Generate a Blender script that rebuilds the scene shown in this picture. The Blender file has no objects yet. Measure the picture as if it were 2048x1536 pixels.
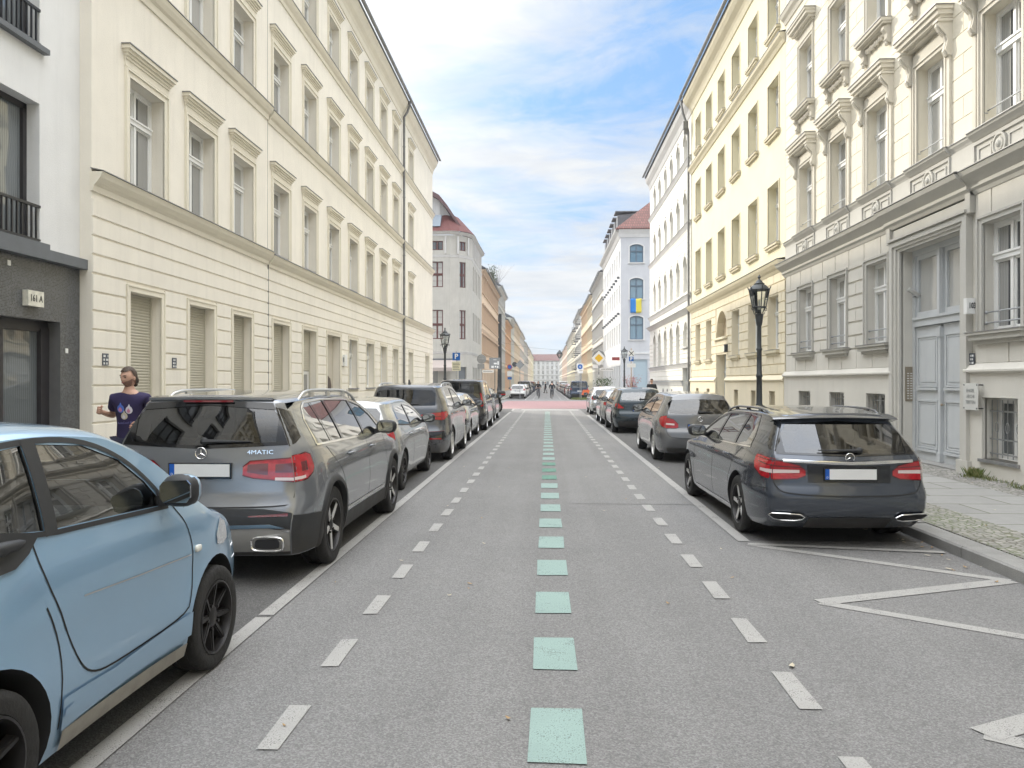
import bpy, bmesh, math, random
from mathutils import Vector, Matrix, Euler
random.seed(7)
R = math.radians
PI = math.pi
scene = bpy.context.scene
COL = scene.collection

# ------------------------------------------------------------------ camera
cam_d = bpy.data.cameras.new('camera')
cam = bpy.data.objects.new('camera', cam_d)
COL.objects.link(cam)
cam_d.sensor_width = 36.0
cam_d.lens = 1540 / 2048 * 36.0
cam_d.shift_y = -4 / 2048
cam_d.clip_start = 0.05
cam_d.clip_end = 4000
CAM_H = 1.72
cam.location = (0, 0, CAM_H)
cam.rotation_euler = (R(90), 0, math.atan(69 / 1540))
scene.camera = cam

# ------------------------------------------------------------------ light
SUN = Vector((-1.0, 1.2, 0.80)).normalized()
sun_d = bpy.data.lights.new('sun', 'SUN')
sun_d.energy = 1.3
sun_d.angle = R(0.9)
sun_d.color = (1.0, 0.93, 0.80)
sun_o = bpy.data.objects.new('sun', sun_d)
COL.objects.link(sun_o)
sun_o.rotation_euler = SUN.to_track_quat('Z', 'Y').to_euler()
scene.view_settings.view_transform = 'Standard'
scene.view_settings.look = 'None'
scene.view_settings.gamma = 1
scene.view_settings.exposure = 1.48

# ------------------------------------------------------------------ node helpers
def nd(nt, typ, **kw):
    n = nt.nodes.new(typ)
    for k, v in kw.items():
        if k == 'ins':
            for kk, vv in v.items():
                if hasattr(vv, 'links') or isinstance(vv, bpy.types.NodeSocket):
                    nt.links.new(vv, n.inputs[kk])
                else:
                    n.inputs[kk].default_value = vv
        else:
            setattr(n, k, v)
    return n

def mth(nt, op, a, b=0.0, c=None, clamp=False):
    n = nt.nodes.new('ShaderNodeMath'); n.operation = op; n.use_clamp = clamp
    for i, v in enumerate((a, b) if c is None else (a, b, c)):
        if isinstance(v, bpy.types.NodeSocket): nt.links.new(v, n.inputs[i])
        else: n.inputs[i].default_value = v
    return n.outputs[0]

def mixc(nt, f, a, b, mode='MIX'):
    n = nt.nodes.new('ShaderNodeMix'); n.data_type = 'RGBA'; n.blend_type = mode
    for i, v in ((0, f), (6, a), (7, b)):
        if isinstance(v, bpy.types.NodeSocket): nt.links.new(v, n.inputs[i])
        else: n.inputs[i].default_value = v if i == 0 else (*v[:3], 1)
    return n.outputs[2]

def ramp(nt, f, stops):
    n = nt.nodes.new('ShaderNodeValToRGB')
    cr = n.color_ramp
    while len(cr.elements) < len(stops): cr.elements.new(0.5)
    for e, (p, c) in zip(cr.elements, stops):
        e.position = p
        e.color = (c, c, c, 1) if isinstance(c, (int, float)) else (*c[:3], 1)
    nt.links.new(f, n.inputs[0])
    return n.outputs[0]

# ------------------------------------------------------------------ world
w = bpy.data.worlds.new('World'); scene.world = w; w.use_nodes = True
nt = w.node_tree; nt.nodes.clear()
sky = nd(nt, 'ShaderNodeTexSky', sky_type='NISHITA', sun_disc=False,
         sun_elevation=math.asin(SUN.z), sun_rotation=math.atan2(SUN.x, SUN.y))
tc = nd(nt, 'ShaderNodeTexCoord')
sep = nd(nt, 'ShaderNodeSeparateXYZ', ins={0: tc.outputs['Generated']})
zz = mth(nt, 'MAXIMUM', sep.outputs[2], 0.0)
den = mth(nt, 'ADD', zz, 0.10)
px = mth(nt, 'DIVIDE', sep.outputs[0], den)
py = mth(nt, 'DIVIDE', sep.outputs[1], den)
cmb = nd(nt, 'ShaderNodeCombineXYZ', ins={0: px, 1: py, 2: 0.0})
mp = nd(nt, 'ShaderNodeMapping', ins={'Vector': cmb.outputs[0], 'Location': (3.1, 1.7, 0.0), 'Rotation': (0, 0, R(28)), 'Scale': (0.75, 1.15, 1)})
n1 = nd(nt, 'ShaderNodeTexNoise', ins={'Vector': mp.outputs[0], 'Scale': 0.95, 'Detail': 8.0, 'Roughness': 0.56, 'Distortion': 0.7})
n2 = nd(nt, 'ShaderNodeTexNoise', ins={'Vector': mp.outputs[0], 'Scale': 3.6, 'Detail': 8.0, 'Roughness': 0.68, 'Distortion': 0.9})
nn = mth(nt, 'ADD', mth(nt, 'MULTIPLY', n1.outputs[0], 0.70), mth(nt, 'MULTIPLY', n2.outputs[0], 0.30))
hzn = mth(nt, 'POWER', mth(nt, 'SUBTRACT', 1.0, zz), 14.0)
nn = mth(nt, 'ADD', nn, mth(nt, 'ADD', 0.034, mth(nt, 'MULTIPLY', hzn, 0.05)))
cl = ramp(nt, nn, [(0.395, 0.0), (0.47, 0.5), (0.59, 1.0)])
blue = mixc(nt, 1.0, sky.outputs[0], (0.78, 0.90, 1.0), 'MULTIPLY')
blue = mixc(nt, 0.85, blue, (0.92, 1.80, 3.2))
n3 = nd(nt, 'ShaderNodeTexNoise', ins={'Vector': mp.outputs[0], 'Scale': 2.3, 'Detail': 6.0, 'Roughness': 0.6})
white = mixc(nt, ramp(nt, n3.outputs[0], [(0.35, 0.0), (0.65, 1.0)]), (2.55, 2.72, 2.95), (3.35, 3.38, 3.38))
col = mixc(nt, cl, blue, white)
# thin veil towards the horizon
col = mixc(nt, mth(nt, 'MULTIPLY', hzn, 0.4), col, (3.2, 3.35, 3.4))
# brightness added overhead and around the sun, out of view, to light the street
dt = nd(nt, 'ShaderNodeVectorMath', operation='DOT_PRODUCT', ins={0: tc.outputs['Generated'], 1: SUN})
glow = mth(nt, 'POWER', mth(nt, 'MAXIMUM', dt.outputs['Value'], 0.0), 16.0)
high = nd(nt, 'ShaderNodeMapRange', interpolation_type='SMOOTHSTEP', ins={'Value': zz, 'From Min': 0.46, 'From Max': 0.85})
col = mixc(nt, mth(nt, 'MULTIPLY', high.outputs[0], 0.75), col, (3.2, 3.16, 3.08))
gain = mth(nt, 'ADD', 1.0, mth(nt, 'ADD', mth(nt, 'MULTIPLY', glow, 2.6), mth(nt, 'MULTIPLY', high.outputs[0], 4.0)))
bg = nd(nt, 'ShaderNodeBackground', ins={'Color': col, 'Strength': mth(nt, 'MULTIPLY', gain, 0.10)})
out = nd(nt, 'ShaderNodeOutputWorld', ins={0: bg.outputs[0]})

# ------------------------------------------------------------------ materials
MATS = {}
def mat(name, col, rough=0.6, metal=0.0, spec=0.5, var=0.0, vscale=3.0, bump=0.0, bscale=60.0, coat=0.0, ior=1.5, streak=0.0, dirt=0.0, fine=0.0, fscale=200.0, trans=0.0, emit=None, alpha=1.0):
    if name in MATS: return MATS[name]
    m = bpy.data.materials.new(name); m.use_nodes = True
    nt = m.node_tree; b = nt.nodes['Principled BSDF']
    b.inputs['Roughness'].default_value = rough
    b.inputs['Metallic'].default_value = metal
    b.inputs['Specular IOR Level'].default_value = spec
    b.inputs['IOR'].default_value = ior
    b.inputs['Coat Weight'].default_value = coat
    b.inputs['Coat Roughness'].default_value = 0.03
    b.inputs['Transmission Weight'].default_value = trans
    tc = nd(nt, 'ShaderNodeTexCoord'); P = tc.outputs['Object']
    c = (*col, 1)
    cs = None
    def dark(f): return tuple(x * f for x in col)
    if var:
        n = nd(nt, 'ShaderNodeTexNoise', ins={'Vector': P, 'Scale': vscale, 'Detail': 6.0, 'Roughness': 0.6})
        cs = mixc(nt, ramp(nt, n.outputs[0], [(0.3, 0.0), (0.7, 1.0)]), dark(1 - var), dark(1 + var * 0.5))
    if streak:
        mpn = nd(nt, 'ShaderNodeMapping', ins={'Vector': P, 'Scale': (2.6, 2.6, 0.14)})
        n = nd(nt, 'ShaderNodeTexNoise', ins={'Vector': mpn.outputs[0], 'Scale': 1.7, 'Detail': 5.0, 'Roughness': 0.65})
        cs = mixc(nt, mth(nt, 'MULTIPLY', ramp(nt, n.outputs[0], [(0.5, 0.0), (0.72, 1.0)]), streak), cs if cs else col, dark(0.72))
    if fine:
        n = nd(nt, 'ShaderNodeTexNoise', ins={'Vector': P, 'Scale': fscale, 'Detail': 3.0, 'Roughness': 0.7})
        cs = mixc(nt, ramp(nt, n.outputs[0], [(0.36, 0.0), (0.64, 1.0)]), mixc(nt, 1.0, cs if cs else col, (1 - fine,) * 3, 'MULTIPLY'), mixc(nt, 1.0, cs if cs else col, (1 + fine,) * 3, 'MULTIPLY'))
    if dirt:
        sp = nd(nt, 'ShaderNodeSeparateXYZ', ins={0: P})
        n = nd(nt, 'ShaderNodeTexNoise', ins={'Vector': P, 'Scale': 4.0, 'Detail': 6.0, 'Roughness': 0.7})
        h = mth(nt, 'SUBTRACT', mth(nt, 'MULTIPLY', n.outputs[0], 1.1), sp.outputs[2], clamp=True)
        f = mth(nt, 'MULTIPLY', h, dirt)
        cs = mixc(nt, f, cs if cs else col, (0.20, 0.17, 0.13))
        r = mth(nt, 'ADD', rough, mth(nt, 'MULTIPLY', h, 0.6))
        nt.links.new(r, b.inputs['Roughness'])
    if cs is not None: nt.links.new(cs, b.inputs['Base Color'])
    else: b.inputs['Base Color'].default_value = c
    if bump:
        n = nd(nt, 'ShaderNodeTexNoise', ins={'Vector': P, 'Scale': bscale, 'Detail': 4.0, 'Roughness': 0.6})
        bn = nd(nt, 'ShaderNodeBump', ins={'Height': n.outputs[0], 'Strength': bump, 'Distance': 0.02})
        nt.links.new(bn.outputs[0], b.inputs['Normal'])
    if emit:
        b.inputs['Emission Color'].default_value = (*emit[0], 1); b.inputs['Emission Strength'].default_value = emit[1]
    MATS[name] = m
    return m

def plaster(name, col, var=0.07, streak=0.25):
    return mat(name, col, dirt=0.16, rough=0.9, spec=0.2, var=var, vscale=0.9, bump=0.25, bscale=45, streak=streak)

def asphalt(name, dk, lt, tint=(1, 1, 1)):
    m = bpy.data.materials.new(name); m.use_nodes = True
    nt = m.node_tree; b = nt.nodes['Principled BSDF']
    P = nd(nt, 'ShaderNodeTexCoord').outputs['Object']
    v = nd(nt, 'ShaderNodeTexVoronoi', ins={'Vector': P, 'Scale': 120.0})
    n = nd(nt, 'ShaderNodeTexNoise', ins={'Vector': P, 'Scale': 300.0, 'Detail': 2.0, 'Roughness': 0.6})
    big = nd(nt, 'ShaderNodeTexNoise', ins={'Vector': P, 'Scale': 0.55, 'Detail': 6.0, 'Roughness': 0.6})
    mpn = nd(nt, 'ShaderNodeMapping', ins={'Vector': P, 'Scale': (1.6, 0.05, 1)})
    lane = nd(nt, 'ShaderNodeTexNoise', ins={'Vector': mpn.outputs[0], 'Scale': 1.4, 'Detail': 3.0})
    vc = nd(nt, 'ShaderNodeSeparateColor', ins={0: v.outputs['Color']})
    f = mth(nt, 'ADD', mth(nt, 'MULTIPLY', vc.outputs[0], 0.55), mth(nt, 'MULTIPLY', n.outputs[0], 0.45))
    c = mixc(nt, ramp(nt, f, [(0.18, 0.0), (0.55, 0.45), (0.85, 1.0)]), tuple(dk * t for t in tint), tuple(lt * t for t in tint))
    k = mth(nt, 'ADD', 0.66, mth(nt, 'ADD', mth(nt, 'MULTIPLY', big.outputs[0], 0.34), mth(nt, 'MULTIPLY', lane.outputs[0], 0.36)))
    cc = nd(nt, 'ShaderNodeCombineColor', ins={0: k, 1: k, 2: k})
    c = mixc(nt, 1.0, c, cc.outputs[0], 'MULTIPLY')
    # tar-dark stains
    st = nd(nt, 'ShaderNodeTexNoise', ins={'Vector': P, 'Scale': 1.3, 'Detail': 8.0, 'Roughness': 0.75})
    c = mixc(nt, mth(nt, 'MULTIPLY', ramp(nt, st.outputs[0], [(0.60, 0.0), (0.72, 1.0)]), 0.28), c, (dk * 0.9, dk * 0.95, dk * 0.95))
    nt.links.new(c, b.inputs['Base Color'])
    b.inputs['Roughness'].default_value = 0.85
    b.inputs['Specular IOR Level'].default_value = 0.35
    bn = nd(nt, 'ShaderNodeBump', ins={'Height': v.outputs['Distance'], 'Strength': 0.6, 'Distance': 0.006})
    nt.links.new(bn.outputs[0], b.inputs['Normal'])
    return m

def paintmark(name, col, wear=0.5):
    m = bpy.data.materials.new(name); m.use_nodes = True
    nt = m.node_tree; b = nt.nodes['Principled BSDF']
    P = nd(nt, 'ShaderNodeTexCoord').outputs['Object']
    n = nd(nt, 'ShaderNodeTexNoise', ins={'Vector': P, 'Scale': 130.0, 'Detail': 4.0, 'Roughness': 0.7})
    n2 = nd(nt, 'ShaderNodeTexNoise', ins={'Vector': P, 'Scale': 2.5, 'Detail': 6.0, 'Roughness': 0.7})
    n4 = nd(nt, 'ShaderNodeTexNoise', ins={'Vector': P, 'Scale': 14.0, 'Detail': 6.0, 'Roughness': 0.75})
    c = mixc(nt, ramp(nt, n2.outputs[0], [(0.3, 0.0), (0.7, 1.0)]), tuple(x * 0.84 for x in col), col)
    c = mixc(nt, mth(nt, 'MULTIPLY', ramp(nt, n.outputs[0], [(0.50, 0.0), (0.72, 1.0)]), wear), c, tuple(x * 0.45 for x in col))
    c = mixc(nt, mth(nt, 'MULTIPLY', ramp(nt, n4.outputs[0], [(0.66, 0.0), (0.74, 1.0)]), wear * 1.2), c, (0.16, 0.16, 0.16))
    nt.links.new(c, b.inputs['Base Color'])
    # worn through to the asphalt where stones stand proud and along scuffs
    n5 = nd(nt, 'ShaderNodeTexNoise', ins={'Vector': P, 'Scale': 5.0, 'Detail': 8.0, 'Roughness': 0.8})
    wf = mth(nt, 'ADD', mth(nt, 'MULTIPLY', n.outputs[0], 0.55), mth(nt, 'MULTIPLY', n5.outputs[0], 0.45))
    al = ramp(nt, wf, [(0.54, 1.0), (0.60, 0.35), (0.66, 0.0)])
    nt.links.new(al, b.inputs['Alpha'])
    b.inputs['Roughness'].default_value = 0.75
    bn = nd(nt, 'ShaderNodeBump', ins={'Height': n.outputs[0], 'Strength': 0.35, 'Distance': 0.004})
    nt.links.new(bn.outputs[0], b.inputs['Normal'])
    return m

def cobble(name, scale, c1, c2, joint, moss=0.0):
    m = bpy.data.materials.new(name); m.use_nodes = True
    nt = m.node_tree; b = nt.nodes['Principled BSDF']
    P = nd(nt, 'ShaderNodeTexCoord').outputs['Object']
    v = nd(nt, 'ShaderNodeTexVoronoi', feature='DISTANCE_TO_EDGE', ins={'Vector': P, 'Scale': scale, 'Randomness': 0.75})
    vv = nd(nt, 'ShaderNodeTexVoronoi', ins={'Vector': P, 'Scale': scale, 'Randomness': 0.75})
    s = nd(nt, 'ShaderNodeSeparateColor', ins={0: vv.outputs['Color']})
    c = mixc(nt, s.outputs[0], c1, c2)
    mn = nd(nt, 'ShaderNodeTexNoise', ins={'Vector': P, 'Scale': 1.4, 'Detail': 6.0, 'Roughness': 0.7})
    jc = mixc(nt, mth(nt, 'MULTIPLY', ramp(nt, mn.outputs[0], [(0.42, 0.0), (0.58, 1.0)]), moss), joint, (0.13, 0.17, 0.055))
    e = ramp(nt, v.outputs['Distance'], [(0.03, 0.0), (0.13, 1.0)])
    c = mixc(nt, e, jc, c)
    g = nd(nt, 'ShaderNodeTexNoise', ins={'Vector': P, 'Scale': 90.0, 'Detail': 3.0})
    c = mixc(nt, mth(nt, 'MULTIPLY', g.outputs[0], 0.35), c, (0.10, 0.10, 0.09))
    nt.links.new(c, b.inputs['Base Color'])
    b.inputs['Roughness'].default_value = 0.85
    bn = nd(nt, 'ShaderNodeBump', ins={'Height': e, 'Strength': 0.8, 'Distance': 0.012})
    nt.links.new(bn.outputs[0], b.inputs['Normal'])
    return m

def tiles(name, col, joint, sx, sz, axis='xz', bump=0.6, off=0.5, mortar=0.02, var=0.25, rough=0.7):
    """brick pattern in object space; axis says which object axes it runs along"""
    m = bpy.data.materials.new(name); m.use_nodes = True
    nt = m.node_tree; b = nt.nodes['Principled BSDF']
    P = nd(nt, 'ShaderNodeTexCoord').outputs['Object']
    sp = nd(nt, 'ShaderNodeSeparateXYZ', ins={0: P})
    ax = {'x': 0, 'y': 1, 'z': 2}
    cb = nd(nt, 'ShaderNodeCombineXYZ', ins={0: sp.outputs[ax[axis[0]]], 1: sp.outputs[ax[axis[1]]], 2: 0.0})
    br = nd(nt, 'ShaderNodeTexBrick', offset=off, ins={'Vector': cb.outputs[0], 'Scale': 1.0, 'Brick Width': sx, 'Row Height': sz,
            'Mortar Size': mortar, 'Mortar Smooth': 0.2, 'Color1': (*[x * (1 - var) for x in col], 1), 'Color2': (*[min(1, x * (1 + var)) for x in col], 1), 'Mortar': (*joint, 1)})
    n = nd(nt, 'ShaderNodeTexNoise', ins={'Vector': P, 'Scale': 6.0, 'Detail': 6.0, 'Roughness': 0.7})
    c = mixc(nt, 1.0, br.outputs[0], mixc(nt, n.outputs[0], (0.78,) * 3, (1.12,) * 3), 'MULTIPLY')
    nt.links.new(c, b.inputs['Base Color'])
    b.inputs['Roughness'].default_value = rough
    bn = nd(nt, 'ShaderNodeBump', invert=True, ins={'Height': br.outputs['Fac'], 'Strength': bump, 'Distance': 0.012})
    nt.links.new(bn.outputs[0], b.inputs['Normal'])
    return m

def glassmat(name, tint, rough=0.0, boost=1.0, ior=1.5):
    """thin pane: fresnel reflection over tinted see-through"""
    m = bpy.data.materials.new(name); m.use_nodes = True
    nt = m.node_tree; nt.nodes.clear()
    fr = nd(nt, 'ShaderNodeFresnel', ins={'IOR': ior})
    tr = nd(nt, 'ShaderNodeBsdfTransparent', ins={0: (*tint, 1)})
    gl = nd(nt, 'ShaderNodeBsdfGlossy', ins={0: (1, 1, 1, 1), 'Roughness': rough})
    f = mth(nt, 'MULTIPLY', fr.outputs[0], boost, clamp=True)
    mx = nd(nt, 'ShaderNodeMixShader', ins={0: f, 1: tr.outputs[0], 2: gl.outputs[0]})
    nd(nt, 'ShaderNodeOutputMaterial', ins={0: mx.outputs[0]})
    MATS[name] = m
    return m

def winglass(name, dk, lt):
    """window pane with what stands behind it (dark room or pale curtain), different per window"""
    m = bpy.data.materials.new(name); m.use_nodes = True
    nt = m.node_tree; b = nt.nodes['Principled BSDF']
    oi = nd(nt, 'ShaderNodeObjectInfo'); P = nd(nt, 'ShaderNodeTexCoord').outputs['Object']
    sp = nd(nt, 'ShaderNodeSeparateXYZ', ins={0: P})
    wv = nd(nt, 'ShaderNodeTexWave', ins={'Vector': P, 'Scale': 7.0, 'Distortion': 2.0, 'Detail': 1.0})
    cur = mixc(nt, wv.outputs[0], tuple(x * 0.7 for x in lt), lt)
    pick = mth(nt, 'GREATER_THAN', oi.outputs['Random'], 0.45)
    edge = mth(nt, 'GREATER_THAN', mth(nt, 'ABSOLUTE', sp.outputs[0]), 0.18)
    f = mth(nt, 'MAXIMUM', pick, mth(nt, 'MULTIPLY', edge, 0.7))
    c = mixc(nt, f, dk, cur)
    nt.links.new(c, b.inputs['Base Color'])
    b.inputs['Roughness'].default_value = 0.02
    b.inputs['IOR'].default_value = 1.75
    n = nd(nt, 'ShaderNodeTexNoise', ins={'Vector': P, 'Scale': 1.3, 'Detail': 1.0})
    bn = nd(nt, 'ShaderNodeBump', ins={'Height': n.outputs[0], 'Strength': 0.05, 'Distance': 0.3})
    nt.links.new(bn.outputs[0], b.inputs['Normal'])
    return m

# ------------------------------------------------------------------ mesh helpers
class MB:
    def __init__(s): s.v = []; s.f = []; s.m = []; s.M = Matrix.Identity(4)
    def vt(s, pts):
        i = len(s.v); s.v += [tuple(s.M @ Vector(p)) for p in pts]; return i
    def fc(s, pts, m=0):
        i = s.vt(pts); s.f.append(tuple(range(i, i + len(pts)))); s.m.append(m); return s
    def box(s, x0, x1, y0, y1, z0, z1, m=0, skip=''):
        i = s.vt([(x0, y0, z0), (x1, y0, z0), (x1, y1, z0), (x0, y1, z0), (x0, y0, z1), (x1, y0, z1), (x1, y1, z1), (x0, y1, z1)])
        for k, q in (('b', (0, 3, 2, 1)), ('t', (4, 5, 6, 7)), ('f', (0, 1, 5, 4)), ('k', (2, 3, 7, 6)), ('r', (1, 2, 6, 5)), ('l', (3, 0, 4, 7))):
            if k in skip: continue
            s.f.append(tuple(i + j for j in q)); s.m.append(m)
        return s
    def grid(s, rows, m=0, cu=False, cv=False):
        nr, nc = len(rows), len(rows[0]); i = s.vt([p for r in rows for p in r])
        for a in range(nr if cu else nr - 1):
            for b in range(nc if cv else nc - 1):
                a2 = (a + 1) % nr; b2 = (b + 1) % nc
                s.f.append((i + a * nc + b, i + a * nc + b2, i + a2 * nc + b2, i + a2 * nc + b)); s.m.append(m)
        return s
    def prism(s, poly, axis, a, b, m=0):
        """poly = 2D points; axis 'x': (y,z) extruded in x; 'y': (x,z); 'z': (x,y)"""
        def P(p, t): return (t, p[0], p[1]) if axis == 'x' else (p[0], t, p[1]) if axis == 'y' else (p[0], p[1], t)
        n = len(poly); i = s.vt([P(p, a) for p in poly] + [P(p, b) for p in poly])
        for k in range(n):
            k2 = (k + 1) % n
            s.f.append((i + k, i + k2, i + n + k2, i + n + k)); s.m.append(m)
        s.f.append(tuple(i + k for k in range(n))[::-1]); s.m.append(m)
        s.f.append(tuple(i + n + k for k in range(n))); s.m.append(m)
        return s
    def lathe(s, prof, n=16, c=(0, 0, 0), axis='z', m=0, cap=True):
        rows = []
        for r, z in prof:
            row = []
            for k in range(n):
                a = 2 * PI * k / n; x, y = r * math.cos(a), r * math.sin(a)
                p = (x, y, z) if axis == 'z' else (z, x, y) if axis == 'x' else (x, z, y)
                row.append((p[0] + c[0], p[1] + c[1], p[2] + c[2]))
            rows.append(row)
        s.grid(rows, m, cv=True)
        if cap:
            for row in (rows[0], rows[-1]):
                s.fc(row, m)
        return s
    def tube(s, pts, r, n=8, m=0, closed=False):
        pts = [Vector(p) for p in pts]; rows = []; N = len(pts)
        for i, p in enumerate(pts):
            if closed: d = pts[(i + 1) % N] - pts[i - 1]
            else: d = pts[min(i + 1, N - 1)] - pts[max(i - 1, 0)]
            d.normalize()
            up = Vector((0, 0, 1)) if abs(d.z) < 0.9 else Vector((1, 0, 0))
            a = d.cross(up).normalized(); b = d.cross(a)
            rr = r[i] if isinstance(r, (list, tuple)) else r
            rows.append([tuple(p + a * rr * math.cos(2 * PI * k / n) + b * rr * math.sin(2 * PI * k / n)) for k in range(n)])
        s.grid(rows, m, cu=closed, cv=True)
        if not closed: s.fc(rows[0], m); s.fc(rows[-1], m)
        return s
    def ball(s, c, r, n=12, m=0, e=1.0):
        rx, ry, rz = r if isinstance(r, (tuple, list)) else (r, r, r)
        def pw(t): return math.copysign(abs(t) ** e, t)
        rows = []
        for i in range(n // 2 + 1):
            t = PI * i / (n // 2)
            rows.append([(c[0] + rx * pw(math.sin(t)) * pw(math.cos(2 * PI * k / n)), c[1] + ry * pw(math.sin(t)) * pw(math.sin(2 * PI * k / n)), c[2] + rz * pw(math.cos(t))) for k in range(n)])
        return s.grid(rows, m, cv=True)
    def mesh(s, name, mats, smooth=None, weld=False, recalc=True):
        me = bpy.data.meshes.new(name)
        me.from_pydata(s.v, [], s.f)
        for mt in (mats if isinstance(mats, (list, tuple)) else [mats]): me.materials.append(mt)
        me.polygons.foreach_set('material_index', s.m)
        if weld or recalc:
            bm = bmesh.new(); bm.from_mesh(me)
            if weld: bmesh.ops.remove_doubles(bm, verts=bm.verts, dist=0.0004)
            if weld:
                bad = [f for f in bm.faces if f.calc_area() < 1e-9]
                if bad: bmesh.ops.delete(bm, geom=bad, context='FACES_ONLY')
            if recalc: bmesh.ops.recalc_face_normals(bm, faces=bm.faces)
            bm.to_mesh(me); bm.free()
        if smooth:
            me.polygons.foreach_set('use_smooth', [True] * len(me.polygons))
            me.set_sharp_from_angle(angle=R(smooth))
        me.update()
        return me
    def build(s, name, mats, parent=None, smooth=None, weld=False, loc=None, rz=0, recalc=True):
        return put(name, s.mesh(name, mats, smooth, weld or bool(smooth), recalc), parent, loc, rz)

def put(name, me, parent=None, loc=None, rz=0):
    o = bpy.data.objects.new(name, me); COL.objects.link(o)
    if parent: o.parent = parent
    if loc is not None: o.location = loc
    if rz: o.rotation_euler = (0, 0, rz)
    return o

def tag(o, label=None, cat=None, group=None, kind=None):
    if label: o['label'] = label
    if cat: o['category'] = cat
    if group: o['group'] = group
    if kind: o['kind'] = kind
    return o

def thing(name, label, cat, loc=(0, 0, 0), rz=0, group=None):
    o = bpy.data.objects.new(name, None); COL.objects.link(o)
    o.location = loc; o.rotation_euler = (0, 0, rz); o.empty_display_size = 0.2
    return tag(o, label, cat, group)

KIDS = {}
def copy_tree(o, parent=None):
    c = o.copy(); COL.objects.link(c)
    if parent: c.parent = parent
    for ch in list(o.children): copy_tree(ch, c)
    return c

def text_mesh(txt, size, depth, m, parent, loc, rot, name='lettering', align='CENTER', sx=1.0, bold=0.0):
    cu = bpy.data.curves.new(name, 'FONT'); cu.body = txt; cu.size = size; cu.extrude = depth; cu.offset = bold
    cu.align_x = align; cu.align_y = 'CENTER'; cu.resolution_u = 2
    t = bpy.data.objects.new('tmp', cu); COL.objects.link(t)
    dg = bpy.context.evaluated_depsgraph_get(); dg.update()
    me = bpy.data.meshes.new_from_object(t.evaluated_get(dg)); me.name = name
    bpy.data.objects.remove(t)
    me.materials.clear(); me.materials.append(m)
    for v in me.vertices: v.co.x *= sx
    o = put(name, me, parent, loc); o.rotation_euler = rot
    return o

def lerp(pts, x):
    if x <= pts[0][0]: return pts[0][1]
    for (a, va), (b, vb) in zip(pts, pts[1:]):
        if x <= b: return va + (vb - va) * (x - a) / (b - a) if b > a else vb
    return pts[-1][1]

def smoothf(pts):
    """monotone cubic through pts"""
    n = len(pts); X = [p[0] for p in pts]; Y = [p[1] for p in pts]
    d = [(Y[i + 1] - Y[i]) / (X[i + 1] - X[i]) for i in range(n - 1)]
    t = [d[0]] + [0 if d[i - 1] * d[i] <= 0 else 2 * d[i - 1] * d[i] / (d[i - 1] + d[i]) for i in range(1, n - 1)] + [d[-1]]
    def f(x):
        if x <= X[0]: return Y[0]
        if x >= X[-1]: return Y[-1]
        i = 0
        while x > X[i + 1]: i += 1
        h = X[i + 1] - X[i]; s = (x - X[i]) / h
        return (2 * s**3 - 3 * s**2 + 1) * Y[i] + (s**3 - 2 * s**2 + s) * h * t[i] + (-2 * s**3 + 3 * s**2) * Y[i + 1] + (s**3 - s**2) * h * t[i + 1]
    return f
# ------------------------------------------------------------------ palette
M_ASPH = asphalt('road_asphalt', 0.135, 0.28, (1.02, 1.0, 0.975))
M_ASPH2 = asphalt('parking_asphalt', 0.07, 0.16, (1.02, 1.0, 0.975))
M_ASPH3 = asphalt('patch_asphalt', 0.15, 0.29, (1.02, 1.0, 0.975))
M_WHITE_L = paintmark('white_road_paint', (0.40, 0.39, 0.37), 0.7)
M_GREEN_L = paintmark('mint_road_paint', (0.29, 0.40, 0.365), 0.6)
M_GREEN_D = paintmark('green_road_paint', (0.12, 0.26, 0.20), 0.6)
M_RED_L = paintmark('red_road_paint', (0.34, 0.195, 0.19), 0.4)
M_GRANITE = mat('granite', (0.29, 0.285, 0.27), rough=0.8, var=0.2, vscale=3, fine=0.22, fscale=160, bump=0.3, bscale=120)
M_COB = cobble('mosaic_cobble', 13.0, (0.26, 0.25, 0.23), (0.42, 0.40, 0.36), (0.15, 0.14, 0.10), 1.0)
M_COB2 = cobble('wall_side_cobble', 11.0, (0.24, 0.23, 0.22), (0.44, 0.42, 0.39), (0.14, 0.13, 0.11), 0.35)
M_SLAB = tiles('granite_slabs', (0.30, 0.295, 0.28), (0.11, 0.12, 0.07), 1.35, 0.74, 'xy', bump=0.4, mortar=0.012, var=0.12, rough=0.85)
M_CREAM = plaster('cream_render', (0.83, 0.785, 0.69), streak=0.28)
M_CREAM_T = plaster('cream_trim', (0.80, 0.75, 0.63), var=0.05, streak=0.2)
M_ZINC = mat('zinc_sheet', (0.30, 0.30, 0.30), rough=0.45, metal=0.6, var=0.25, vscale=5)
M_PIPE = mat('grey_downpipe', (0.22, 0.22, 0.22), rough=0.5, metal=0.4, var=0.3, vscale=3)
M_WFRAME = mat('white_window_frame', (0.80, 0.80, 0.78), rough=0.35, var=0.04, vscale=4)
M_GLASSW = winglass('window_glass', (0.05, 0.055, 0.06), (0.48, 0.48, 0.46))
M_GLASSD = winglass('window_glass_dark', (0.03, 0.035, 0.04), (0.20, 0.22, 0.23))
M_SHUT = mat('roller_shutter', (0.52, 0.49, 0.40), rough=0.6, var=0.06, vscale=3)
M_DARK = mat('dark_recess', (0.015, 0.015, 0.015), rough=0.9)
M_R = plaster('pale_stone_render', (0.78, 0.73, 0.61), streak=0.12)
M_RT = plaster('pale_stone_trim', (0.70, 0.66, 0.57), var=0.06, streak=0.15)
M_RG = plaster('grey_stone_render', (0.66, 0.635, 0.575), streak=0.2)
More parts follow.
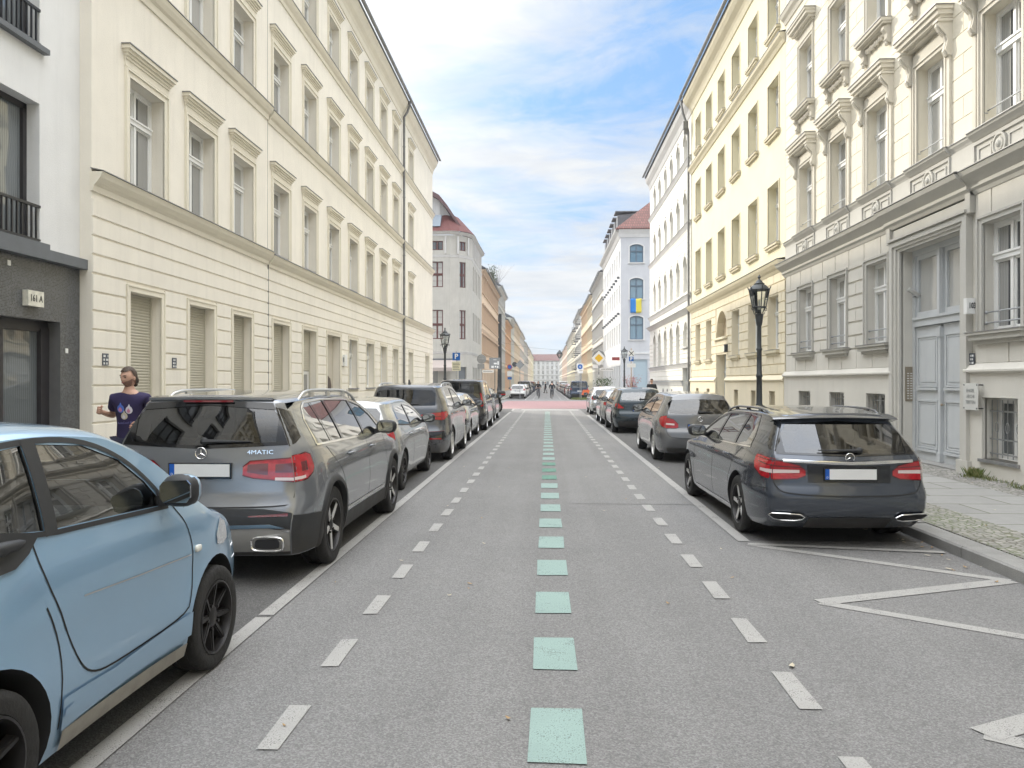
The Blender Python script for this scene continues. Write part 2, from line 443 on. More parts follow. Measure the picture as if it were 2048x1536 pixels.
M_RGT = plaster('grey_stone_trim', (0.56, 0.545, 0.50), var=0.06, streak=0.2)
M_DOOR = mat('grey_door_paint', (0.52, 0.54, 0.55), rough=0.5, var=0.05, vscale=2, streak=0.3)
M_YEL = plaster('yellow_render', (0.83, 0.765, 0.55), streak=0.14)
M_YELG = plaster('sand_render', (0.80, 0.72, 0.55), streak=0.2)
M_YELT = plaster('sand_trim', (0.74, 0.67, 0.50), streak=0.2)
M_WHT = plaster('white_render', (0.80, 0.78, 0.715), streak=0.15)
M_WHT2 = plaster('cool_white_render', (0.76, 0.76, 0.75), streak=0.2)
M_WHTT = plaster('grey_white_trim', (0.62, 0.61, 0.59), streak=0.2)
M_SLATE = mat('dark_roof', (0.15, 0.155, 0.165), rough=0.7, var=0.2, vscale=4)
M_RTILE = tiles('red_roof_tiles', (0.20, 0.075, 0.06), (0.09, 0.04, 0.03), 0.24, 0.34, 'xz', bump=1.0, var=0.25, mortar=0.03)
M_BLUEW = plaster('blue_white_render', (0.60, 0.615, 0.64), streak=0.2)
M_GREYR = plaster('warm_grey_render', (0.52, 0.505, 0.46), var=0.1, streak=0.4)
M_BROWNF = mat('brown_window_frame', (0.13, 0.05, 0.045), rough=0.5)
M_IRON = mat('cast_iron_grey', (0.06, 0.066, 0.07), rough=0.5, metal=0.2, var=0.2, vscale=8)
M_STEEL = mat('galvanised_steel', (0.42, 0.43, 0.44), rough=0.4, metal=0.85, var=0.15, vscale=6)
M_BRONZE = mat('brushed_brass', (0.36, 0.31, 0.24), rough=0.4, metal=0.7)
M_BLACKM = mat('black_metal', (0.02, 0.021, 0.024), rough=0.4)
M_ANTH = mat('anthracite_frame', (0.035, 0.032, 0.035), rough=0.45)
M_MOSAIC = tiles('dark_mosaic_tile', (0.075, 0.08, 0.085), (0.15, 0.15, 0.15), 0.022, 0.022, 'xz', bump=0.5, off=0.0, mortar=0.0025, var=0.5, rough=0.25)
M_LEDGE = mat('grey_ledge', (0.14, 0.15, 0.16), rough=0.6, var=0.1, vscale=5)
M_WSIGN = mat('white_sign', (0.8, 0.8, 0.78), rough=0.4)
M_INK = mat('black_ink', (0.02, 0.02, 0.02), rough=0.5)
M_BLUE = mat('sign_blue', (0.01, 0.12, 0.42), rough=0.4)
M_GREYBACK = mat('sign_back_grey', (0.24, 0.25, 0.25), rough=0.6, var=0.1, vscale=6)
M_RED = mat('sign_red', (0.5, 0.02, 0.03), rough=0.4)
M_LGLASS = glassmat('lantern_glass', (0.93, 0.95, 0.94), ior=1.45)

# ------------------------------------------------------------------ ground
KX = 4.05            # kerb line either side
WL, WR = -7.45, 7.45  # wall planes
SW = 0.12            # pavement height
CY0, CY1 = 50.0, 73.0  # side street

def sheet(name, x0, x1, y0, y1, z, m, nx=1, ny=1):
    mb = MB(); mb.grid([[(x0 + (x1 - x0) * i / nx, y0 + (y1 - y0) * j / ny, z) for i in range(nx + 1)] for j in range(ny + 1)])
    return tag(mb.build(name, m, recalc=False), kind='structure')
sheet('ground', -1500, 1500, -1500, 1500, -0.02, mat('city_ground', (0.16, 0.155, 0.15), rough=0.95, var=0.15, vscale=0.05))
mb = MB()
mb.fc([(-KX - .05, -20, 0), (KX + .05, -20, 0), (KX + .05, 470, 0), (-KX - .05, 470, 0)])
mb.fc([(-70, CY0 + 1, 0), (-KX - .05, CY0 + 1, 0), (-KX - .05, CY1 - 1, 0), (-70, CY1 - 1, 0)])
mb.fc([(KX + .05, CY0 + 1, 0), (70, CY0 + 1, 0), (70, CY1 - 1, 0), (KX + .05, CY1 - 1, 0)])
tag(mb.build('road', M_ASPH, recalc=False), kind='structure')
mb = MB()
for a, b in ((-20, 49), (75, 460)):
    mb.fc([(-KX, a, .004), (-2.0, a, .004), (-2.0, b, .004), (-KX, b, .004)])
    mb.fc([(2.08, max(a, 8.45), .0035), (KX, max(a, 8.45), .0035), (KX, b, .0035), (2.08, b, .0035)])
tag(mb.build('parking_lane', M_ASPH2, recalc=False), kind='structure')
mb = MB(); mb.fc([(0.35, 10.9, .004), (2.06, 10.9, .004), (2.06, 30.5, .004), (0.35, 30.5, .004)])
tag(mb.build('asphalt_patch', M_ASPH3, recalc=False), kind='structure')

def pave(side):
    k = lambda x: x * side
    for a, b in ((-20, CY0 + (6 if side > 0 else 0)), (CY1 + 1, 460)):
        def q(m, n, x0, x1, z=SW):
            mb = MB(); xs = sorted((k(x0), k(x1)))
            mb.box(xs[0], xs[1], a, b, -0.01, z, skip='b')
            return tag(mb.build(n, m), kind='structure')
        q(M_COB, 'cobble_strip', KX + .28, 5.05)
        q(M_SLAB, 'pavement_slabs', 5.05, 6.62)
        q(M_COB2, 'pavement_cobbles', 6.62, 7.9)
        # kerb in stones with narrow joints
        mb = MB(); y = a
        while y < b:
            L = 1.0 + random.random() * .25 if y < 60 else 3.0
            y2 = min(b, y + L); xs = sorted((k(KX), k(KX + .275))); h = SW + random.uniform(-.006, .006)
            x0, x1 = xs; c = .018
            prof = [(x0, -.02), (x0, h - c), (x0 + c, h), (x1 - c, h), (x1, h - c), (x1, -.02)]
            mb.prism(prof, 'y', y + .006, y2 - .006)
            y = y2
        tag(mb.build('kerb', M_GRANITE), kind='structure')
pave(1); pave(-1)

# ------------------------------------------------------------------ road markings
def quadstrip(mb, p, q, w, z=.008):
    d = Vector((q[0] - p[0], q[1] - p[1])).normalized(); n = Vector((-d.y, d.x)) * w / 2
    mb.fc([(p[0] + n.x, p[1] + n.y, z), (p[0] - n.x, p[1] - n.y, z), (q[0] - n.x, q[1] - n.y, z), (q[0] + n.x, q[1] + n.y, z)])
def mark(name, f, m=M_WHITE_L):
    mb = MB(); f(mb); return tag(mb.build(name, m, recalc=False), kind='structure')
def rect(mb, x0, x1, y0, y1, z=.0065, j=.006):
    r = lambda: random.uniform(-j, j)
    mb.fc([(x0 + r(), y0 + r(), z), (x1 + r(), y0 + r(), z), (x1 + r(), y1 + r(), z), (x0 + r(), y1 + r(), z)])
def f(mb):
    y = 3.54 - 1.05 * 4
    while y < 46.5: rect(mb, -1.36, -1.25, y, y + .49); y += 1.05
    y = 4.10 - 1.035 * 5
    while y < 46.5: rect(mb, 1.33, 1.45, y, y + .52); y += 1.035
    for y in range(74, 300, 3):
        rect(mb, -1.36, -1.25, y, y + 1.6); rect(mb, 1.33, 1.45, y, y + 1.6)
mark('white_dashes', f)
def f(mb):
    y = 3.47 - 1.125 * 3; i = 0
    while y < 45:
        if not 13.2 < y < 16.8: rect(mb, -.085, .185, y, y + .58)
        y += 1.125
mark('mint_squares', f, M_GREEN_L)
def f(mb):
    y = 3.47 - 1.125 * 3
    while y < 45:
        if 13.2 < y < 16.8: rect(mb, -.085, .185, y, y + .58)
        y += 1.125
mark('green_squares', f, M_GREEN_D)
def f(mb):
    z_ = .0075; rect(mb, -2.12, -2.0, -4, 5.52, z_); rect(mb, -2.12, -2.0, 5.58, 44, z_)
    rect(mb, 2.06, 2.19, 8.4, 40, z_)
    rect(mb, -2.12, -2.0, 46, 49, z_); rect(mb, -2.12, -2.0, 75, 400, z_, j=0); rect(mb, 2.06, 2.19, 75, 400, z_, j=0)
mark('parking_line', f)
def f(mb):
    Z = [(2.13, 8.25), (4.0, 6.83), (2.13, 6.10), (4.0, 4.78), (2.13, 3.85), (4.0, 2.6), (2.13, 1.7)]
    quadstrip(mb, (2.13, 8.25), (4.0, 7.93), .10, .0095)
    for i, (p, q) in enumerate(zip(Z, Z[1:])): quadstrip(mb, p, q, .12 if i % 2 == 0 else .15, .0045 + .0015 * (i % 2))
mark('zigzag_line', f)
def f(mb):
    rect(mb, -1.55, 1.95, 46.6, 48.0); rect(mb, -1.2, 1.6, 72.2, 73.0)
    for x in (-3.4, -2.2): rect(mb, x, x + .5, 48.7, 49.2)
mark('stop_line', f)
sheet('crossing_surface', -3.6, 3.9, 49.6, 69.5, .004, M_RED_L)

# ------------------------------------------------------------------ facade kit (local frame: x along, y inward, z up)
def opening_wall(mb, W, z0, z1, ops, depth=.28, m=0, mr=None, x0=0.0):
    """ops: list of (xa, xb, za, zb, rise)"""
    mr = m if mr is None else mr
    ops = sorted(ops); x = x0
    for o in ops:
        xa, xb, za, zb = o[:4]; rise = o[4] if len(o) > 4 else 0
        if xa > x: mb.fc([(x, 0, z0), (xa, 0, z0), (xa, 0, z1), (x, 0, z1)], m)
        if za > z0: mb.fc([(xa, 0, z0), (xb, 0, z0), (xb, 0, za), (xa, 0, za)], m)
        if zb < z1: mb.fc([(xa, 0, zb), (xb, 0, zb), (xb, 0, z1), (xa, 0, z1)], m)
        zt = zb - rise
        mb.fc([(xa, 0, za), (xa, depth, za), (xa, depth, zt), (xa, 0, zt)], mr)
        mb.fc([(xb, 0, za), (xb, depth, za), (xb, depth, zt), (xb, 0, zt)], mr)
        if za > z0 + .005: mb.fc([(xa, 0, za), (xb, 0, za), (xb, depth, za), (xa, depth, za)], mr)
        if rise:
            n = 12; c = (xa + xb) / 2; hw = (xb - xa) / 2; pts = []
            Rr = (hw * hw + rise * rise) / (2 * rise)
            for i in range(n + 1):
                xx = xa + (xb - xa) * i / n
                pts.append((xx, zb - Rr + math.sqrt(max(0, Rr * Rr - (xx - c) ** 2))))
            for p, q in zip(pts, pts[1:]):
                mb.fc([(p[0], 0, p[1]), (q[0], 0, q[1]), (q[0], 0, zb), (p[0], 0, zb)], m)
                mb.fc([(p[0], 0, p[1]), (q[0], 0, q[1]), (q[0], depth, q[1]), (p[0], depth, p[1])], mr)
        elif zb < z1 - .005: mb.fc([(xa, 0, zb), (xb, 0, zb), (xb, depth, zb), (xa, depth, zb)], mr)
        x = xb
    if x < W: mb.fc([(x, 0, z0), (W, 0, z0), (W, 0, z1), (x, 0, z1)], m)

def spans(x0, x1, za, zb, ops, pad=0.0):
    """free intervals of a course between openings"""
    cuts = sorted((o[0] - pad, o[1] + pad) for o in ops if o[2] < zb - .01 and o[3] > za + .01)
    out = []; x = x0
    for a, b in cuts:
        if a > x: out.append((x, min(a, x1)))
        x = max(x, b)
    if x < x1: out.append((x, x1))
    return [s for s in out if s[1] - s[0] > .05]

def courses(mb, x0, x1, zl, ops, proud=.025, gap=.02, block=None, pad=0.0, m=0, vgap=.015):
    for i, (za, zb) in enumerate(zip(zl, zl[1:])):
        for a, b in spans(x0, x1, za, zb, ops, pad):
            cells = [(a, b)]
            if block:
                n = max(1, round((b - a) / block)); st = (b - a) / n
                if n > 1:
                    cuts = [a] + [a + st * (k + (.5 if i % 2 else 0)) for k in range(0 if i % 2 else 1, n)] + [b]
                    cells = list(zip(cuts, cuts[1:]))
                elif b - a > block * .6 and i % 2: cells = [(a, (a + b) / 2), ((a + b) / 2, b)]
            for c0, c1 in cells:
                u0 = c0 + (vgap / 2 if c0 > a else 0); u1 = c1 - (vgap / 2 if c1 < b else 0)
                c = min(.012, proud * .5); z0 = za + gap / 2; z1 = zb - gap / 2
                i0 = mb.vt([(u0, 0, z0), (u1, 0, z0), (u1, 0, z1), (u0, 0, z1), (u0 + c * .6, -proud, z0 + c), (u1 - c * .6, -proud, z0 + c), (u1 - c * .6, -proud, z1 - c), (u0 + c * .6, -proud, z1 - c)])
                for q in ((4, 5, 6, 7), (0, 1, 5, 4), (1, 2, 6, 5), (2, 3, 7, 6), (3, 0, 4, 7)):
                    mb.f.append(tuple(i0 + j for j in q)); mb.m.append(m)

def profile(mb, x0, x1, pts, m=0):
    """moulding: pts (proud, z) from bottom to top, extruded along x; returns to the wall at the ends"""
    poly = [(0.02, pts[0][1])] + [(-p, z) for p, z in pts] + [(0.02, pts[-1][1])]
    mb.prism(poly, 'x', x0, x1, m)

def cap(mb, x0, x1, proud, z, th=.015, m=1):
    mb.prism([(0.01, z + .05), (-proud - .015, z), (-proud - .015, z - th), (0.01, z + .05 - th)], 'x', x0, x1, m)

WCACHE = {}
def win_meshes(key, w, h, rise=0.0, rec=.2, fm=None, gm=None, transom=.66, bars=None, mull=True, fw=.06, lbars=0, mh=.085):
    if key in WCACHE: return WCACHE[key]
    fm = fm or M_WFRAME; gm = gm or M_GLASSW
    mb = MB(); y0, y1 = rec, rec + .06; hw = w / 2
    mb.box(-hw, -hw + fw, y0, y1, 0, h); mb.box(hw - fw, hw, y0, y1, 0, h)
    mb.box(-hw + fw, hw - fw, y0, y1, 0, fw)
    if not rise: mb.box(-hw + fw, hw - fw, y0, y1, h - fw, h)
    else:
        Rr = (hw * hw + rise * rise) / (2 * rise); n = 10; o = []; i_ = []
        for k in range(n + 1):
            x = -hw + w * k / n; zt = h - Rr + math.sqrt(max(0, Rr * Rr - x * x)); o.append((x, y0, zt)); i_.append((x * .9, y0, zt - fw * 1.2))
        mb.grid([o, i_]); mb.grid([i_, [(p[0], y1, p[2]) for p in i_]])
    zt = h * transom
    if transom:
        mb.box(-hw + fw, hw - fw, y0 - .035, y1, zt - mh / 2, zt + mh / 2)
        mb.box(-hw + fw, hw - fw, y0 - .055, y0 - .03, zt + mh / 2 - .02, zt + mh / 2 + .015)
    if mull:
        mb.box(-.04, .04, y0 - .015, y1, fw, (zt - mh / 2) if transom else h - fw)
        if transom: mb.box(-.035, .035, y0 - .012, y1, zt + mh / 2, h - (fw if not rise else .02))
    # sashes
    xs = [(-hw + fw, -.04), (.04, hw - fw)] if mull else [(-hw + fw, hw - fw)]
    zs = [(fw, zt - mh / 2)] + ([(zt + mh / 2, h - fw - rise * .4)] if transom else [])
    if not transom: zs = [(fw, h - fw)]
    t = .04
    for a, b in xs:
        for c, d in zs:
            mb.box(a, a + t, y0 + .012, y1, c, d); mb.box(b - t, b, y0 + .012, y1, c, d)
            mb.box(a + t, b - t, y0 + .012, y1, c, c + t); mb.box(a + t, b - t, y0 + .012, y1, d - t, d)
            for k in range(1, lbars + 1):
                zz_ = c + (d - c) * k / (lbars + 1); mb.box(a + t, b - t, y0 + .02, y1, zz_ - .012, zz_ + .012)
    fr = mb.mesh('window', fm)
    g = MB(); yy = y0 + .035; g.fc([(-hw + .03, yy, .03), (hw - .03, yy, .03), (hw - .03, yy, h - .03), (-hw + .03, yy, h - .03)])
    gl = g.mesh('pane', gm, recalc=False)
    WCACHE[key] = [(fr, 'window'), (gl, 'pane')]
    return WCACHE[key]

def add_extra(key, me, name): WCACHE[key].append((me, name))

def place(key, root, x, z, y=0.0):
    ms = WCACHE[key]
    o = put('window', ms[0][0], root, (x, y, z))
    for me, n in ms[1:]: put(n, me, o)
    return o

def surround_flat(mb, w, h, t=.11, pr=.035, t2=.035, pr2=.055, base=0.0):
    """two-step architrave around an opening, origin bottom centre"""
    hw = w / 2
    for a, b, p in ((0, t, pr), (t, t + t2, pr2)):
        mb.box(-hw - b, -hw - a, -p, .01, base, h + b); mb.box(hw + a, hw + b, -p, .01, base, h + b)
        mb.box(-hw - a, hw + a, -p, .01, h + a, h + b)

def hood(mb, hw, z, m=0, mc=1):
    """straight window hood, half width hw at wall"""
    for p0, p1, a, b in ((.03, .03, 0, .12), (.05, .05, .12, .17), (.075, .075, .17, .22), (.11, .11, .22, .27), (.15, .15, .27, .34)):
        mb.box(-hw - p0 * .7, hw + p0 * .7, -p0, .01, z + a, z + b, m)
    mb.box(-hw - .125, hw + .125, -.17, .01, z + .34, z + .356, mc)

def gutter(root, W, z, out=.42, m=None, name='gutter', x0=0):
    mb = MB(); n = 8
    rows = []
    for x in (x0, W):
        rows.append([(x, -out - .075 + .075 * math.cos(PI + PI * k / n), z + .075 * math.sin(PI + PI * k / n)) for k in range(n + 1)])
    mb.grid(rows)
    mb.box(x0, W, -out, -out + .012, z - .0, z + .02)
    return mb.build(name, m or M_ZINC, root)
# ------------------------------------------------------------------ buildings
def broot(name, label, side, Ya, Yb, cat='building', X=None, group=None):
    if side == 'L': return thing(name, label, cat, (X if X is not None else WL, Ya, 0), R(90), group)
    if side == 'R': return thing(name, label, cat, (X if X is not None else WR, Yb, 0), R(-90), group)
    return thing(name, label, cat, (Ya, X or 0, 0), 0, group)     # faces the camera: Ya = x start, X = y plane

def shell(mb, W, H, D=11.0, m=0, ends='lrk'):
    if 'l' in ends: mb.fc([(0, 0, 0), (0, D, 0), (0, D, H), (0, 0, H)], m)
    if 'r' in ends: mb.fc([(W, 0, 0), (W, D, 0), (W, D, H), (W, 0, H)], m)
    if 'k' in ends: mb.fc([(0, D, 0), (W, D, 0), (W, D, H), (0, D, H)], m)

def roof(root, W, z, rise=3.2, run=5.5, out=.38, m=None, D=11.0, hipl=0, hipr=0, x0=0.0):
    mb = MB(); t = .12
    mb.fc([(x0, -out, z), (W, -out, z), (W - hipr, run, z + rise), (x0 + hipl, run, z + rise)])
    mb.fc([(x0, D, z), (W, D, z), (W - hipr, run, z + rise), (x0 + hipl, run, z + rise)])
    mb.fc([(x0, -out, z), (x0, D, z), (x0 + hipl, run, z + rise)]); mb.fc([(W, -out, z), (W, D, z), (W - hipr, run, z + rise)])
    mb.box(x0, W, -out, 0, z - .10, z - .005)
    return mb.build('roof', m or M_SLATE, root)

# ---- modern house, far left
t = broot('modern_townhouse', 'white modern house with dark mosaic tiled ground floor and black framed windows', 'L', -8, 12.32, X=-7.65)
X = lambda Y: Y + 8
W = 20.3
upw = [(X(a), X(a) + 2.4, z0, z0 + 2.1) for a in (8.9, 4.4, -0.1, -4.6) for z0 in (3.82, 6.78, 9.75)]
mb = MB()
opening_wall(mb, W, 3.72, 6.3, [o for o in upw if o[2] < 4], .3)
opening_wall(mb, W, 6.3, 9.3, [o for o in upw if 6 < o[2] < 7], .3)
opening_wall(mb, W, 9.3, 16, [o for o in upw if o[2] > 9], .3)
mb.fc([(0, 0, 16), (W, 0, 16), (W, 11, 16), (0, 11, 16)]); shell(mb, W, 16)
mb.build('upper_wall', M_WHT2, t)
mb = MB(); gops = [(X(a), X(a) + 3.4, .14, 2.66) for a in (8.4, 2.5, -3.5)]
opening_wall(mb, W, 0, 3.58, gops, .28); mb.build('tiled_wall', M_MOSAIC, t)
mb = MB(); mb.box(-.02, W + .03, -.14, .02, 3.56, 3.72); mb.build('ledge', M_LEDGE, t)
for a in (8.4, 2.5, -3.5):
    mb = MB(); x0, x1 = X(a), X(a) + 3.4
    mb.box(x0, x1, .2, .28, 2.5, 2.66); mb.box(x0, x1, .2, .28, .14, .24)
    for xx in (x0, x0 + 1.0, x1 - .22 - .9, x1 - .2): mb.box(xx, xx + (.2 if xx > x1 - .3 else .09), .18, .28, .2, 2.55)
    o = mb.build('entrance_frame', M_ANTH, t)
    mb = MB(); mb.fc([(x0, .25, .2), (x1, .25, .2), (x1, .25, 2.6), (x0, .25, 2.6)]); mb.build('pane', M_GLASSD, o, recalc=False)
for o_ in upw:
    xa, xb, za, zb = o_; mb = MB(); y0 = .2
    for xx in (xa, xa + .8, xa + 1.55, xb - .08): mb.box(xx, xx + .08, y0, .28, za, zb)
    mb.box(xa, xb, y0, .28, zb - .08, zb); mb.box(xa, xb, y0, .28, za, za + .08)
    o = mb.build('window', M_ANTH, t)
    g = MB(); g.fc([(xa, .25, za), (xb, .25, za), (xb, .25, zb), (xa, .25, zb)]); g.build('pane', M_GLASSD, o, recalc=False)
    mb = MB(); mb.box(xa - .02, xb, -.02, .02, za + .52, za + .56)
    mb.box(xa - .02, xb, -.02, .02, za + .02, za + .05); k = xa
    while k < xb - .02: mb.box(k, k + .022, -.012, .012, za + .05, za + .52); k += .105
    mb.build('railing', M_BLACKM, o)
    mb = MB(); mb.box(xa - .1, xb + .1, -.10, .02, za - .09, za - .01)
    mb.build('sill', M_LEDGE, o)
s = thing('house_sign', 'cracked white lightbox house number 161 A on dark tiled wall', 'sign', (-7.65, 10.94, 2.84))
mb = MB(); mb.box(0, .09, -.02, .33, 0, .23); mb.build('sign_box', mat('aged_white_box', (.72, .70, .60), rough=.4, var=.25, vscale=14), s)
text_mesh('161 A', .145, .002, M_INK, s, (.093, .155, .115), (R(90), 0, R(90)), sx=.8)
for k, (yy, z) in enumerate(((10.6, 3.38), (11.92, 2.18))):
    mb = MB(); mb.box(0, .012, 0, .06, 0, .075); o = mb.build('wall_tag', M_WSIGN, loc=(-7.65, yy, z))
    tag(o, ['small white tag high on the dark tiled wall, near the grey ledge', 'small white tag beside the glazed entrance on the dark tiled wall'][k], 'wall tag')

# ---- cream building, left
Y0 = 12.3; W = 50.09 - Y0
t = broot('cream_apartment_building', 'long cream apartment building with hooded windows and roller shutters on the left side', 'L', Y0, 50.09)
X = lambda Y: Y - Y0
up = [14.05, 16.31, 18.6, 21.3, 23.95, 26.68, 29.4, 32.12, 34.9, 37.75, 42.0]
gfo = [(13.43, 14.55, .5), (15.72, 16.9, .5), (17.97, 19.1, .5), (20.64, 21.95, .5), (23.22, 24.55, .5), (25.8, 27.45, .12), (28.7, 29.95, 1.5), (31.5, 32.85, 1.5), (34.2, 35.5, 1.5), (37.0, 38.25, 1.5), (41.3, 42.5, 1.5), (47.0, 48.4, 1.5)]
mb = MB(); ops = [(X(a), X(b), z, 3.34) for a, b, z in gfo]
opening_wall(mb, W, 0, 5.0, ops, .26)
zl = [4.75] + [4.44 - .309 * k for k in range(13)]; zl = sorted(z for z in zl)
zl = [z for z in zl if z > .7]
jx = X(20.27); px_ = X(39.31)
for a, b in ((0, jx - .012), (jx + .012, px_ - .02), (px_ + .02, W)): courses(mb, a, b, [.12, .7] + zl, ops, proud=.028, gap=.022, pad=.14)
rows_ = [(5.0, 9.0, 5.22, 7.16), (9.0, 12.65, 9.1, 10.86), (12.65, 16.1, 12.78, 14.34)]
for z0, z1, a, b in rows_: opening_wall(mb, W, z0, z1, [(X(c) - .63, X(c) + .63, a, b) for c in up], .34)
shell(mb, W, 16.1)
mb.build('wall', M_CREAM, t)
mb = MB()
for a, b in ((-.02, jx), (jx + .03, px_), (px_ + .06, W + .02)):
    dz = 0 if a < jx else -.06
    profile(mb, a, b, [(.03, 4.86 + dz), (.05, 4.95 + dz), (.10, 5.0 + dz), (.16, 5.08 + dz), (.2, 5.17 + dz)]); cap(mb, a, b, .2, 5.19 + dz)
    profile(mb, a, b, [(.03, 8.72 + dz), (.05, 8.84 + dz), (.10, 8.88 + dz), (.15, 8.96 + dz), (.18, 9.04 + dz)]); cap(mb, a, b, .18, 9.06 + dz)
    profile(mb, a, b, [(.03, 12.42 + dz), (.05, 12.52 + dz), (.10, 12.58 + dz), (.14, 12.64 + dz), (.17, 12.72 + dz)]); cap(mb, a, b, .17, 12.74 + dz)
    profile(mb, a, b, [(.03, 15.3), (.06, 15.5), (.12, 15.62), (.22, 15.75), (.30, 15.9), (.36, 16.08)])
mb.build('cornice', [M_CREAM_T, M_ZINC], t)
mb = MB(); mb.box(jx - .01, jx + .012, -.032, -.005, .12, 4.85); mb.box(jx - .006, jx + .008, -.004, .004, 5.2, 15.3); mb.build('joint', M_PIPE, t)
gutter(t, W, 16.22); roof(t, W, 16.2)
mb = MB(); q = px_ + .02
mb.tube([(q, -.42, 16.15), (q, -.42, 15.95), (q, -.3, 15.6), (q, -.13, 15.35), (q, -.13, 12), (q, -.13, .25)], .062, 10)
for z in (13.8, 11.2, 8.2, 6, 3.4, 1.6): mb.lathe([(.075, z), (.075, z + .05)], 10, (q, -.13, 0))
mb.build('downpipe', M_PIPE, t, smooth=40)
for nm, h, key in (('a', 1.94, 'c1'), ('b', 1.76, 'c2'), ('c', 1.56, 'c3')):
    win_meshes(key, 1.26, h, rec=.24, transom=.68, mh=.10)
    s = MB(); surround_flat(s, 1.26, h, .10, .03, .035, .055)
    s.box(-.63 - .135, .63 + .135, -.02, .01, h + .135, h + .2)
    hood(s, .63 + .12, h + .16); 
    s.box(-.60, .60, -.02, .3, .0, .03, 1)
    add_extra(key, s.mesh('window_surround', [M_CREAM_T, M_ZINC]), 'window_surround')
for c in up:
    place('c1', t, X(c), 5.22); place('c2', t, X(c), 9.1); place('c3', t, X(c), 12.78)
for i, (a, b, z) in enumerate(gfo):
    w_ = b - a; h = 3.34 - z; s = MB()
    surround_flat(s, w_, h, .09, .035, .03, .05); so = s.build('window_surround' if i != 5 else 'door_surround', M_CREAM_T, t, loc=(X(a) + w_ / 2, 0, z))
    if i < 4 or i == 4:
        hh = h if i < 4 else h * .45
        s = MB(); n = int(hh / .055); 
        for k in range(n):
            zz_ = h - .055 * (k + 1); c = .008
            s.prism([(.2, zz_), (.19, zz_ + .01), (.185, zz_ + .03), (.19, zz_ + .05), (.2, zz_ + .054)], 'x', -w_ / 2 + .03, w_ / 2 - .03)
        for sx in (-1, 1): s.box(sx * w_ / 2 - (.04 if sx > 0 else 0), sx * w_ / 2 + (.04 if sx < 0 else 0), .17, .22, 0, h)
        s.build('roller_shutter', M_SHUT, t, loc=(X(a) + w_ / 2, 0, z))
        if i == 4:
            win_meshes('cg4', w_, h * .55, rec=.21, transom=0); place('cg4', t, X(a) + w_ / 2, z)
    elif i == 5:
        s = MB(); s.box(-w_ / 2, w_ / 2, .24, .28, 0, h)
        o = s.build('door', mat('beige_door', (.55, .51, .43), rough=.6), t, loc=(X(a) + w_ / 2, 0, z))
        s = MB(); s.prism([(-.42, 0), (.42, 0), (.42, 1.5), (.3, 1.72), (0, 1.82), (-.3, 1.72), (-.42, 1.5)], 'y', .19, .235); s.build('door_leaf', mat('brown_wood_door', (.07, .045, .035), rough=.4), o)
    else:
        win_meshes('cg%d' % i, w_, h, rec=.2, transom=.68); place('cg%d' % i, t, X(a) + w_ / 2, z)
        s = MB(); s.box(-w_ / 2 - .12, w_ / 2 + .12, -.08, .02, -.06, -.01); s.build('sill', M_ZINC, t, loc=(X(a) + w_ / 2, 0, z))
ub = [(-7.45, 12.55, 2.0, 'number plates on the cream wall beside the runner'), (-7.45, 14.95, 2.0, 'number plates on the cream wall between the first two shutters')]
def plate_tag(x, y, z, sgn, label, col=None):
    s = thing('utility_plate', label, 'plaque', (x, y, z))
    mb = MB(); mb.box(0, .015 * sgn, 0, .17, 0, .2) if sgn > 0 else mb.box(-.015, 0, 0, .17, 0, .2); mb.build('plate', mat('plaque_grey', (.07, .08, .10), rough=.4), s)
    mb = MB()
    for i in range(2):
        for j in range(3):
            for k in range(3):
                if random.random() < .75: mb.box(.016 * sgn - .002, .016 * sgn + .002, .015 + i * .08 + k * .021, .03 + i * .08 + k * .021, .015 + j * .062, .05 + j * .062)
    mb.build('marking', M_WSIGN, s)
plate_tag(-7.42, 12.55, 2.0, 1, 'dark blue gas and water marker plates on cream wall left of the first roller shutter')
plate_tag(-7.42, 14.95, 2.0, 1, 'dark blue gas and water marker plates on cream wall between first and second roller shutter')
s = thing('door_number_box', 'small white lit number box beside the recessed entrance of the cream building', 'sign', (-7.43, 27.75, 2.3))
mb = MB(); mb.box(0, .1, 0, .3, 0, .42); mb.build('box', M_WSIGN, s)
mb = MB(); mb.box(.03, .07, -.004, -.001, .14, .32); mb.build('number_mark', M_GREYBACK, s)

# ---- 103, right
Y1 = 24.33; Y0 = -5.6; W = Y1 - Y0
t = broot('ornate_apartment_building', 'pale stone apartment building number 103 with bracketed window hoods and a grey double door', 'R', Y0, Y1)
X = lambda Y: Y1 - Y
cc = [22.45, 20.0, 17.68, 15.28, 12.93, 10.55, 8.1, 5.65, 3.2, .75, -1.7, -4.15]
hw = .54
DX0, DX1 = X(16.52), X(14.15)
mb = MB()
gf = [(X(c) - hw, X(c) + hw, 2.56, 4.42) for c in cc if c != 15.28] + [(DX0, DX1, .12, 4.45)]
bs = [(X(c) - .5, X(c) + .5, .42 if c < 15 else .75, 1.46) for c in cc if c != 15.28]
opening_wall(mb, W, 1.96, 5.05, [(o[0], o[1], max(1.96, o[2]), o[3]) for o in gf], .22, 0)
opening_wall(mb, W, 0, 1.96, bs + [(DX0, DX1, .12, 1.96)], .3, 0)
zl = [2.02, 2.52] + [2.52 + .322 * k for k in range(1, 7)] + [5.0]
port = [(DX0 - .32, DX1 + .32, 0, 5.05)]
courses(mb, .12, W, zl, gf + port, proud=.035, gap=.03, block=.95, pad=.16, vgap=.022)
